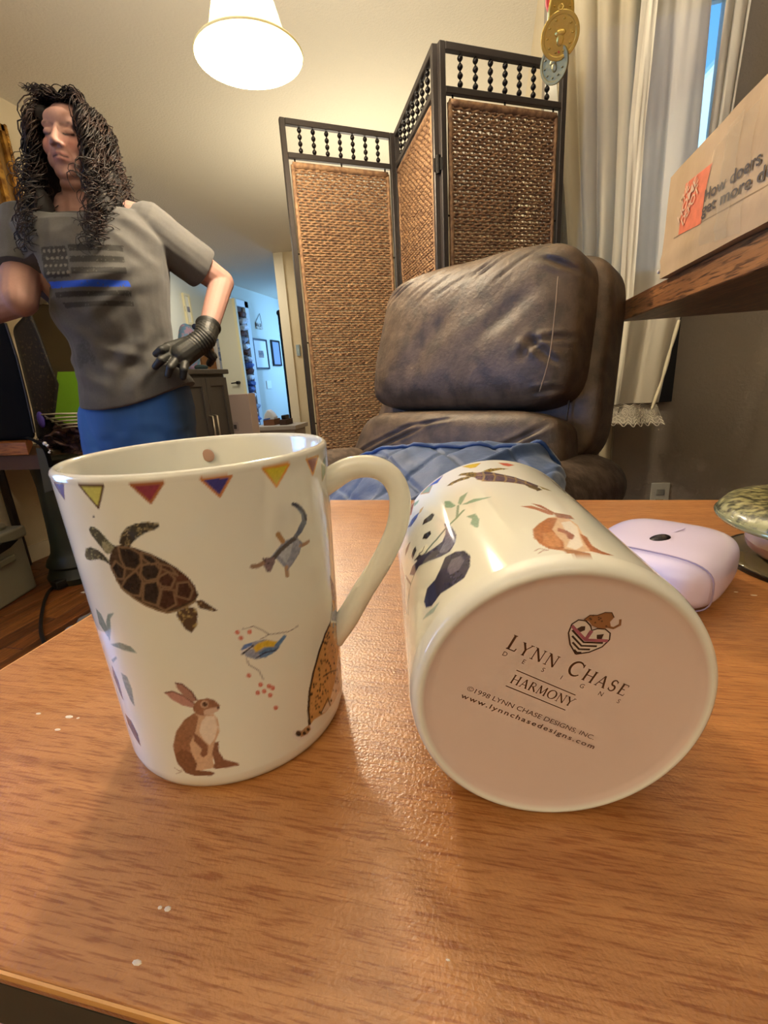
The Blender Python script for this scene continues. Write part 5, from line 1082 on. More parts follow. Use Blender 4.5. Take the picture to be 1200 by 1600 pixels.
# ---- folding screen of three woven panels
SC = .95/.87
F_ = [(-.784, 1.935), (-.388, 2.217), (-.166, 1.717), (.245, 1.971)]
iron = mat('dark_iron', '#38322e', .42, .3, bump=(120, .2, .002))
iron_bead = mat('bead_black', '#1c1917', .25, .4)
grass = mat('seagrass', '#92714f', .75, vary=(60, '#6e5038', 4, .4, .62), bump=(400, .5, .002))
screen = thing('folding_screen', 'three-panel folding screen of woven brown seagrass in a dark metal frame', 'screen', Vector((-.3, 2.0, 0)))
ZT = ZC+.95
bead = MB().lathe([(.0008, 0)]+[(max(.0022, .0088*abs(math.sin(math.pi*4*t))**.8), t*.088) for t in [i/40 for i in range(1, 40)]]+[(.0008, .088)], (0, 0, 0), 10).mesh('spindle')
bead.materials.append(iron_bead); bead.shade_smooth()
for pi in range(3):
    P0, P1 = Vector((*F_[pi], 0)), Vector((*F_[pi+1], 0)); d = (P1-P0).normalized(); nrm = Vector((-d.y, d.x, 0)); W = (P1-P0).length
    P0 = P0+d*.008; W -= .016
    Rm = Matrix((d, nrm, Z_)).transposed()
    def bx(b, x0, x1, z0, z1, t=.010): return b.box((x0, -t, z0), (x1, t, z1), Rm, P0)
    for x0 in (0, W-.02): bx(MB(), x0, x0+.02, 0.012, ZT).build('post', iron, screen, bevel=.002, seg=1)
    bx(MB(), .02, W-.02, ZT-.021, ZT, .010).build('top_rail', iron, screen, bevel=.002, seg=1)
    bx(MB(), .02, W-.02, ZT-.128, ZT-.109, .009).build('lower_rail', iron, screen, bevel=.002, seg=1)
    bx(MB(), .02, W-.02, .10, .12, .009).build('bottom_rail', iron, screen, bevel=.002, seg=1)
    for x0 in (.001, W-.019):
        c = P0+d*(x0+.009); MB().lathe([(.001, 0), (.011, 0), (.011, .012), (.001, .012)], c, 10).build('foot', iron_bead, screen)
    for k in range(7):
        o = bpy.data.objects.new('spindle', bead); sc.collection.objects.link(o); o.parent = screen
        o.location = P0+d*(.02+(W-.04)*(k+1)/8)+Z_*(ZT-.109)-Vector(screen.location)
    # woven panel: rows of twisted cord over vertical warps
    xa, xb, za, zb = .036, W-.036, .145, ZT-.148
    rows = int((zb-za)/.0098); cols = int((xb-xa)/.0150); vs = []; fs = []
    rn = random.Random(40+pi)
    for r in range(rows):
        z0 = za+(r+.5)*(zb-za)/rows; jz = rn.uniform(-.0006, .0006); n = cols*2+1; base_ = len(vs)
        wob = rn.uniform(0, 6)
        for k in range(n):
            x = xa+(xb-xa)*k/(n-1); s = 1 if (k+r) % 2 else -1; on = k % 2
            rad = (.0060 if on else .0047)*rn.uniform(.86, 1.12); y = (.0022*(1 if (k//2+r) % 2 else -1))
            zz = z0+jz+.0012*math.sin(x*23+wob)+(.0009*(-1)**(k//2+r) if on else 0)
            c = P0+d*x+nrm*y
            for a in range(5):
                t = 2*math.pi*a/5+.3; vs.append((c.x+nrm.x*rad*math.cos(t), c.y+nrm.y*rad*math.cos(t), zz+rad*.86*math.sin(t)))
        fs += [(base_+k*5+a, base_+k*5+(a+1) % 5, base_+(k+1)*5+(a+1) % 5, base_+(k+1)*5+a) for k in range(n-1) for a in range(5)]
    b = MB(); b.v = vs; b.f = fs
    wv = link_mesh('woven_panel', b.mesh('weave'), grass, screen, True); wv['kind'] = 'stuff'
    b = MB()
    for k in range(cols):
        x = xa+(xb-xa)*(k+.5)/cols; c = P0+d*x
        b.tube([c+Z_*za, c+Z_*zb], .0017, 4)
    b.build('warp_cords', grass, screen, kind='stuff')
    b = MB()
    for x in (xa, xb): b.tube([P0+d*x+Z_*(za+(zb-za)*t/30)+nrm*.0015*math.sin(t*2.1) for t in range(31)], .0085, 7)
    b.tube([P0+d*(xa+(xb-xa)*t/16)+Z_*zb for t in range(17)], .0115, 7); b.tube([P0+d*(xa+(xb-xa)*t/16)+Z_*za for t in range(17)], .0115, 7)
    b.build('rope_border', grass, screen, True)
    for z in [za+(zb-za)*f for f in (.12, .36, .58, .80)]:
        for x0, x1 in ((.018, xa+.006), (W-.018, xb-.006)): MB().tube([P0+d*x0+Z_*z, P0+d*x1+Z_*(z-.003)], .0032, 5).build('tie_peg', iron_bead, screen)
    for x in (xa+.01, (xa+xb)/2, xb-.01): MB().tube([P0+d*x+Z_*(ZT-.128), P0+d*x+Z_*(zb-.006)], .0032, 5).build('tie_peg', iron_bead, screen)
for (hx, hy) in F_[1:3]:
    for z in (ZT-.34, ZT-1.0, .35):
        MB().lathe([(.001, 0), (.0075, 0), (.0075, .05), (.001, .05)], (hx, hy, z), 10).box((hx-.014, hy-.004, z+.008), (hx+.014, hy+.004, z+.042)).build('hinge', iron_bead, screen)

# ---- recliner
leather = mat('worn_brown_leather', '#5f4c38', .52, vary=(26, '#463727', 8, .38, .62), bump=(110, .3, .004), bump2=(500, .22, .002), spec=.55)
leather_s = mat('suede_brown', '#5c4c3f', .6, vary=(45, '#3f3227', 8, .38, .6), bump=(200, .3, .003))
seamm = mat('leather_piping', '#3a3028', .4)
UR = Vector((.83, -.557, 0)).normalized(); FN = Vector((-.557, -.83, 0)).normalized(); TL_ = math.radians(14)
nt_ = (FN*math.cos(TL_)+Z_*math.sin(TL_)).normalized(); vt = nt_.cross(UR)*-1
if vt.z < 0: vt = -vt
PR = Vector((.177, 1.132, ZC+.21))
rec = thing('recliner', 'worn dark brown leather recliner with puffy headrest cushion', 'armchair', Vector((.15, 1.35, 0)))
def puffy(quad, depth, k, n, bulge=.02, seed=0, wr=.0, plane=None, back=0., creases=()):
    """quad: BL, BR, TR, TL pixel corners on the chair's front plane"""
    P = PR-nt_*back if plane is None else plane
    q = [on_plane(x, y, P, nt_) for x, y in quad]; b = MB()
    fs = [(0, 1, 2, 1), (0, 1, 2, -1), (1, 2, 0, 1), (1, 2, 0, -1), (2, 0, 1, 1), (2, 0, 1, -1)]
    for a, bb, d, sg in fs:
        def fn(u, v):
            p = [0, 0, 0]; p[a] = u*2-1; p[bb] = v*2-1; p[d] = sg
            l = sum(abs(t)**k for t in p)**(1/k); p = [t/l for t in p]
            s, t = (p[0]+1)/2, (p[1]+1)/2
            w = (q[0]*(1-s)+q[1]*s)*(1-t)+(q[3]*(1-s)+q[2]*s)*t
            w = w+nt_*(depth/2*(p[2]-1)+bulge*(1-p[0]**4)*(1-p[1]**4)*(1 if p[2] > 0 else 0))
            if p[2] > -.2:
                for (cx_, cy_, cl, ca, cw, cdp) in creases:          # centre, length, angle, width, depth
                    dx, dy = (p[0]-cx_), (p[1]-cy_); e, f = dx*math.cos(ca)+dy*math.sin(ca), -dx*math.sin(ca)+dy*math.cos(ca)
                    f += .25*cl*math.sin(e/cl*2)*.3
                    w = w-nt_*cdp*math.exp(-(e/cl)**4)*math.exp(-(f/cw)**2)+nt_*cdp*.5*math.exp(-(e/cl)**4)*math.exp(-((abs(f)-cw*2)/cw)**2)
            if wr: w = w+nt_*wr*(noise.noise(w*7+Vector((seed, 0, 0)))+.5*noise.noise(w*16+Vector((seed, 3, 0))))
            return w
        b.grid(n, n, fn)
    return b
random.seed(31)
cr1 = [(-.85+i*.16+random.uniform(-.05, .05), .72+.1*math.sin(i), .22+random.random()*.15, math.radians(50+random.uniform(-8, 8)), .018, .0035) for i in range(10)]
cr1 += [(.80, -.35, .18, math.radians(-50), .03, .010), (.72, -.30, .14, math.radians(80), .03, .008), (.88, -.22, .12, math.radians(20), .03, .008), (.86, .62, .16, math.radians(-30), .03, .008), (.9, -.8, .14, math.radians(20), .03, .007), (.5, .1, .35, math.radians(60), .08, .004), (-.2, -.1, .4, math.radians(70), .1, .004)]
puffy([(568, 638), (882, 634), (914, 350), (600, 436)], .15, 5.5, 64, .028, 1, .006, creases=cr1).build('headrest_cushion', leather, rec, True, merge=True)
cr2 = [(-.55, .2, .5, math.radians(55), .03, .006), (-.35, .2, .5, math.radians(58), .03, .006), (.66, 0, .6, math.radians(70), .03, .006), (-.1, .6, .3, math.radians(30), .04, .004)]
puffy([(522, 760), (872, 752), (872, 636), (566, 640)], .14, 5, 56, .022, 5, .005, creases=cr2).build('lumbar_cushion', leather, rec, True, merge=True)
puffy([(560, 730), (922, 726), (962, 376), (640, 450)], .13, 7, 48, .0, 9, .004, back=.10).build('back_shell', leather, rec, True, merge=True)
# piping down the right side of the shell, stitching on the cushions
def edge_tube(pts, off, r, name, m):
    q = [on_plane(x, y, PR-nt_*off, nt_) for x, y in pts]; MB().tube(smoothpath(q, 8), r, 6).build(name, m, rec, True)
edge_tube([(905, 452), (904, 520), (893, 600), (878, 700)], -.012+.10, .0028, 'piping', seamm)
edge_tube([(872, 432), (866, 500), (858, 560), (843, 612)], -.022, .0012, 'stitching', mat('tan_thread', '#8a745c', .7))
def roll(p0, p1, r, name, flat=1.0):
    p0, p1 = Vector(p0), Vector(p1); d = (p1-p0); n = 14; pts = []; rs = []
    for i in range(n+1):
        t = i/n; e = 1-abs(2*t-1)**7; pts.append(p0+d*t); rs.append(r*max(.25, e**.5))
    b = MB().tube(pts, rs, 28, flat=flat)
    b.v = [tuple(Vector(v)+Vector((1, 1, 1))*.006*noise.noise(Vector(v)*9)) for v in b.v]
    return b.build(name, leather_s, rec, True)
ra = at(893, 765, y=1.10); ra.z -= .01
roll(ra+UR*.01-FN*.16, ra+FN*.52, .088, 'arm')
la = ra-UR*.62; la.z = ra.z
la = at(548, 735, y=1.36)
roll(la-FN*.10, la+FN*.42, .075, 'arm')
MB().box((-.20, -.02, .16), (.20, .50, .46), Matrix((UR, FN, Z_)).transposed(), Vector((.03, 1.28, 0))).build('seat', leather, rec, bevel=.04, seg=3)
MB().box((-.30, -.14, .05), (.30, .50, .40), Matrix((UR, FN, Z_)).transposed(), Vector((.03, 1.28, 0))).build('base', leather_s, rec, bevel=.02, seg=3)
MB().box((-.26, -.08, .0), (.26, .42, .05), Matrix((UR, FN, Z_)).transposed(), Vector((.03, 1.28, 0))).build('plinth', iron_bead, rec)

# ---- blue quilted throw
quilt = mat('blue_quilted_satin', '#2f486c', .6, vary=(9, '#273d5e', 4, .4, .6), sheen=.3, bump=(35, .25, .01), spec=.6)
ridge = [(505, 752), (530, 730), (560, 712), (600, 703), (640, 698), (690, 693), (740, 692), (790, 694), (830, 699), (858, 712), (876, 735), (887, 768), (891, 812)]
RG = smoothpath([at(x, y, y=1.02+(.04 if x < 600 else 0)) for x, y in ridge], 14)
def quilt_fn(u, v):
    k = u*(len(RG)-1); i = min(int(k), len(RG)-2); p = RG[i].lerp(RG[i+1], k-i)
    # the cloth falls over the seat towards the table, then hangs
    vv = max(0, v-.14)/.86; y = p.y-.44*vv+(0 if v > .14 else .10*(1-v/.14))
    z = p.z-.26*vv**1.7-(.05*(1-v/.14)**2 if v < .14 else 0)
    w = Vector((p.x*(1-.12*vv), y, z))
    a, c = (w.x*1.0+w.y*.75)/.125, (w.x*1.0-w.y*.95)/.125
    da, dc = abs(a-round(a)), abs(c-round(c))
    h = -.005*math.exp(-(da/.05)**2)-.005*math.exp(-(dc/.05)**2)
    h += .010*noise.noise(w*9)+.006*noise.noise(w*22)
    for (fx, s, amp) in ((-.02, 1.2, .02), (.12, .4, .018)):                    # long soft folds
        t = (w.x-fx)-s*(w.y-.9); h += amp*math.exp(-(t/.018)**2)
    return w+Vector((0, -.35, .94))*h
b = MB().grid(230, 130, quilt_fn)
th_ = thing('quilted_throw', 'blue diamond-quilted throw heaped over the recliner seat and arm', 'blanket', Vector((.05, .85, .5)))
qo = b.build('quilt', quilt, th_, True); sm_ = qo.modifiers.new('thick', 'SOLIDIFY'); sm_.thickness = .008; sm_.offset = -1
hem = [Vector(quilt_fn(i/60, .13+.06*math.sin(i/19))) + Z_*.003 for i in range(4, 56)]
MB().tube(hem, .0045, 6).build('hem_binding', mat('quilt_binding', '#2f4a78', .45), th_, True)

# ---- sheer curtains on the back wall
def cloth(name, label, left, right, m, folds, amp, y0, ny=60, nx=90, group=None, seed=0, thick=.0012, parent=None):
    """left/right: (z, x) pairs giving the side outlines"""
    def side(L, z):
        L = sorted(L)
        if z <= L[0][0]: return L[0][1]
        for (z0, x0), (z1, x1) in zip(L, L[1:]):
            if z <= z1: return x0+(x1-x0)*(z-z0)/(z1-z0)
        return L[-1][1]
    zb, zt = min(left[0][0], left[-1][0]), max(left[0][0], left[-1][0])
    def fn(u, v):
        z = zb+(zt-zb)*v; xa_, xb_ = side(left, z), side(right, z); x = xa_+(xb_-xa_)*u
        ph = folds*u*2*math.pi+seed+.6*noise.noise(Vector((u*3, z*.8, seed)))
        return Vector((x+.006*math.sin(ph*1.0+1), y0+amp*math.sin(ph)*(.6+.4*noise.noise(Vector((u*5, z*.7, seed+5))))+.008*noise.noise(Vector((u*8, z*3, seed))), z))
    b = MB().grid(nx, ny, fn)
    o = b.build(name, m, parent, True)
    return tag(o, label, 'curtain' if parent is None else None, group) if parent is None else o
def sheer(name, c, al, tr): return mat(name, c, .8, alpha=al, translucent=tr, bump=(300, .15, .001))
s_beige = sheer('sheer_beige', '#b4a88c', .97, .08); s_white = sheer('sheer_white', '#c6beaa', .95, .10)
YC = 2.06
def xz(px, py, y): p = at(px, py, y=y); return (p.z, p.x)
ZTOP = 2.32
rod = thing('curtain_rod', 'slim dark curtain rod above the window on the back wall', 'rod', Vector((.6, YC, ZTOP)))
MB().tube([(.17, YC, ZTOP+.012), (1.19, YC, ZTOP+.012)], .010, 12).build('bar', iron_bead, rod, True)
for x in (.24, 1.15): MB().tube([(x, YC, ZTOP+.012), (x, WY, ZTOP+.012)], .007, 8).build('bracket', iron_bead, rod)
t1 = thing('sheer_curtain', 'beige sheer curtain nearest the folding screen', 'curtain', Vector((.3, YC, ZTOP)))
cloth('sheer', None, [(.30, .30), (xz(885, 375, YC)[0], xz(885, 375, YC)[1]), (ZTOP, xz(848, 0, YC)[1]-.01)], [(.30, .50), (ZTOP, .50)], s_beige, 4.3, .020, YC, seed=1, parent=t1)
t2 = thing('sheer_curtain', 'long sheer curtain with lace hem gathered behind the wooden shelf', 'curtain', Vector((.6, YC-.04, ZTOP)))
YB = YC-.055
zl, xl = xz(945, 640, YB); 
L2 = [xz(947, 632, YB), xz(968, 475, YB), xz(985, 200, YB), (ZTOP, xz(1002, 0, YB)[1]+.01)]
R2c = [(L2[0][0], xz(1026, 632, YB)[1]), xz(1040, 570, YB), xz(1060, 500, YB), xz(1087, 240, YB), (ZTOP, xz(1112, 0, YB)[1]-.012)]
cloth('sheer', None, L2, R2c, s_white, 1.7, .014, YB, ny=90, nx=100, seed=2.2, parent=t2)
# doubled side hem and gathered right edge
L3 = L2; R3 = [(z, x+.045) for z, x in L2]
cloth('side_hem', None, L3, R3, sheer('sheer_hem', '#ded7c2', .96, .1), .5, .004, YB-.026, nx=8, seed=.5, parent=t2)
gp = [at(1061, 500, y=YB-.02), at(1048, 545, y=YB-.022), at(1034, 595, y=YB-.024), at(1018, 640, y=YB-.022)]
MB().tube(smoothpath(gp, 8), [.006+.004*abs(math.sin(i*.4)) for i in range(25)], 8, flat=.6).build('gathered_edge', sheer('sheer_gather', '#e0d6b8', .98, .1), t2, True)
# lace border: scalloped strip with rings and sprigs, built as thin threads
lace = mat('lace_thread', '#dcd4c0', .7)
la0, la1 = at(945, 632, y=YB), at(1026, 632, y=YB); lb0, lb1 = at(942, 664, y=YB-.01), at(1037, 664, y=YB-.01)
def lp(u, v):
    a = la0.lerp(la1, u); c = lb0.lerp(lb1, u); w = a.lerp(c, v); w.y += .022*math.sin(u*9+.6)-.012*v; return w
b = MB()
for v0, a_, fr in ((.02, .05, 5), (.10, .05, 5), (.62, .06, 7), (.80, .09, 7), (.95, .10, 7)):
    b.tube([lp(i/70, v0+a_*math.sin(i/70*fr*2*math.pi)) for i in range(71)], .0016 if v0 > .7 else .0011, 5)
for i in range(9):
    for (r0, vv) in ((.10, .36), (.05, .36), (.07, .75)):
        u0 = (i+.5+(.5 if vv > .5 else 0))/9.6
        b.tube([lp(min(max(u0+r0*.42*math.cos(t*math.pi/6), 0), 1), vv+r0*1.9*math.sin(t*math.pi/6)) for t in range(13)], .0011, 4)
for i in range(46):
    u0 = i/46; b.tube([lp(u0, .08), lp(min(u0+.025, 1), .95)], .0005, 3); b.tube([lp(min(u0+.025, 1), .08), lp(u0, .95)], .0005, 3)
b.build('lace_border', lace, t2, label='scalloped cream lace border')
b = MB().grid(60, 8, lambda u, v: lp(u, v*.93)+Vector((0, .002, 0)))
b.build('lace_net', sheer('lace_net', '#c8c0ac', .55, .1), t2, True)
t3 = thing('sheer_curtain', 'narrow sheer curtain strip right of the bright window gap', 'curtain', Vector((.8, YC, ZTOP)))
cloth('sheer', None, [(ZC+.25, xz(1103, 262, YB)[1]), xz(1107, 225, YB), (ZTOP, xz(1133, 0, YB)[1]+.012)], [(ZC+.25, xz(1140, 200, YB)[1]), xz(1147, 177, YB), (ZTOP, xz(1177, 0, YB)[1]+.015)], s_white, 2, .012, YB, seed=4, nx=40, parent=t3)
# black panel on the wall by the curtain
a0 = at(1026, 625, y=WY-.03); a1 = at(1062, 500, y=WY-.03)
tag(MB().box((a0.x-.04, WY-.03, at(1040, 628, y=WY-.03).z), (at(1053, 600, y=WY-.03).x, WY-.001, ZC+.34)).build('wall_panel', mat('matte_black', '#0d0c0c', .6), bevel=.003), 'flat black panel on the wall behind the lace-hemmed curtain', 'panel')

# ---- wooden shelf and carton
SX = .32; ZS = ZC+.447*SX
shw = wood('dark_oak_shelf', '#a06a38', '#6e4220', 'y', 1, .42, 34, .3, pores='#5a3a22')
sh_ = thing('wall_shelf', 'thick brown oak shelf board carrying the shipping carton', 'shelf', Vector((.75, .5, ZS-.045)))
MB().box((SX, -.6, ZS-.045), (1.2, 1.375, ZS)).build('board', shw, sh_, bevel=.0015, seg=1)
for y in (-.3, 1.1): MB().prism([(1.2, y, ZS-.045), (.92, y, ZS-.045), (.92, y, ZS-.06), (1.185, y, ZS-.30), (1.2, y, ZS-.30)], (0, .03, 0)).build('bracket', shw, sh_)
BXF = .308
def bf(px, py, dx=0): return at(px, py, x=BXF+dx)
cart = mat('corrugated_cardboard', '#b89a70', .75, vary=(7, '#a88a5e', 5, .35, .65), bump=(60, .12, .004), bump2=(9, .3, .01))
bt = thing('shipping_carton', 'taped cardboard shipping carton with an orange logo on the shelf', 'box', Vector((.5, .8, ZS)))
yb1 = bf(1032, 428).y; z0 = ZS+.0005; zt = bf(1045, 280).z; yb0 = .36
b = MB(); NX, NZ = 40, 16
def facept(u, v):
    y = yb1+(yb0-yb1)*u; z = z0+(zt-z0)*v
    return Vector((BXF-.004*math.sin(math.pi*v)*math.sin(math.pi*min(u*1.3, 1))+.0025*noise.noise(Vector((0, y*12, z*16)))-.003*math.exp(-((v-.17)/.03)**2), y, z))
front = [[facept(i/NX, j/NZ) for i in range(NX+1)] for j in range(NZ+1)]
v = [p for row in front for p in row]; n0 = len(v); f = [(j*(NX+1)+i, j*(NX+1)+i+1, (j+1)*(NX+1)+i+1, (j+1)*(NX+1)+i) for j in range(NZ) for i in range(NX)]
XB = .62
v += [Vector((XB, p.y, p.z)) for row in front for p in row]
f += [(a+n0, d+n0, c+n0, b2+n0) for a, b2, c, d in f]
ring = [i for i in range(NX+1)]+[(j+1)*(NX+1)-1 for j in range(1, NZ+1)]+[NZ*(NX+1)+i for i in range(NX-1, -1, -1)]+[j*(NX+1) for j in range(NZ-1, 0, -1)]
for i in range(len(ring)): a, c = ring[i], ring[(i+1) % len(ring)]; f.append((a, c, c+n0, a+n0))
MB().add(v, f).build('carton_body', cart, bt, auto=35)
fx = BXF-.0065
def onface(y, z, lift=0): return Vector((fx-lift, y, z))
tape = mat('clear_packing_tape', '#ecd9ae', .06, alpha=.18, coat=1, bump=(40, .6, .004), spec=.8)
def facestrip(name, pts, m, lift, dense=12):
    """pts: four photo corners TL TR BR BL on the carton face"""
    q = [bf(*p, dx=-.0065) for p in pts]; 
    def fn(u, v):
        w = (q[0]*(1-u)+q[1]*u)*(1-v)+(q[3]*(1-u)+q[2]*u)*v
        vv = min(max((w.z-z0)/(zt-z0), 0), 1); uu = min(max((w.y-yb1)/(yb0-yb1), 0), 1)
        p = facept(uu, vv); return Vector((p.x-lift, w.y, w.z))
    return MB().grid(dense, dense, fn).build(name, m, bt, True)
facestrip('packing_tape', [(1110, 232), (1186, 150), (1150, 365), (1088, 385)], tape, .0012, 16)
facestrip('packing_tape', [(1133, 200), (1160, 170), (1130, 372), (1112, 380)], tape, .0020, 16)
org = mat('orange_ink', '#e0744a', .6, vary=(60, '#c9683f'))
facestrip('orange_logo', [(1067, 288), (1108.5, 254.5), (1091, 350), (1055.5, 368)], org, .0008)
def facemap(px, py, ang, dx=.0016):
    o = bf(px, py); ex = Vector((0, -math.cos(ang), math.sin(ang))); ey = Vector((0, math.sin(ang), math.cos(ang)))
    def fn(x, y):
        w = o+ex*x+ey*y; vv = min(max((w.z-z0)/(zt-z0), 0), 1); uu = min(max((w.y-yb1)/(yb0-yb1), 0), 1)
        p = facept(uu, vv); return Vector((p.x-dx, w.y, w.z))
    return fn
black_ink = mat('black_print_ink', '#4a4038', .6)
g0, g1 = bf(1106, 315), bf(1195, 254); an1 = math.atan2(g1.z-g0.z, g0.y-g1.y)
h1, h2 = bf(1101, 338), bf(1199, 281); an2 = math.atan2(h2.z-h1.z, h1.y-h2.y)
caph = (bf(1108.5, 296)-g0).length
font_text('How doers', caph*1.42, 'carton_lettering', black_ink, facemap(1106, 315, an1), bt, 1, (g1-g0).length, .0003)
o2 = bf(1101, 338)
font_text('get more done.', caph*1.42, 'carton_lettering', black_ink, facemap(1101, 337, an2), bt, 1, (g1-g0).length*1.55, .0003)
cardpale = mat('logo_knockout', '#c9a47c', .7)
Lw = (bf(1067, 288)-bf(1108.5, 254.5)).length
LQ = [bf(*p) for p in ((1055.5, 368), (1091, 350), (1108.5, 254.5), (1067, 288))]
for txt, a_, b_, ln in (('THE', .22, .52, .40), ('HOME', .22, .20, .86), ('DEPOT', .45, .10, .72)):
    def lf(x, y, a_=a_, b_=b_):
        a = a_+.70*x-.62*y; b_2 = b_+.70*x+.62*y
        w = (LQ[0]*(1-a)+LQ[1]*a)*(1-b_2)+(LQ[3]*(1-a)+LQ[2]*a)*b_2
        vv = min(max((w.z-z0)/(zt-z0), 0), 1); uu = min(max((w.y-yb1)/(yb0-yb1), 0), 1); p = facept(uu, vv); return Vector((p.x-.0024, w.y, w.z))
    font_text(txt, .3, 'logo_lettering', cardpale, lf, bt, .9, ln, .004)
facestrip('crease_line', [(1048, 372), (1200, 285), (1200, 288), (1047, 374)], mat('cardboard_crease', '#8d7048', .8), .0005)
cn = bf(1029, 426); b = MB().sphere((cn.x+.001, cn.y+.003, cn.z+.002), (.003, .003, .004), 10, 7)
b.build('torn_corner', mat('torn_paper', '#d8cbb2', .8), bt, True)

# ---- medals hanging from the ceiling on a red ribbon
goldm = mat('medal_gold', '#e6c766', .25, .6, bump=(160, .5, .002)); oldm = mat('medal_dull', '#8f8455', .4, .45, bump=(160, .5, .002))
ribbon = mat('red_ribbon', '#c23f3f', .6, bump=(200, .4, .002))
YM = 1.05
hook = (at(868, -60, y=YM))
def medal(px, py, r, nrm_, m, label, grp=None):
    c = at(px, py, y=YM+{0: 0, 1: -.012, 2: .012}[grp]); nz = Vector(nrm_).normalized(); ax_ = Z_ if abs(nz.z) < .9 else X_
    u_ = ax_.cross(nz).normalized(); w_ = nz.cross(u_); Rm = Matrix((u_, w_, nz)).transposed()
    t = thing('hanging_medal', label, 'medal', c)
    MB().lathe([(.0003, .0012), (r*.80, .0012), (r*.84, .0022), (r*.97, .0022), (r, .0012), (r, -.0012), (r*.97, -.0022), (r*.84, -.0022), (r*.8, -.0012), (.0003, -.0012)], c, 40, axis=Rm).build('disc', m, t, True, auto=30)
    b = MB()
    for k in range(10):
        a = k*math.pi/5
        for sgn in (1, -1): b.sphere(Vector(c)+Rm@Vector((r*.66*math.cos(a), r*.66*math.sin(a), .0013*sgn)), (.0024, .0024, .0012), 6, 5)
    for sgn in (1, -1):
        b.sphere(Vector(c)+Rm@Vector((0, r*.12, .0012*sgn)), (r*.30, r*.16, .0016), 10, 6, Rm); b.sphere(Vector(c)+Rm@Vector((0, -r*.16, .0012*sgn)), (r*.20, r*.26, .0016), 10, 6, Rm)
    b.build('relief', m, t, True)
    MB().tube([Vector(c)+w_*(r+.003)+Vector((.004*math.cos(a), 0, .004*math.sin(a))) for a in [k*math.pi/5 for k in range(11)]], .0009, 5).build('ring', m, t)
    return c
c1_ = medal(877, 20, .036, (.80, -.62, -.25), goldm, 'topmost gold medal seen almost edge-on', 0)
c2_ = medal(875, 56, .0315, (-.12, -.88, -.46), goldm, 'bright gold medal facing forward, middle of the three', 1)
c3_ = medal(866, 100, .0285, (-.62, -.70, -.30), oldm, 'dull bronze medal hanging lowest of the three', 2)
rb = thing('medal_ribbon', 'red braided ribbon holding the three medals', 'ribbon', Vector((hook.x, YM, CEIL)))
for k in range(3):
    MB().tube([Vector((hook.x+.004*math.sin(i*.9+k*2.1)-.002*k*0+(c2_.x-hook.x)*(1-i/60)*.3-.006, YM+.004*math.cos(i*.9+k*2.1), c2_.z+.028+(CEIL-c2_.z-.028)*i/60)) for i in range(61)], .0032, 5).build('strand', ribbon, rb, True)
MB().tube(smoothpath([at(862, -20, y=YM-.01), at(856, 4, y=YM-.01), at(860, 18, y=YM-.01), at(867, 30, y=YM-.01), at(870, 12, y=YM)], 6), .0042, 6).build('strand', ribbon, rb, True)
MB().tube([c3_+Vector((0, 0, .028)), c2_+Vector((0, .006, -.02))], .0012, 5).build('strand', ribbon, rb)

# ---- pendant lamp
lampg = mat('frosted_lamp_glass', '#fff2cf', .3, emit=('#ffe2a0', 2.2), translucent=.5)
lp_ = thing('pendant_lamp', 'lit bell-shaped frosted glass pendant lamp hanging from the ceiling', 'lamp', Vector((LAMP.x, LAMP.y, CEIL)))
z = LAMP.z
prof = [(r*.90, h*.90) for r, h in [(.154, -.062), (.1525, -.058), (.146, -.052), (.137, -.044), (.124, -.034), (.112, -.020), (.104, .0), (.097, .025), (.088, .055), (.075, .085), (.060, .108), (.045, .122), (.030, .130)]]
inner = [(r-.004, h) for r, h in reversed(prof)]
MB().lathe([(r, h+z) for r, h in prof+inner+[prof[0]]], (LAMP.x, LAMP.y, 0), 64).build('glass_shade', lampg, lp_, True)
MB().lathe([(r*.9, h*.9) for r, h in [(.154, -.0655), (.1570, -.062), (.1545, -.0585), (.1515, -.062), (.154, -.0655)]], (LAMP.x, LAMP.y, z), 64).build('shade_rim', mat('rim_glass', '#efe0a8', .2, emit=('#e8d080', .35)), lp_, True)
MB().sphere((LAMP.x, LAMP.y, z+.03), (.042, .042, .055), 20, 12).build('bulb', mat('glowing_bulb', '#ffffff', .3, emit=('#fff0c8', 6)), lp_, True)
brz = mat('lamp_bronze', '#6b5a44', .35, .7)
MB().lathe([(.001, .112), (.034, .112), (.034, .140), (.022, .150), (.010, .165), (.007, .175)], (LAMP.x, LAMP.y, z), 24).build('fitter', brz, lp_, True)
MB().tube([(LAMP.x, LAMP.y, z+.17), (LAMP.x, LAMP.y, CEIL-.02)], .006, 10).build('stem', brz, lp_)
MB().lathe([(.001, -.03), (.03, -.03), (.055, -.012), (.06, 0), (.001, 0)], (LAMP.x, LAMP.y, CEIL), 32).build('canopy', brz, lp_, True)
# ================================================================== LEFT SIDE AND HALL THINGS
fy = lambda px, py, y: at(px, py, y=y)
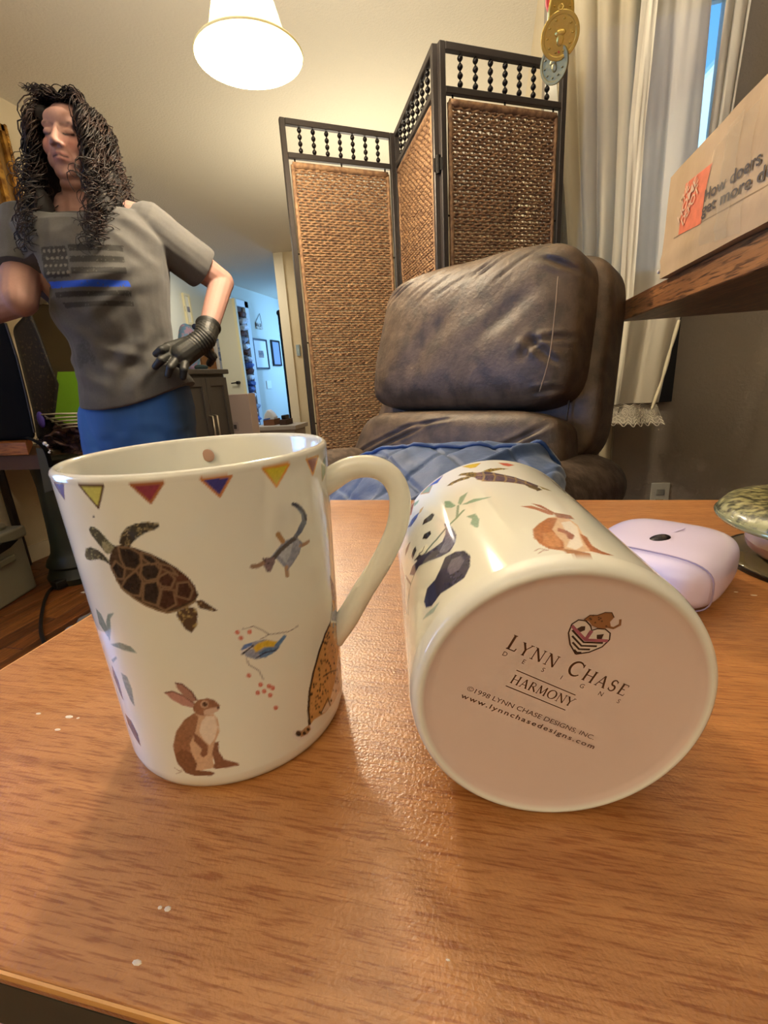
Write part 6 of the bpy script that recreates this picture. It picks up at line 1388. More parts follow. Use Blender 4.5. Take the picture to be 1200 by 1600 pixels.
# gilt picture frame on the left wall
WX = -2.51
a = at(20, 206, x=WX+.02); c = at(33, 372, x=WX+.02)
gilt = mat('gilt_frame', '#b88a3c', .35, .55, vary=(30, '#7d5522', 4, .4, .62), bump=(60, .5, .006)); dkg = mat('gilt_shadow', '#5f4626', .5, .3); 
gf = thing('gilt_picture_frame', 'large ornate gilt picture frame on the left wall', 'picture', Vector((WX, 2.0, c.z)))
ztp = a.z+.0; zbt = c.z+.02; y1 = (a.y+c.y)/2; y0 = y1-.85
def molding(off, w, d0, d1, m, nm, bev=.004):
    for (ya, yb, za, zb_) in ((y0+off, y0+off+w, zbt+off, ztp-off), (y1-off-w, y1-off, zbt+off, ztp-off), (y0+off, y1-off, zbt+off, zbt+off+w), (y0+off, y1-off, ztp-off-w, ztp-off)):
        MB().box((WX, ya, za), (WX+d1, yb, zb_)).build(nm, m, gf, bevel=bev)
molding(0, .035, 0, .045, gilt, 'outer_molding'); molding(.035, .035, 0, .025, mat('gilt_cove', '#8a6a3a', .4, .4), 'cove'); molding(.07, .03, 0, .035, gilt, 'inner_molding')
b = MB(); rn = random.Random(2)
for k in range(46):
    z = zbt+(ztp-zbt)*(k+.5)/46; b.sphere((WX+.046, y1-.008, z), (.006, .010, .007+.003*(k % 2)), 8, 6)
for k in range(36): b.sphere((WX+.046, y0+(y1-y0)*(k+.5)/36, zbt+.008), (.006, .010, .006), 8, 6)
b.build('carved_edge', gilt, gf, True, kind='stuff')
MB().box((WX, y0+.1, zbt+.1), (WX+.012, y1-.1, ztp-.1)).build('canvas', mat('old_canvas', '#b08a4c', .5, vary=(5, '#6e4f28', 4, .4, .6)), gf)
# curved white wall object below the frame
p0, p1 = at(0, 385, x=WX+.03), at(19, 418, x=WX+.03)
wcl = thing('wall_plate', 'cream oval plate hanging under the gilt frame on the left wall', 'plate', Vector((WX, p1.y-.05, p1.z)))
cen = at(14, 402, x=WX); 
b = MB(); prof = [(.001, .018), (.035, .018), (.055, .030), (.070, .034), (.075, .026), (.070, .004), (.001, .002)]
b.lathe(prof, (0, 0, 0), 40, axis=Matrix(((0, 0, 1), (1, 0, 0), (0, 1, 0)))); b.v = [tuple(Vector(v)+Vector((WX, cen.y, cen.z))) for v in b.v]
b.build('plate_disc', mat('cream_ceramic', '#d9cba4', .4), wcl, True)
# desk on a turned column
oak = wood('orange_oak', '#a8662c', '#74421a', 'x', 1, .4, 30, .2)
DZ = .72
pR = at(58, 692, z=DZ); 
d1 = at(40, 691, z=DZ); dk = thing('corner_desk', 'orange oak desk top on a dark green turned column at left edge', 'desk', Vector((d1.x-.3, d1.y+.1, 0)))
xr_, yf = at(40, 691, z=DZ).x, at(40, 691, z=DZ).y
MB().prism([(-2.50, yf, DZ-.05), (xr_, yf, DZ-.05), (-1.20*1.74, 1.74, DZ-.05), (-2.50, 1.74, DZ-.05)], (0, 0, .05)).build('desktop', oak, dk, bevel=.004)
MB().prism([(-2.48, yf+.02, DZ-.11), (xr_+.02, yf+.02, DZ-.11), (-1.18*1.72, 1.72, DZ-.11), (-2.48, 1.72, DZ-.11)], (0, 0, .058)).build('apron', mat('desk_apron_dark', '#4a2c16', .6), dk)
grn = mat('dark_green_lacquer', '#2e3322', .45, vary=(6, '#20241a', 3, .4, .6))
colc = (-2.03, 1.75, 0)
cp = [(.001, 0), (.13, 0), (.135, .03), (.125, .05), (.115, .075), (.127, .09), (.118, .115), (.105, .13), (.095, .15), (.088, .19), (.082, .30), (.078, .48), (.085, .57), (.10, .598), (.12, .605), (.001, .609)]
MB().lathe(cp, colc, 40).build('turned_column', grn, dk, True, auto=35)
# big black case, black mesh cover, brown chair back
def quadprism(name, pts, y, d, m, parent=None, bevel=.01, **k):
    P = [at(px, py, y=y) for px, py in pts]; q = MB().prism(P, (0, d, 0)); return q.build(name, m, parent, bevel=bevel, **k)
blk = mat('black_fabric', '#070606', .9, bump=(200, .3, .002), spec=.2); blk2 = mat('black_mesh_fabric', '#15110e', .6, vary=(70, '#4a3a26', 4, .56, .70), bump=(150, .4, .002))
yk = yf+.06
kz = DZ+.001
def onslab(P, z): 
    for p in P: p.z = max(p.z, z)
    return P
t = thing('instrument_case', 'tall black soft case standing on the oak desk at left edge', 'case', Vector((-2.2, yk, DZ)))
P = [at(px, py, y=yk) for px, py in [(-40, 430), (-25, 500), (8, 500), (28, 560), (44, 620), (57, 690), (-40, 690)]]
MB().prism(onslab(P, kz), (-.165, .14, 0)).build('shell', blk, t, bevel=.02, seg=3)
MB().tube([at(x, y, y=yk-.002) for x, y in [(9, 505), (27, 560), (42, 620), (54, 676)]], .004, 6).build('zipper', mat('zipper_dark', '#2b2622', .5), t)
t = thing('mesh_backpack', 'black mesh bag with tan-flecked side beside the brown chair back', 'bag', Vector((-2.1, 1.9, .6)))
P = [at(px, py, y=1.86) for px, py in [(18, 512), (46, 482), (62, 520), (82, 575), (92, 600), (82, 680), (58, 690), (50, 640)]]
MB().prism(P, (-.085, .08, 0)).build('bag_body', blk2, t, bevel=.025, seg=3)
b = MB(); 
P = [at(px, py, y=1.87) for px, py in [(62, 660), (78, 660), (74, 694), (64, 694)]]
b.prism(P, (0, .05, 0)).build('bag_base', blk, t, bevel=.01)
brn = mat('olive_brown_vinyl', '#4a3d26', .42, vary=(4, '#3a3020', 3, .4, .6)); crm = mat('cream_cloth', '#d8cda6', .6)
ch2 = thing('brown_chair', 'olive-brown high-backed chair behind the person under a cream cloth', 'chair', Vector((-1.9, 2.5, 0)))
yb_ = 2.1
P = [at(px, py, y=yb_) for px, py in [(44, 478), (58, 468), (90, 470), (130, 500), (150, 600), (140, 700), (68, 700)]]
MB().prism(P, (0, .16, 0)).build('backrest', brn, ch2, bevel=.04, seg=4)
PB = [at(px, py, y=yb_+.02) for px, py in [(70, 690), (150, 690), (150, 720), (72, 720)]]
MB().prism(PB, (0, -.27, 0)).build('seat', brn, ch2, bevel=.02)
for px in (66, 146):
    p = at(px, 715, y=yb_)
    for dy in (-.25, .1): MB().tube([(p.x, p.y+dy, p.z), (p.x, p.y+dy, 0)], .02, 8).build('leg', mat('chair_leg_dark', '#231a12', .5), ch2)
cl = thing('cream_throw', 'cream cloth folded over the top of the brown chair back', 'cloth', at(72, 462, y=yb_))
P = [at(px, py, y=yb_-.02) for px, py in [(58, 455), (72, 449), (86, 462), (92, 478), (60, 474)]]
MB().prism(P, (0, .22, 0)).build('cloth_fold', crm, cl, bevel=.015, seg=3)
# white appliance corner at the left edge
t = thing('white_appliance', 'white appliance corner at the left edge above the forearm', 'appliance', at(0, 440, y=2.2))
P = [at(px, py, y=1.75) for px, py in [(-6, 422), (8, 428), (6, 440), (-6, 462)]]; P += [Vector((-2.505, 1.75, P[3].z-.03)), Vector((-2.505, 1.75, P[0].z+.04))]
MB().prism(P, (0, .25, 0)).build('housing', mat('appliance_white', '#c9c9bd', .35), t, bevel=.02, seg=3)
k0 = at(2, 427, y=1.745); MB().sphere(k0, (.010, .004, .016), 10, 6).build('button', blackmetal, t, True)
# lime green board, white rack, purple net
t = thing('green_board', 'bright lime green sheet standing beside the blue jeans', 'board', at(105, 645, y=1.95))
P = [at(px, py, y=2.04) for px, py in [(90, 581), (150, 580), (150, 688), (77, 688)]]
MB().prism(P, (0, .012, 0)).build('sheet', mat('lime_green', '#86bf2c', .6), t)
t = thing('slatted_rack', 'white slatted rack in front of the green sheet', 'rack', at(100, 668, y=1.85))
wr_ = mat('white_slat', '#d5d2bd', .5)
for k, (xa_, xb_, ya_, yb2) in enumerate([(64, 124, 648, 646), (73, 126, 654.5, 651), (82, 127, 659.5, 656), (91, 128, 664.5, 661), (98, 130, 669, 665.5)]):
    MB().tube([at(xa_, ya_, y=1.85), at((xa_+xb_)/2, (ya_+yb2)/2-.6, y=1.85), at(xb_, yb2, y=1.85)], .0065, 8, flat=.6).build('slat', wr_, t, True)
MB().tube([at(119, 646, y=1.86), at(126, 668, y=1.86)], .004, 6).build('upright', wr_, t)
MB().tube([at(70, 650, y=1.86), at(100, 669, y=1.86)], .004, 6).build('upright', wr_, t)
net = mat('purple_brown_netting', '#5d4658', .7, vary=(30, '#8a6a5c', 4, .45, .6))
t = thing('netting_bundle', 'crumpled purple-brown netting spilling beside the oak desk', 'netting', at(100, 700, y=1.75))
def nf(u, v):
    px = 60+u*84; top_ = 648+u*22 if u < .45 else 657+8*u; py = top_*(1-v)+(702+10*u)*v
    p = at(px, py, y=1.88+.02*math.sin(u*9+v*4)+.03*noise.noise(Vector((u*6, v*6, 2)))); return p
MB().grid(44, 30, nf).build('net_sheet', net, t, True)
b = MB(); rn = random.Random(6)
for k in range(70):
    u0, v0 = rn.random(), rn.random(); du, dv = rn.uniform(-.35, .35), rn.uniform(-.2, .2)
    b.tube([Vector(nf(min(max(u0+du*s, 0), 1), min(max(v0+dv*s+.05*math.sin(s*3), 0), 1)))-Vector((0, .008, 0)) for s in (0, .25, .5, .75, 1)], .0018, 4)
b.build('net_threads', mat('net_thread_dark', '#2c1f28', .7), t, kind='stuff')
MB().sphere(at(64, 656, y=1.85), (.02, .012, .04), 12, 8).build('purple_tag', mat('violet', '#4c3a90', .6), t, True)
# black strap with white scraps hanging off the desk end
t = thing('black_strap', 'black strap with white scraps trailing off the end of the oak desk', 'strap', at(62, 700, y=1.6))
MB().tube(smoothpath([at(42, 684, y=1.42), at(55, 689, y=1.41), at(68, 698, y=1.40), (at(75, 712, y=1.40)), at(80, 730, y=1.40)], 6), .009, 8, flat=.4).build('strap', blk, t, True)
for (px, py, s) in ((70, 693, .010), (74, 696, .008), (77, 707, .006), (78, 704, .004)): MB().sphere(at(px, py, y=1.385), (s, s*.5, s*.7), 8, 6).build('scrap', mat('white_scrap', '#e4e2da', .6), t, True)
MB().prism([at(px, py, y=1.41) for px, py in [(56, 700), (73, 703), (84, 765), (70, 770)]], (0, .01, 0)).build('flap', mat('olive_flap', '#3d3a26', .6), t)
# white cooler box
cw = mat('cooler_plastic', '#8f8b76', .5, bump=(80, .1, .003)); 
q0 = at(60, 917, z=.0); q1 = at(0, 955, z=.0)
dv_ = Vector((q1.x-q0.x, q1.y-q0.y, 0)).normalized(); side_ = Vector((dv_.y, -dv_.x, 0)); 
if side_.x > 0: side_ = -side_
ck = thing('cooler_box', 'grey-white plastic cooler box on the floor at left edge', 'cooler', Vector((q0.x, q0.y, 0)))
Rk = Matrix((dv_, side_, Z_)).transposed(); o_ = Vector((q0.x, q0.y, 0))
MB().box((0, 0, 0), (.52, .30, .27), Rk, o_).build('tub', cw, ck, bevel=.014, seg=3)
MB().box((-.014, -.014, .262), (.534, .314, .315), Rk, o_).build('lid_rim', cw, ck, bevel=.012, seg=3)
MB().box((.03, .03, .31), (.49, .27, .345), Rk, o_).build('lid_top', cw, ck, bevel=.02, seg=3)
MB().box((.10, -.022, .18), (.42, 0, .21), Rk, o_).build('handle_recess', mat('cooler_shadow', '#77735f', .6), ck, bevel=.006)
MB().prism([o_+Rk@Vector(p) for p in [(.07, -.02, .27), (.16, -.02, .285), (.30, -.02, .255), (.40, -.02, .245), (.40, -.02, .225), (.26, -.02, .235), (.13, -.02, .25)]], tuple(Rk@Vector((0, -.015, 0)))).build('latch', blackmetal, ck, bevel=.003)
# power strip, cord
t = thing('power_strip', 'black power strip on the wood floor by the column base', 'power strip', at(115, 905, z=.02))
s0, s1 = at(84, 916, z=.02), at(146, 892, z=.02); dd = (s1-s0).normalized(); sd = Vector((dd.y, -dd.x, 0))
MB().box((0, -.025, -.02), ((s1-s0).length+.12, .025, .022), Matrix((dd, sd, Z_)).transposed(), s0).build('housing', mat('power_strip_black', '#161512', .5), t, bevel=.006)
for k in range(4): MB().box((.05+k*.06, -.014, .022), (.085+k*.06, .014, .024), Matrix((dd, sd, Z_)).transposed(), s0).build('socket', blackmetal, t)
cd_ = thing('floor_cable', 'black power cord curving across the oak floor', 'cord', at(66, 980, z=.008))
MB().tube(smoothpath([at(x, y, z=.008) for x, y in [(90, 914), (78, 922), (70, 938), (65, 962), (64, 985), (69, 1003), (80, 1015), (95, 1032), (120, 1050)]], 8), .0075, 8).build('cable', mat('black_cable', '#14120f', .5), cd_, True)
# grey slipper
sl = at(140, 978, z=.03); t = thing('grey_slipper', 'fuzzy grey and white slipper on the floor behind the table edge', 'slipper', Vector((sl.x, sl.y, 0)))
rounded(Vector((sl.x+.03, sl.y+.05, .038)), (Vector((.6, .8, 0)), Vector((.8, -.6, 0)), Z_), (.10, .045, .038), 2.6, 14, .006, 40).build('upper', mat('grey_fuzz', '#7d7468', .95, bump=(150, .8, .004)), t, True, merge=True)
rounded(Vector((sl.x-.045, sl.y-.03, .022)), (Vector((.6, .8, 0)), Vector((.8, -.6, 0)), Z_), (.03, .028, .020), 2.4, 10).build('toe', mat('white_fuzz', '#d0ccc4', .95), t, True, merge=True)
for i, (px, py) in enumerate([(131, 925), (136, 928), (66, 1014), (62, 1008), (38, 1040), (18, 1062)]):
    if i in (1, 3): continue
    p = at(px, py, z=.002); s = [.012, 0, .008, 0, .005, .005][i]
    tag(MB().prism([(p.x-s, p.y-s*.6, .001), (p.x+s, p.y-s, .001), (p.x+s*1.2, p.y+s, .001), (p.x-s*.3, p.y+s*.7, .001)], (0, 0, .002)).build('paper_scrap', mat('paper_white', '#d8d2c4', .8)), ['white torn paper scrap by the power strip', '', 'small pale scrap beside the black cord', '', 'tiny pale crumb on the floor left of the cord', 'tiny pale crumb nearest the table edge'][i], 'scrap')

# ---- cabinet and things behind the person
CF = -2.02                                     # the cabinet front faces the room (+x), its back is against the left wall
gry = mat('charcoal_cabinet', '#4a4645', .5)
ya_c, yb_c = at(300, 600, x=CF).y-.45, at(353, 590, x=CF).y
ztop = at(330, 577, x=CF).z
cb = thing('charcoal_cabinet', 'charcoal shaker cabinet with two bar handles behind the gloved hand', 'cabinet', Vector((CF, yb_c-.4, 0)))
MB().box((-2.50, ya_c, .0), (CF-.02, yb_c, ztop-.03)).build('carcass', gry, cb, bevel=.003)
MB().box((-2.505, ya_c-.02, ztop-.035), (CF+.02, yb_c+.02, ztop)).build('cabinet_top', mat('charcoal_top', '#4c4947', .45), cb, bevel=.006)
ym_ = at(321, 600, x=CF).y
for n_, (y0, y1) in enumerate(((ya_c+.01, ym_-.004), (ym_+.004, yb_c-.01))):
    d = MB().box((CF-.02, y0, .06), (CF-.008, y1, ztop-.06)).build('door', gry, cb)
    for q in (((CF-.008, y0, .06), (CF+.006, y0+.05, ztop-.06)), ((CF-.008, y1-.05, .06), (CF+.006, y1, ztop-.06)), ((CF-.008, y0+.05, ztop-.12), (CF+.006, y1-.05, ztop-.06)), ((CF-.008, y0+.05, .06), (CF+.006, y1-.05, .12))):
        MB().box(*q).build('door_rail', gry, d, bevel=.002)
    hy = y1-.025 if n_ == 0 else y0+.025
    zh = at(324, 650, x=CF).z
    MB().tube([(CF+.006, hy, zh), (CF+.035, hy, zh-.005), (CF+.035, hy, zh-.22), (CF+.006, hy, zh-.225)], .007, 8).build('bar_handle', mat('brushed_nickel', '#b5aa98', .35, .7), d, True)
XC = -2.20
def onto(px, py): return at(px, py, x=XC)
p = onto(292, 522); zt_ = onto(292, 506).z
t = thing('blue_plush', 'blue and pink patterned plush toy peeking behind the black glove', 'toy', Vector((p.x, p.y, ztop)))
rounded(Vector((p.x, p.y, (ztop+zt_)/2)), (X_, Y_, Z_), (.06, .075, (zt_-ztop)/2), 2.4, 18, .01, 20).build('toy_body', mat('blue_pink_print', '#6f9fd0', .7, vary=(20, '#b9a0c8', 3, .5, .58)), t, True, merge=True)
q = onto(299, 511); MB().sphere((q.x+.03, q.y, q.z), (.022, .02, .022), 12, 8).build('ear', mat('navy_plush', '#24304e', .8), t, True)
t = thing('brown_clipboard', 'brown cardboard piece leaning on the cabinet behind the glove', 'board', Vector((XC, onto(325, 575).y, ztop)))
P = [at(px, py, x=XC+.02) for px, py in [(312, 560), (330, 540), (338, 570), (314, 570)]]; P[2].z = P[3].z = ztop
MB().prism(P, (.015, 0, 0)).build('card', mat('brown_card', '#7d5a3a', .7), t)
t = thing('white_book', 'white spiral-bound book with blue printed edge upright on the cabinet', 'book', Vector((XC, onto(341, 575).y, ztop)))
P = [at(px, py, x=XC+.05) for px, py in [(335, 530), (340, 527), (346, 570), (341, 570)]]; P[2].z = P[3].z = ztop
MB().prism(P, (-.2, 0, 0)).build('book_block', mat('book_white', '#cfd4dc', .6), t)
P = [at(px, py, x=XC+.055) for px, py in [(338.5, 529), (341.5, 530), (347, 570), (344.5, 570)]]; P[2].z = P[3].z = ztop
MB().prism(P, (-.004, 0, 0)).build('spine_print', mat('book_blue', '#3f5f9c', .6, vary=(30, '#9fb0d0', 3, .45, .55)), t)
p = at(314, 572, x=-2.08)
t = thing('teal_cloth', 'dark teal cloth lying on the cabinet below the gloved hand', 'cloth', Vector((p.x, p.y, ztop)))
rounded(Vector((p.x, p.y, ztop+.018)), (X_, Y_, Z_), (.035, .06, .018), 2.5, 10, .004, 30).build('cloth_heap', mat('teal_fabric', '#2a4048', .8), t, True, merge=True)
# pale pinkish carton right of the cabinet
CX_ = 3.6
t = thing('pale_carton', 'pale pinkish-grey flat carton with a small square label beside the cabinet', 'box', Vector((at(375, 670, y=CX_).x, CX_, 0)))
P0_, P1_ = at(354, 617, y=CX_), at(388, 619, y=CX_); 
MB().box((P0_.x, CX_, 0), (P1_.x+.0, CX_+.12, P0_.z)).build('carton_body', mat('pinkish_carton', '#b9a9a4', .7), t, bevel=.003)
lz = at(368, 667, y=CX_-.001)
MB().box((lz.x-.035, CX_-.002, lz.z-.035), (lz.x+.03, CX_, lz.z+.04)).build('label', mat('carton_label', '#a89a98', .7), t)
MB().box((lz.x-.015, CX_-.003, lz.z-.018), (lz.x+.012, CX_-.0015, lz.z+.018)).build('label_square', mat('label_dark', '#4a4448', .7), t)
# low ledge / box with things by the hall wall
LY = 5.2
t = thing('low_console', 'low pale console at the hallway entrance', 'console', Vector((at(430, 668, y=LY).x, LY, 0)))
zl_ = at(430, 666, y=LY).z
xa_, xb_ = at(392, 668, y=LY).x, at(462, 668, y=LY).x
MB().box((xa_, LY, zl_-.05), (xb_, LY+.4, zl_)).build('console_top', mat('console_pale', '#a8a4a0', .5), t, bevel=.004)
MB().box((xa_+.03, LY+.03, 0), (xb_-.03, LY+.37, zl_-.05)).build('console_body', mat('console_body_pale', '#97928c', .6), t, bevel=.004)
t = thing('brown_carton', 'small open brown carton on the hall console with white tissue inside', 'box', Vector((at(420, 655, y=LY+.15).x, LY+.15, zl_)))
a, c = at(411, 656, y=LY+.12), at(429, 665, y=LY+.12)
bw = mat('hall_carton_brown', '#6d4630', .7)
for lo, hi in (((a.x, LY+.12, zl_), (c.x, LY+.125, a.z)), ((a.x, LY+.30, zl_), (c.x, LY+.305, a.z)), ((a.x, LY+.125, zl_), (a.x+.006, LY+.30, a.z)), ((c.x-.006, LY+.125, zl_), (c.x, LY+.30, a.z)), ((a.x+.006, LY+.125, zl_), (c.x-.006, LY+.30, zl_+.006))): MB().box(lo, hi).build('panel', bw, t)
t = thing('white_tissue', 'white plastic sack with a blue stripe standing in the brown carton', 'bag', Vector((at(420, 655, y=LY+.2).x, LY+.2, zl_+.01)))
MB().prism([at(px, py, y=LY+.16) for px, py in [(411.5, 655), (413, 647), (418, 640), (424, 645), (429, 652), (428.5, 657)]], (0, .1, 0)).build('sack', mat('sack_white', '#ccd6e4', .6), t, bevel=.01)
MB().prism([at(px, py, y=LY+.118) for px, py in [(411.5, 655), (422, 653), (422, 655), (411.5, 657)]], (0, .001, 0)).build('stripe', mat('stripe_blue', '#3a62b8', .6), t)
t = thing('dark_carton', 'dark brown carton right of the white sack on the hall console', 'box', Vector((at(442, 660, y=LY+.2).x, LY+.2, zl_)))
a, c = at(436, 656, y=LY+.1), at(448, 665, y=LY+.1); MB().box((a.x, LY+.1, zl_), (c.x, LY+.3, a.z)).build('carton_body', mat('dark_carton_brown', '#3a241a', .7), t, bevel=.004)
MB().box((a.x+.01, LY+.14, a.z), (c.x-.03, LY+.28, a.z+.05)).build('black_bundle', blackmetal, t, bevel=.01)
# ================================================================== THE PERSON
def remeshed(b, name, voxel, smooth=3, fac=.5):
    me = b.mesh('r'); o = bpy.data.objects.new('r', me); sc.collection.objects.link(o)
    r = o.modifiers.new('r', 'REMESH'); r.mode = 'VOXEL'; r.voxel_size = voxel
    if smooth: s = o.modifiers.new('s', 'SMOOTH'); s.iterations = smooth; s.factor = fac
    out = bpy.data.meshes.new_from_object(o.evaluated_get(bpy.context.evaluated_depsgraph_get()))
    bpy.data.objects.remove(o); out.name = name; return out
def coords(me):
    a = np.empty(len(me.vertices)*3); me.vertices.foreach_get('co', a); return a.reshape(-1, 3)
def setcolor(me, col, name='tint'):
    a = me.color_attributes.new(name, 'FLOAT_COLOR', 'POINT'); a.data.foreach_set('color', np.concatenate([col, np.ones((len(col), 1))], 1).astype(np.float32).ravel())
CS = [1.15]
def cap(b, p, q, r0, r1, n=14, m=8):
    """tapered limb with round ends"""
    p, q = Vector(p), Vector(q); d = (q-p).normalized(); pts = []; rs = []; r0 *= CS[0]; r1 *= CS[0]
    for i in range(m): a = math.pi/2*i/m; pts.append(p-d*r0*math.cos(a)); rs.append(max(r0*math.sin(a), 1e-4))
    for i in range(m+1): a = math.pi/2*i/m; pts.append(q+d*r1*math.sin(a)); rs.append(max(r1*math.cos(a), 1e-4))
    return b.tube(pts, rs, n)
K = 1.15; HS = .93
def zk(z): return ZC+(z-ZC)*K if z > .6 else z*(ZC+(.6-ZC)*K)/.6
def uk(z): return ZC+(z-ZC)/K
BC = Vector((-1.055*K, 1.20*K, 0)); BF = Vector((.36, -.933, 0)).normalized(); BL = Vector((-BF.y, BF.x, 0))
BL = Vector((.933, .36, 0)).normalized()
def T(l, f, z): return BC+(BL*l+BF*f)*K+Z_*zk(z)
def rings(b, R, n=36):
    """R: (z, half width, half depth, l offset, f offset)"""
    pts = []
    for z, a, c, lo, fo in R:
        for k in range(n):
            t = 2*math.pi*k/n; cs_, sn = math.cos(t), math.sin(t)
            pts.append(T(lo+a*math.copysign(abs(cs_)**.85, cs_), fo+c*math.copysign(abs(sn)**.9, sn), z))
    f = [(i*n+k, i*n+(k+1) % n, (i+1)*n+(k+1) % n, (i+1)*n+k) for i in range(len(R)-1) for k in range(n)]
    f += [tuple(range(n-1, -1, -1)), tuple((len(R)-1)*n+k for k in range(n))]
    b.add(pts, f)
person = thing('person', 'person with long dark curly hair, grey T-shirt, blue jeans and black glove, hand on hip', 'person', Vector((BC.x, BC.y, 0)))
HCn = at(114, 229, y=1.36); HF = Vector((.27, -.963, .02)).normalized(); HU = (Z_-HF*HF.z).normalized(); HL = HU.cross(HF)*-1
HL = HF.cross(HU)*-1
if HL.dot(BL) < 0: HL = -HL
rl = math.radians(4); HU, HL = (HU*math.cos(rl)+HL*math.sin(rl)).normalized(), (HL*math.cos(rl)-HU*math.sin(rl)).normalized()
def Hd(x, y, z): return HCn+(HL*x+HF*y+HU*z)*HS
HM = Matrix((HL, HF, HU)).transposed()
# joints
SHL, SHR = T(.155, -.005, 1.300), T(-.160, .0, 1.300)
ELL, WRL = at(346, 441, y=1.42*K), at(322, 527, y=1.245*K)
ELR = at(30, 468, y=1.03*K); WRR = ELR+Vector((-.23, -.05, -.06))
KNU = at(283, 556, y=1.185*K)
b = MB(); CS[0] = HS
def ell(c, r): b.sphere(Hd(*c), tuple(x*HS for x in r), 22, 14, HM)
ell((0, -.018, .030), (.073, .090, .088)); ell((0, .012, -.025), (.062, .076, .084)); ell((0, .034, -.086), (.044, .042, .030))
ell((0, .060, -.096), (.020, .017, .017)); ell((0, .010, -.115), (.045, .050, .024))
for s in (-1, 1):
    ell((s*.044, -.002, -.062), (.020, .036, .030)); ell((s*.036, .052, -.026), (.024, .024, .028)); ell((s*.030, .052, -.060), (.020, .024, .026))
    ell((s*.029, .0685, .006), (.0165, .0115, .0105)); ell((s*.013, .0905, -.031), (.0080, .010, .0070)); ell((s*.073, -.012, -.008), (.008, .018, .026))
cap(b, Hd(-.038, .066, .027), Hd(.038, .066, .027), .010, .010); cap(b, Hd(0, .078, .020), Hd(0, .100, -.022), .0065, .0100); ell((0, .1010, -.0255), (.0120, .0110, .0100))
ell((0, .066, -.056), (.030, .020, .026)); ell((0, .060, .045), (.045, .020, .030))
for z, y, r in ((-.0530, .0850, .0048), (-.0665, .0835, .0060)):
    cap(b, Hd(-.022, y-.010, z-.002), Hd(-.006, y, z), .0030, r); cap(b, Hd(-.006, y, z), Hd(.006, y, z), r, r); cap(b, Hd(.006, y, z), Hd(.022, y-.010, z-.002), r, .0030)
CS[0] = 1.0
cap(b, Hd(0, -.022, -.07), T(0, .0, 1.33), .050, .064); CS[0] = K
cap(b, T(0, -.01, 1.355), SHL+Z_*.012, .052, .050); cap(b, T(0, -.01, 1.355), SHR+Z_*.012, .052, .050)
rings(b, [(1.345, .08, .045, 0, -.008), (1.32, .13, .070, 0, -.004), (1.25, .15, .10, 0, .005), (1.15, .14, .105, .004, .01), (1.04, .105, .09, .028, .0), (.94, .108, .095, .036, 0), (.84, .115, .10, .036, -.01), (.76, .115, .10, .034, -.01)])
cap(b, SHL, ELL, .050, .037); cap(b, ELL, WRL, .037, .0255, 14); cap(b, SHR, ELR, .052, .041); cap(b, ELR, WRR, .040, .027)
for s in (-1, 1):
    hp, kn, an = T(.022+s*.070, -.01, .80), T(s*.09, .01, .46), T(s*.095, -.02, .09)
    cap(b, hp, kn, .066, .050); cap(b, kn, an, .048, .036); cap(b, an+Z_*-.045, an+BF*.15-Z_*.055, .036, .028)
# right hand, five fingers
def fingers(b, W, K, tips, rr, side):
    """W wrist, K knuckle centre, tips list from index to little, side = knuckle row direction"""
    d = (K-W).normalized(); cap(b, W, K, rr*2.6, rr*2.2)
    for i, tp in enumerate(tips):
        k = K+side*(1.5-i)*rr*1.9; cap(b, W.lerp(k, .35), k, rr*1.5, rr*1.15)
        up_ = side.cross(d).normalized(); mid = k.lerp(tp, .5)+up_*rr*.9*(1 if up_.dot(BF) > 0 else -1)
        cap(b, k, mid, rr*1.12, rr*1.0, 10, 5); cap(b, mid, tp, rr, rr*.85, 10, 5)
dR = (WRR-ELR).normalized(); sR = dR.cross(Z_).normalized(); KR = WRR+dR*.085
fingers(b, WRR, KR, [KR+dR*l_+sR*(1.5-i)*.019-Z_*.03 for i, l_ in enumerate((.065, .075, .07, .052))], .0088, sR)
cap(b, WRR+sR*.015, WRR+sR*.05+dR*.05-Z_*.02, .012, .010); cap(b, WRR+sR*.05+dR*.05-Z_*.02, WRR+sR*.055+dR*.085-Z_*.03, .010, .008)
me = remeshed(b, 'body', .0031, 4, .5)
co_ = coords(me); loc = (co_-np.array(HCn))@np.array(HM)/HS          # head-local coordinates
skin = np.tile(np.array(lin('#a27c70')), (len(co_), 1))
def near(P, w):
    best = np.full(len(loc), 1e9)
    for a, c in zip(P, P[1:]):
        a, c = np.array(a), np.array(c); d = c-a; t = np.clip(((loc-a)@d)/(d@d), 0, 1); best = np.minimum(best, ((loc-a-t[:, None]*d)**2).sum(1))
    return np.exp(-best/(w*w))[:, None]
def tint(P, w, c, k=1.):
    global skin
    m = np.clip(near(P, w)*k, 0, 1); skin = skin*(1-m)+np.array(lin(c))*m
for s in (-1, 1):
    tint([(s*.034, .075, -.026), (s*.045, .06, -.02)], .020, '#b06a5a', .55)
    tint([(s*.012, .078, .024), (s*.028, .080, .031), (s*.046, .066, .026)], .0045, '#4f342c', .85)      # brow
    tint([(s*.029, .078, .008)], .014, '#94705f', .5)
    tint([(s*.014, .078, .000), (s*.022, .080, -.0025), (s*.036, .077, -.0025), (s*.045, .068, .001)], .0030, '#1d1110', 1.2)   # lash line
    tint([(s*.010, .098, -.0365)], .0045, '#4a2a24', .9)
    tint([(s*.020, .088, -.034), (s*.030, .075, -.056), (s*.034, .068, -.075)], .0030, '#8a5a4c', .7)
tint([(0, .104, -.024)], .013, '#b5685a', .6)
tint([(-.021, .078, -.056), (0, .092, -.053), (.021, .078, -.056)], .0048, '#8f544e', .7); tint([(-.020, .078, -.066), (0, .090, -.0675), (.020, .078, -.066)], .0052, '#9a5f58', .7)
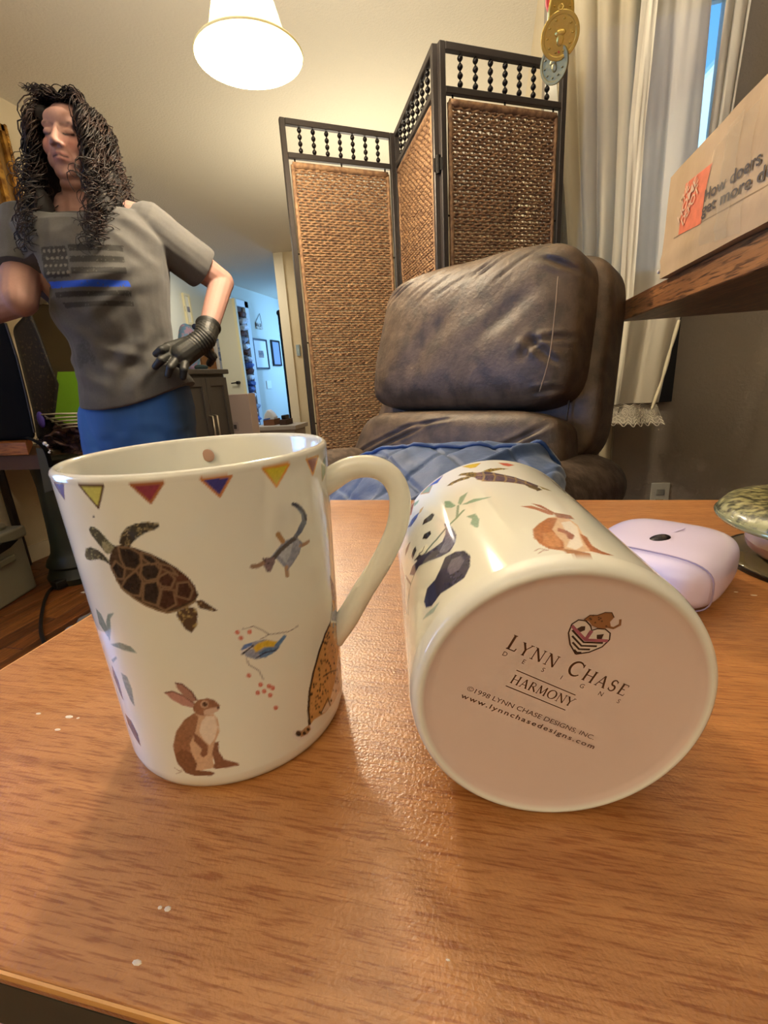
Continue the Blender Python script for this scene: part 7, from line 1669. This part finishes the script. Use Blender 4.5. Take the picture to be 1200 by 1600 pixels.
tint([(-.021, .079, -.0600), (0, .092, -.0595), (.021, .079, -.0605)], .0030, '#35191a', 1.)
rs_ = np.random.RandomState(3)
skin = skin*(.96+.08*rs_.rand(len(co_)))[:, None]
setcolor(me, skin)
skinm = mat('skin', '#ffffff', .62, attr='tint', sub=.08, bump=(260, .12, .001))
body = link_mesh('body', me, skinm, person, True)
# ---- T-shirt
b = MB()
rings(b, [(1.356, .076, .070, .0, .010), (1.350, .098, .082, 0, .004), (1.333, .158, .104, 0, .0), (1.30, .184, .116, 0, .004), (1.24, .187, .132, 0, .008), (1.17, .174, .146, .006, .014), (1.10, .151, .136, .017, .012), (1.02, .133, .124, .029, .006), (.95, .140, .132, .036, .0), (.885, .152, .144, .040, -.004), (.850, .156, .146, .042, -.004)])
SLL = SHL.lerp(ELL, .66); SLR = SHR.lerp(ELR, .60)
cap(b, SHL+Z_*.006, SLL, .066, .062, 20, 4); cap(b, SHR+Z_*.006, SLR, .068, .062, 20, 4)
me = remeshed(b, 'shirt', .0034, 7, .6)
co_ = coords(me)
# cut the sleeve ends flat: push the round caps back onto the cuff plane; slant the hem
for S, E, J in ((SHL, ELL, SLL), (SHR, ELR, SLR)):
    d = np.array((E-S).normalized()); J_ = np.array(J); t = (co_-J_)@d; dist = np.linalg.norm(co_-J_-t[:, None]*d, axis=1)
    m = (t > .012) & (dist < .105) & (t < .11); co_[m] -= (t[m]-.012)[:, None]*d
rel = co_-np.array(BC); l_ = rel@np.array(BL)/K; f_ = rel@np.array(BF)/K; z_ = uk(co_[:, 2].copy())
co_[:, 2] -= np.clip((z_-1.30)/.05, 0, 1)*np.clip((f_+.01)/.07, 0, 1)*np.exp(-(l_/.085)**4)*.034; lowm = np.clip((.93-z_)/.08, 0, 1); co_[:, 2] += lowm*(.045*(l_/.18)**2+.012*np.sign(l_)*(abs(l_)/.18)-.012)*1.0
fold = np.zeros(len(co_))
for (l0, z0, l1, z1, w, a) in [(.17, 1.20, -.05, 1.12, .012, .006), (.17, 1.17, -.02, 1.06, .012, .005), (.15, 1.05, .02, .92, .014, .007), (.16, .99, .06, .87, .013, .006), (.13, 1.10, .11, .90, .012, .006), (-.16, 1.16, -.02, 1.10, .012, .005), (-.15, 1.00, -.02, .93, .014, .005), (-.13, .95, .05, .89, .013, .005), (0, 1.0, .13, .96, .012, .005), (-.10, 1.08, .02, 1.00, .014, .004), (.10, 1.33, .20, 1.24, .010, .006), (.06, 1.30, .19, 1.18, .010, .004)]:
    ax, ay, bx_, by_ = l0, z0, l1, z1; dx, dy = bx_-ax, by_-ay; t = np.clip(((l_-ax)*dx+(z_-ay)*dy)/(dx*dx+dy*dy), 0, 1)
    dd = np.hypot(l_-ax-t*dx, z_-ay-t*dy); fold += a*np.exp(-(dd/w)**2)*np.sin(np.pi*np.clip(t, .05, .95))-.6*a*np.exp(-((dd-2*w)/w)**2)*np.sin(np.pi*np.clip(t, .05, .95))
nn = np.array([noise.noise(Vector(p)*10)*.006+noise.noise(Vector(p)*24)*.0025 for p in co_])
rad = rel.copy(); rad[:, 2] = 0; rad /= np.linalg.norm(rad, axis=1)[:, None]+1e-9
co_ += rad*(fold+nn)[:, None]
me.vertices.foreach_set('co', co_.ravel()); me.update()
base = np.array(lin('#4e4c4a')); col = np.tile(base, (len(co_), 1)); mott = rs_.rand(len(co_)); col *= (.93+.14*mott)[:, None]
front = f_ > .02
# faded flag print on the chest, in shirt coordinates (l, height)
def rect(l0, l1, z0, z1, c, k=1., slope=0.0):
    zz = z_-slope*(l_-l0); m = front & (l_ > l0) & (l_ < l1) & (zz > z0) & (zz < z1)
    m = m & (mott > .03); col[m] = col[m]*(1-k)+np.array(lin(c))*k
FL0, FL1 = -.070, .115; ftop = 1.232
rect(FL0, FL0+.060, ftop-.072, ftop, '#24221f', .95)
for k in range(3): rect(FL0+.066, FL1, ftop-.012-k*.0265, ftop+.002-k*.0265, '#24221f', .95)
rect(FL0+.005, FL1, ftop-.094, ftop-.080, '#1749c0', 1.)
rect(FL0+.012, FL1, ftop-.116, ftop-.103, '#24221f', .95); rect(FL0+.022, FL1, ftop-.139, ftop-.127, '#24221f', .9)
for i in range(5):
    for j in range(4):
        lc, zc_ = FL0+.007+i*.0115+(j % 2)*.005, ftop-.010-j*.017
        m = front & (np.hypot(l_-lc, z_-zc_) < .0036); col[m] = np.array(lin('#67625a'))
for lc, zc_, a_, c_ in ((-.04, .985, .020, .026), (-.025, 1.005, .014, .014), (-.055, .965, .010, .018), (-.015, .975, .008, .020)):
    m = front & (((l_-lc)/a_)**2+((z_-zc_)/c_)**2 < 1) & (mott > .2); col[m] = col[m]*.35+np.array(lin('#3a3833'))*.65
neckm = (z_ > 1.350) & (np.hypot(l_, f_) < .098); col[neckm] *= .75
setcolor(me, col)
shirtm = mat('grey_marl_cotton', '#ffffff', .9, attr='tint', bump=(900, .25, .001), sheen=.15)
link_mesh('t_shirt', me, shirtm, person, True)
# ---- jeans
b = MB()
rings(b, [(.93, .135, .118, .038, -.008), (.88, .143, .128, .038, -.008), (.82, .150, .132, .036, -.008), (.77, .145, .126, .034, -.008), (.73, .132, .115, .032, -.006), (.69, .11, .085, .030, -.004)])
for s in (-1, 1):
    hp, kn, an = T(.022+s*.074, -.004, .80), T(s*.098, .01, .46), T(s*.10, -.02, .11)
    cap(b, hp, kn, .090, .066, 22); cap(b, kn, an, .064, .055, 22)
me = remeshed(b, 'jeans', .0045, 4, .5); co_ = coords(me); rel = co_-np.array(BC); l_ = rel@np.array(BL)/K; f_ = rel@np.array(BF)/K; z_ = uk(co_[:, 2])
nn = np.array([noise.noise(Vector((p[0]*14, p[1]*14, p[2]*26)))*.004 for p in co_]); rad = rel.copy(); rad[:, 2] = 0; rad /= np.linalg.norm(rad, axis=1)[:, None]+1e-9
co_ += rad*nn[:, None]; me.vertices.foreach_set('co', co_.ravel()); me.update()
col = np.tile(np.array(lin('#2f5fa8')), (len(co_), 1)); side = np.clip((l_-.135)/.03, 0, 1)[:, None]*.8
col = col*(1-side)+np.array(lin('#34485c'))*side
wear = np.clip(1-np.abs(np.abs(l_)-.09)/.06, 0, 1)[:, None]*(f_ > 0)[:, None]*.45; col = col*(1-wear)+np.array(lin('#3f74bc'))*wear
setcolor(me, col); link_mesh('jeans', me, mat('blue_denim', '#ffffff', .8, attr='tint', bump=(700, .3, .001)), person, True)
b = MB()
for s in (-1, 1):
    an = T(s*.095, -.02, .0); b2 = rounded(an+BF*.055+Z_*.036, (BL, BF, Z_), (.045, .125, .036), 3.5, 12); b = MB(); b.add(b2.v, b2.f)
    b.build('shoe', mat('dark_shoe', '#2c2a2c', .7), person, True, merge=True)
# ---- black glove on the hand that rests on the hip
b = MB(); rr = .0098
W = WRL+Vector((-.004, -.002, -.004))
KN = [at(262, 543, y=1.165*K), at(263, 555, y=1.158*K), at(274, 563, y=1.160*K), at(289, 566, y=1.175*K)]
TP = [at(244, 553, y=1.128*K), at(243, 573, y=1.118*K), at(263, 586, y=1.128*K), at(286, 589, y=1.150*K)]
MD = [at(252, 547, y=1.132*K), at(251, 563, y=1.120*K), at(266, 574, y=1.128*K), at(287, 578, y=1.150*K)]
fa_ = (ELL-WRL).normalized()
cap(b, W+fa_*.035, W, .033, .030, 18); cap(b, W, KNU, .031, .034, 18)
for k, m_, t in zip(KN, MD, TP):
    cap(b, W.lerp(k, .4), k, .019, .0135); cap(b, k, m_, .0125, .0112); cap(b, m_, t, .0112, .0092)
th1 = W+Vector((.006, .02, -.055)); cap(b, W.lerp(KNU, .3), th1, .018, .013); cap(b, th1, th1+Vector((-.035, .03, -.02)), .012, .010)
me = remeshed(b, 'glove', .0022, 2, .5); co_ = coords(me)
ax_ = np.array((KNU-W).normalized()); t_ = (co_-np.array(W))@ax_
wr = .0014*np.sin(t_*620+3*np.array([noise.noise(Vector(p)*30) for p in co_]))*np.clip(1-np.abs(t_-.01)/.05, 0, 1)
cen = np.array(W)+t_[:, None]*ax_; rad = co_-cen; rad /= np.linalg.norm(rad, axis=1)[:, None]+1e-9; co_ += rad*wr[:, None]
me.vertices.foreach_set('co', co_.ravel()); me.update()
link_mesh('glove', me, mat('black_nitrile', '#23231f', .5, bump=(160, .3, .002)), person, True)
c0 = W+fa_*.060
MB().tube([c0-fa_*.022, c0-fa_*.006, c0, c0+fa_*.003], [.0345, .0375, .041, .040], 24, cap=False).build('glove_cuff', mat('black_nitrile_cuff', '#1e1e1b', .5), person, True)

# ---- hair: dense under-volume and about 900 curls
hair_dark = mat('hair_under', '#17110f', .75); hair_m = mat('dark_curls', '#17100d', .5, vary=(22, '#2c1c16', 3, .45, .62), spec=.35)
b = MB()
ell((0, -.034, .038), (.084, .092, .086)); ell((0, -.050, -.030), (.088, .070, .095)); ell((0, -.055, -.12), (.095, .055, .09))
for s, k in ((1, 1), (-1, .85)):
    ell((s*.082, -.010, -.050), (.026, .040, .085)); ell((s*.098, .010, -.125), (.036*k, .045, .075)); ell((s*.100*k, .062, -.195), (.032, .034, .060))
    ell((s*.058, .030, .062), (.026, .034, .030))
me = remeshed(b, 'hair_mass', .006, 4, .5)
co_ = coords(me); co_ += np.array([noise.noise_vector(Vector(p)*26) for p in co_])*.008; me.vertices.foreach_set('co', co_.ravel()); me.update()
link_mesh('hair_mass', me, hair_dark, person, True)
rn = random.Random(17); b = MB()
def curl(pts, amp, turns, r, ph, n=46):
    P = smoothpath(pts, max(2, n//(len(pts)-1))); m = len(P); out = []
    tl = 2*math.pi*turns
    for i, p in enumerate(P):
        d = (P[min(i+1, m-1)]-P[max(i-1, 0)]).normalized(); a = d.cross(Vector((.3, .2, .93))).normalized() if abs(d.z) < .95 else d.cross(X_).normalized(); c = d.cross(a)
        t = i/(m-1); k = amp*min(1, t*3.5)*(1+.35*math.sin(t*9+ph)); q = ph+tl*t
        out.append(p+a*k*math.cos(q)+c*k*math.sin(q))
    b.tube(out, [r*(1-.55*(i/(m-1))**2) for i in range(m)], 4, cap=False)
for i in range(980):
    az_ = rn.uniform(52, 180)*(1 if rn.random() < .54 else -1); sgn = 1 if az_ > 0 else -1; th1 = rn.uniform(8, 88)
    a, t = math.radians(az_), math.radians(th1)
    dx, dy, dz = math.sin(a)*math.sin(t), math.cos(a)*math.sin(t), math.cos(t)
    root = (dx*.080, -.025+dy*.092, .035+dz*.088)
    front_ = max(0, math.cos(a)+.25); ln = rn.uniform(.28, .375) if rn.random() < .8 else rn.uniform(.14, .24)
    spread = rn.uniform(.078, .132); yo = -.03+.055*front_
    bx_, by_ = math.sin(a), math.cos(a)
    p1 = (bx_*(.086+.2*(spread-.078)), yo+by_*.095+.0, .035+dz*.06-.02)
    zend = -ln+.035; 
    p2 = (bx_*spread, yo+by_*.09+.01, (p1[2]+zend)*.45); p3 = (bx_*(spread+.016)+rn.uniform(-.01, .012), yo+by_*.085+.078*front_+rn.uniform(-.012, .012), (p2[2]+zend)*.58); p4 = (bx_*(spread+.004)+rn.uniform(-.018, .018), yo+by_*.08+.118*front_+rn.uniform(-.015, .015), zend)
    if sgn*bx_ > 0 and front_ > .3 and abs(p2[0]) < .074: p2 = (sgn*.078, p2[1], p2[2])
    curl([Hd(*root), Hd(*p1), Hd(*p2), Hd(*p3), Hd(*p4)], rn.uniform(.008, .019), rn.uniform(3.5, 7), rn.uniform(.0012, .0023), rn.uniform(0, 6))
# waves swept from the hairline over the crown, and the tuft above the forehead
for i in range(150):
    s = rn.choice((-1, 1, 1)); x0 = rn.uniform(-.02, .02); z0_ = rn.uniform(.092, .108)
    p0 = (x0, .052+rn.uniform(-.05, .012), z0_); p1 = (s*.040+x0, .050+rn.uniform(-.03, .012), .108+rn.uniform(-.006, .022)); p2 = (s*.074, .030+rn.uniform(-.03, .006), .072+rn.uniform(-.01, .012)); p3 = (s*.088, .010+rn.uniform(-.02, .01), .01); p4 = (s*.096, .012, -.06)
    curl([Hd(*p0), Hd(*p1), Hd(*p2), Hd(*p3), Hd(*p4)], rn.uniform(.003, .007), rn.uniform(2, 5), rn.uniform(.0010, .0019), rn.uniform(0, 6), 36)
for i in range(60):
    x0 = rn.uniform(-.035, .01); p0 = (x0, .035+rn.uniform(-.02, .02), .100); p1 = (x0-.012, .058, .112+rn.uniform(-.008, .008)); p2 = (x0-.03, .070+rn.uniform(-.01, .015), .112+rn.uniform(-.010, .008)); p3 = (x0-.045+rn.uniform(-.01, .01), .078+rn.uniform(-.01, .012), .106+rn.uniform(-.014, .012))
    curl([Hd(*p0), Hd(*p1), Hd(*p2), Hd(*p3)], .003, rn.uniform(1, 2.5), .0013, rn.uniform(0, 6), 24)
ha = b.build('curly_hair', hair_m, person, True, kind='stuff')
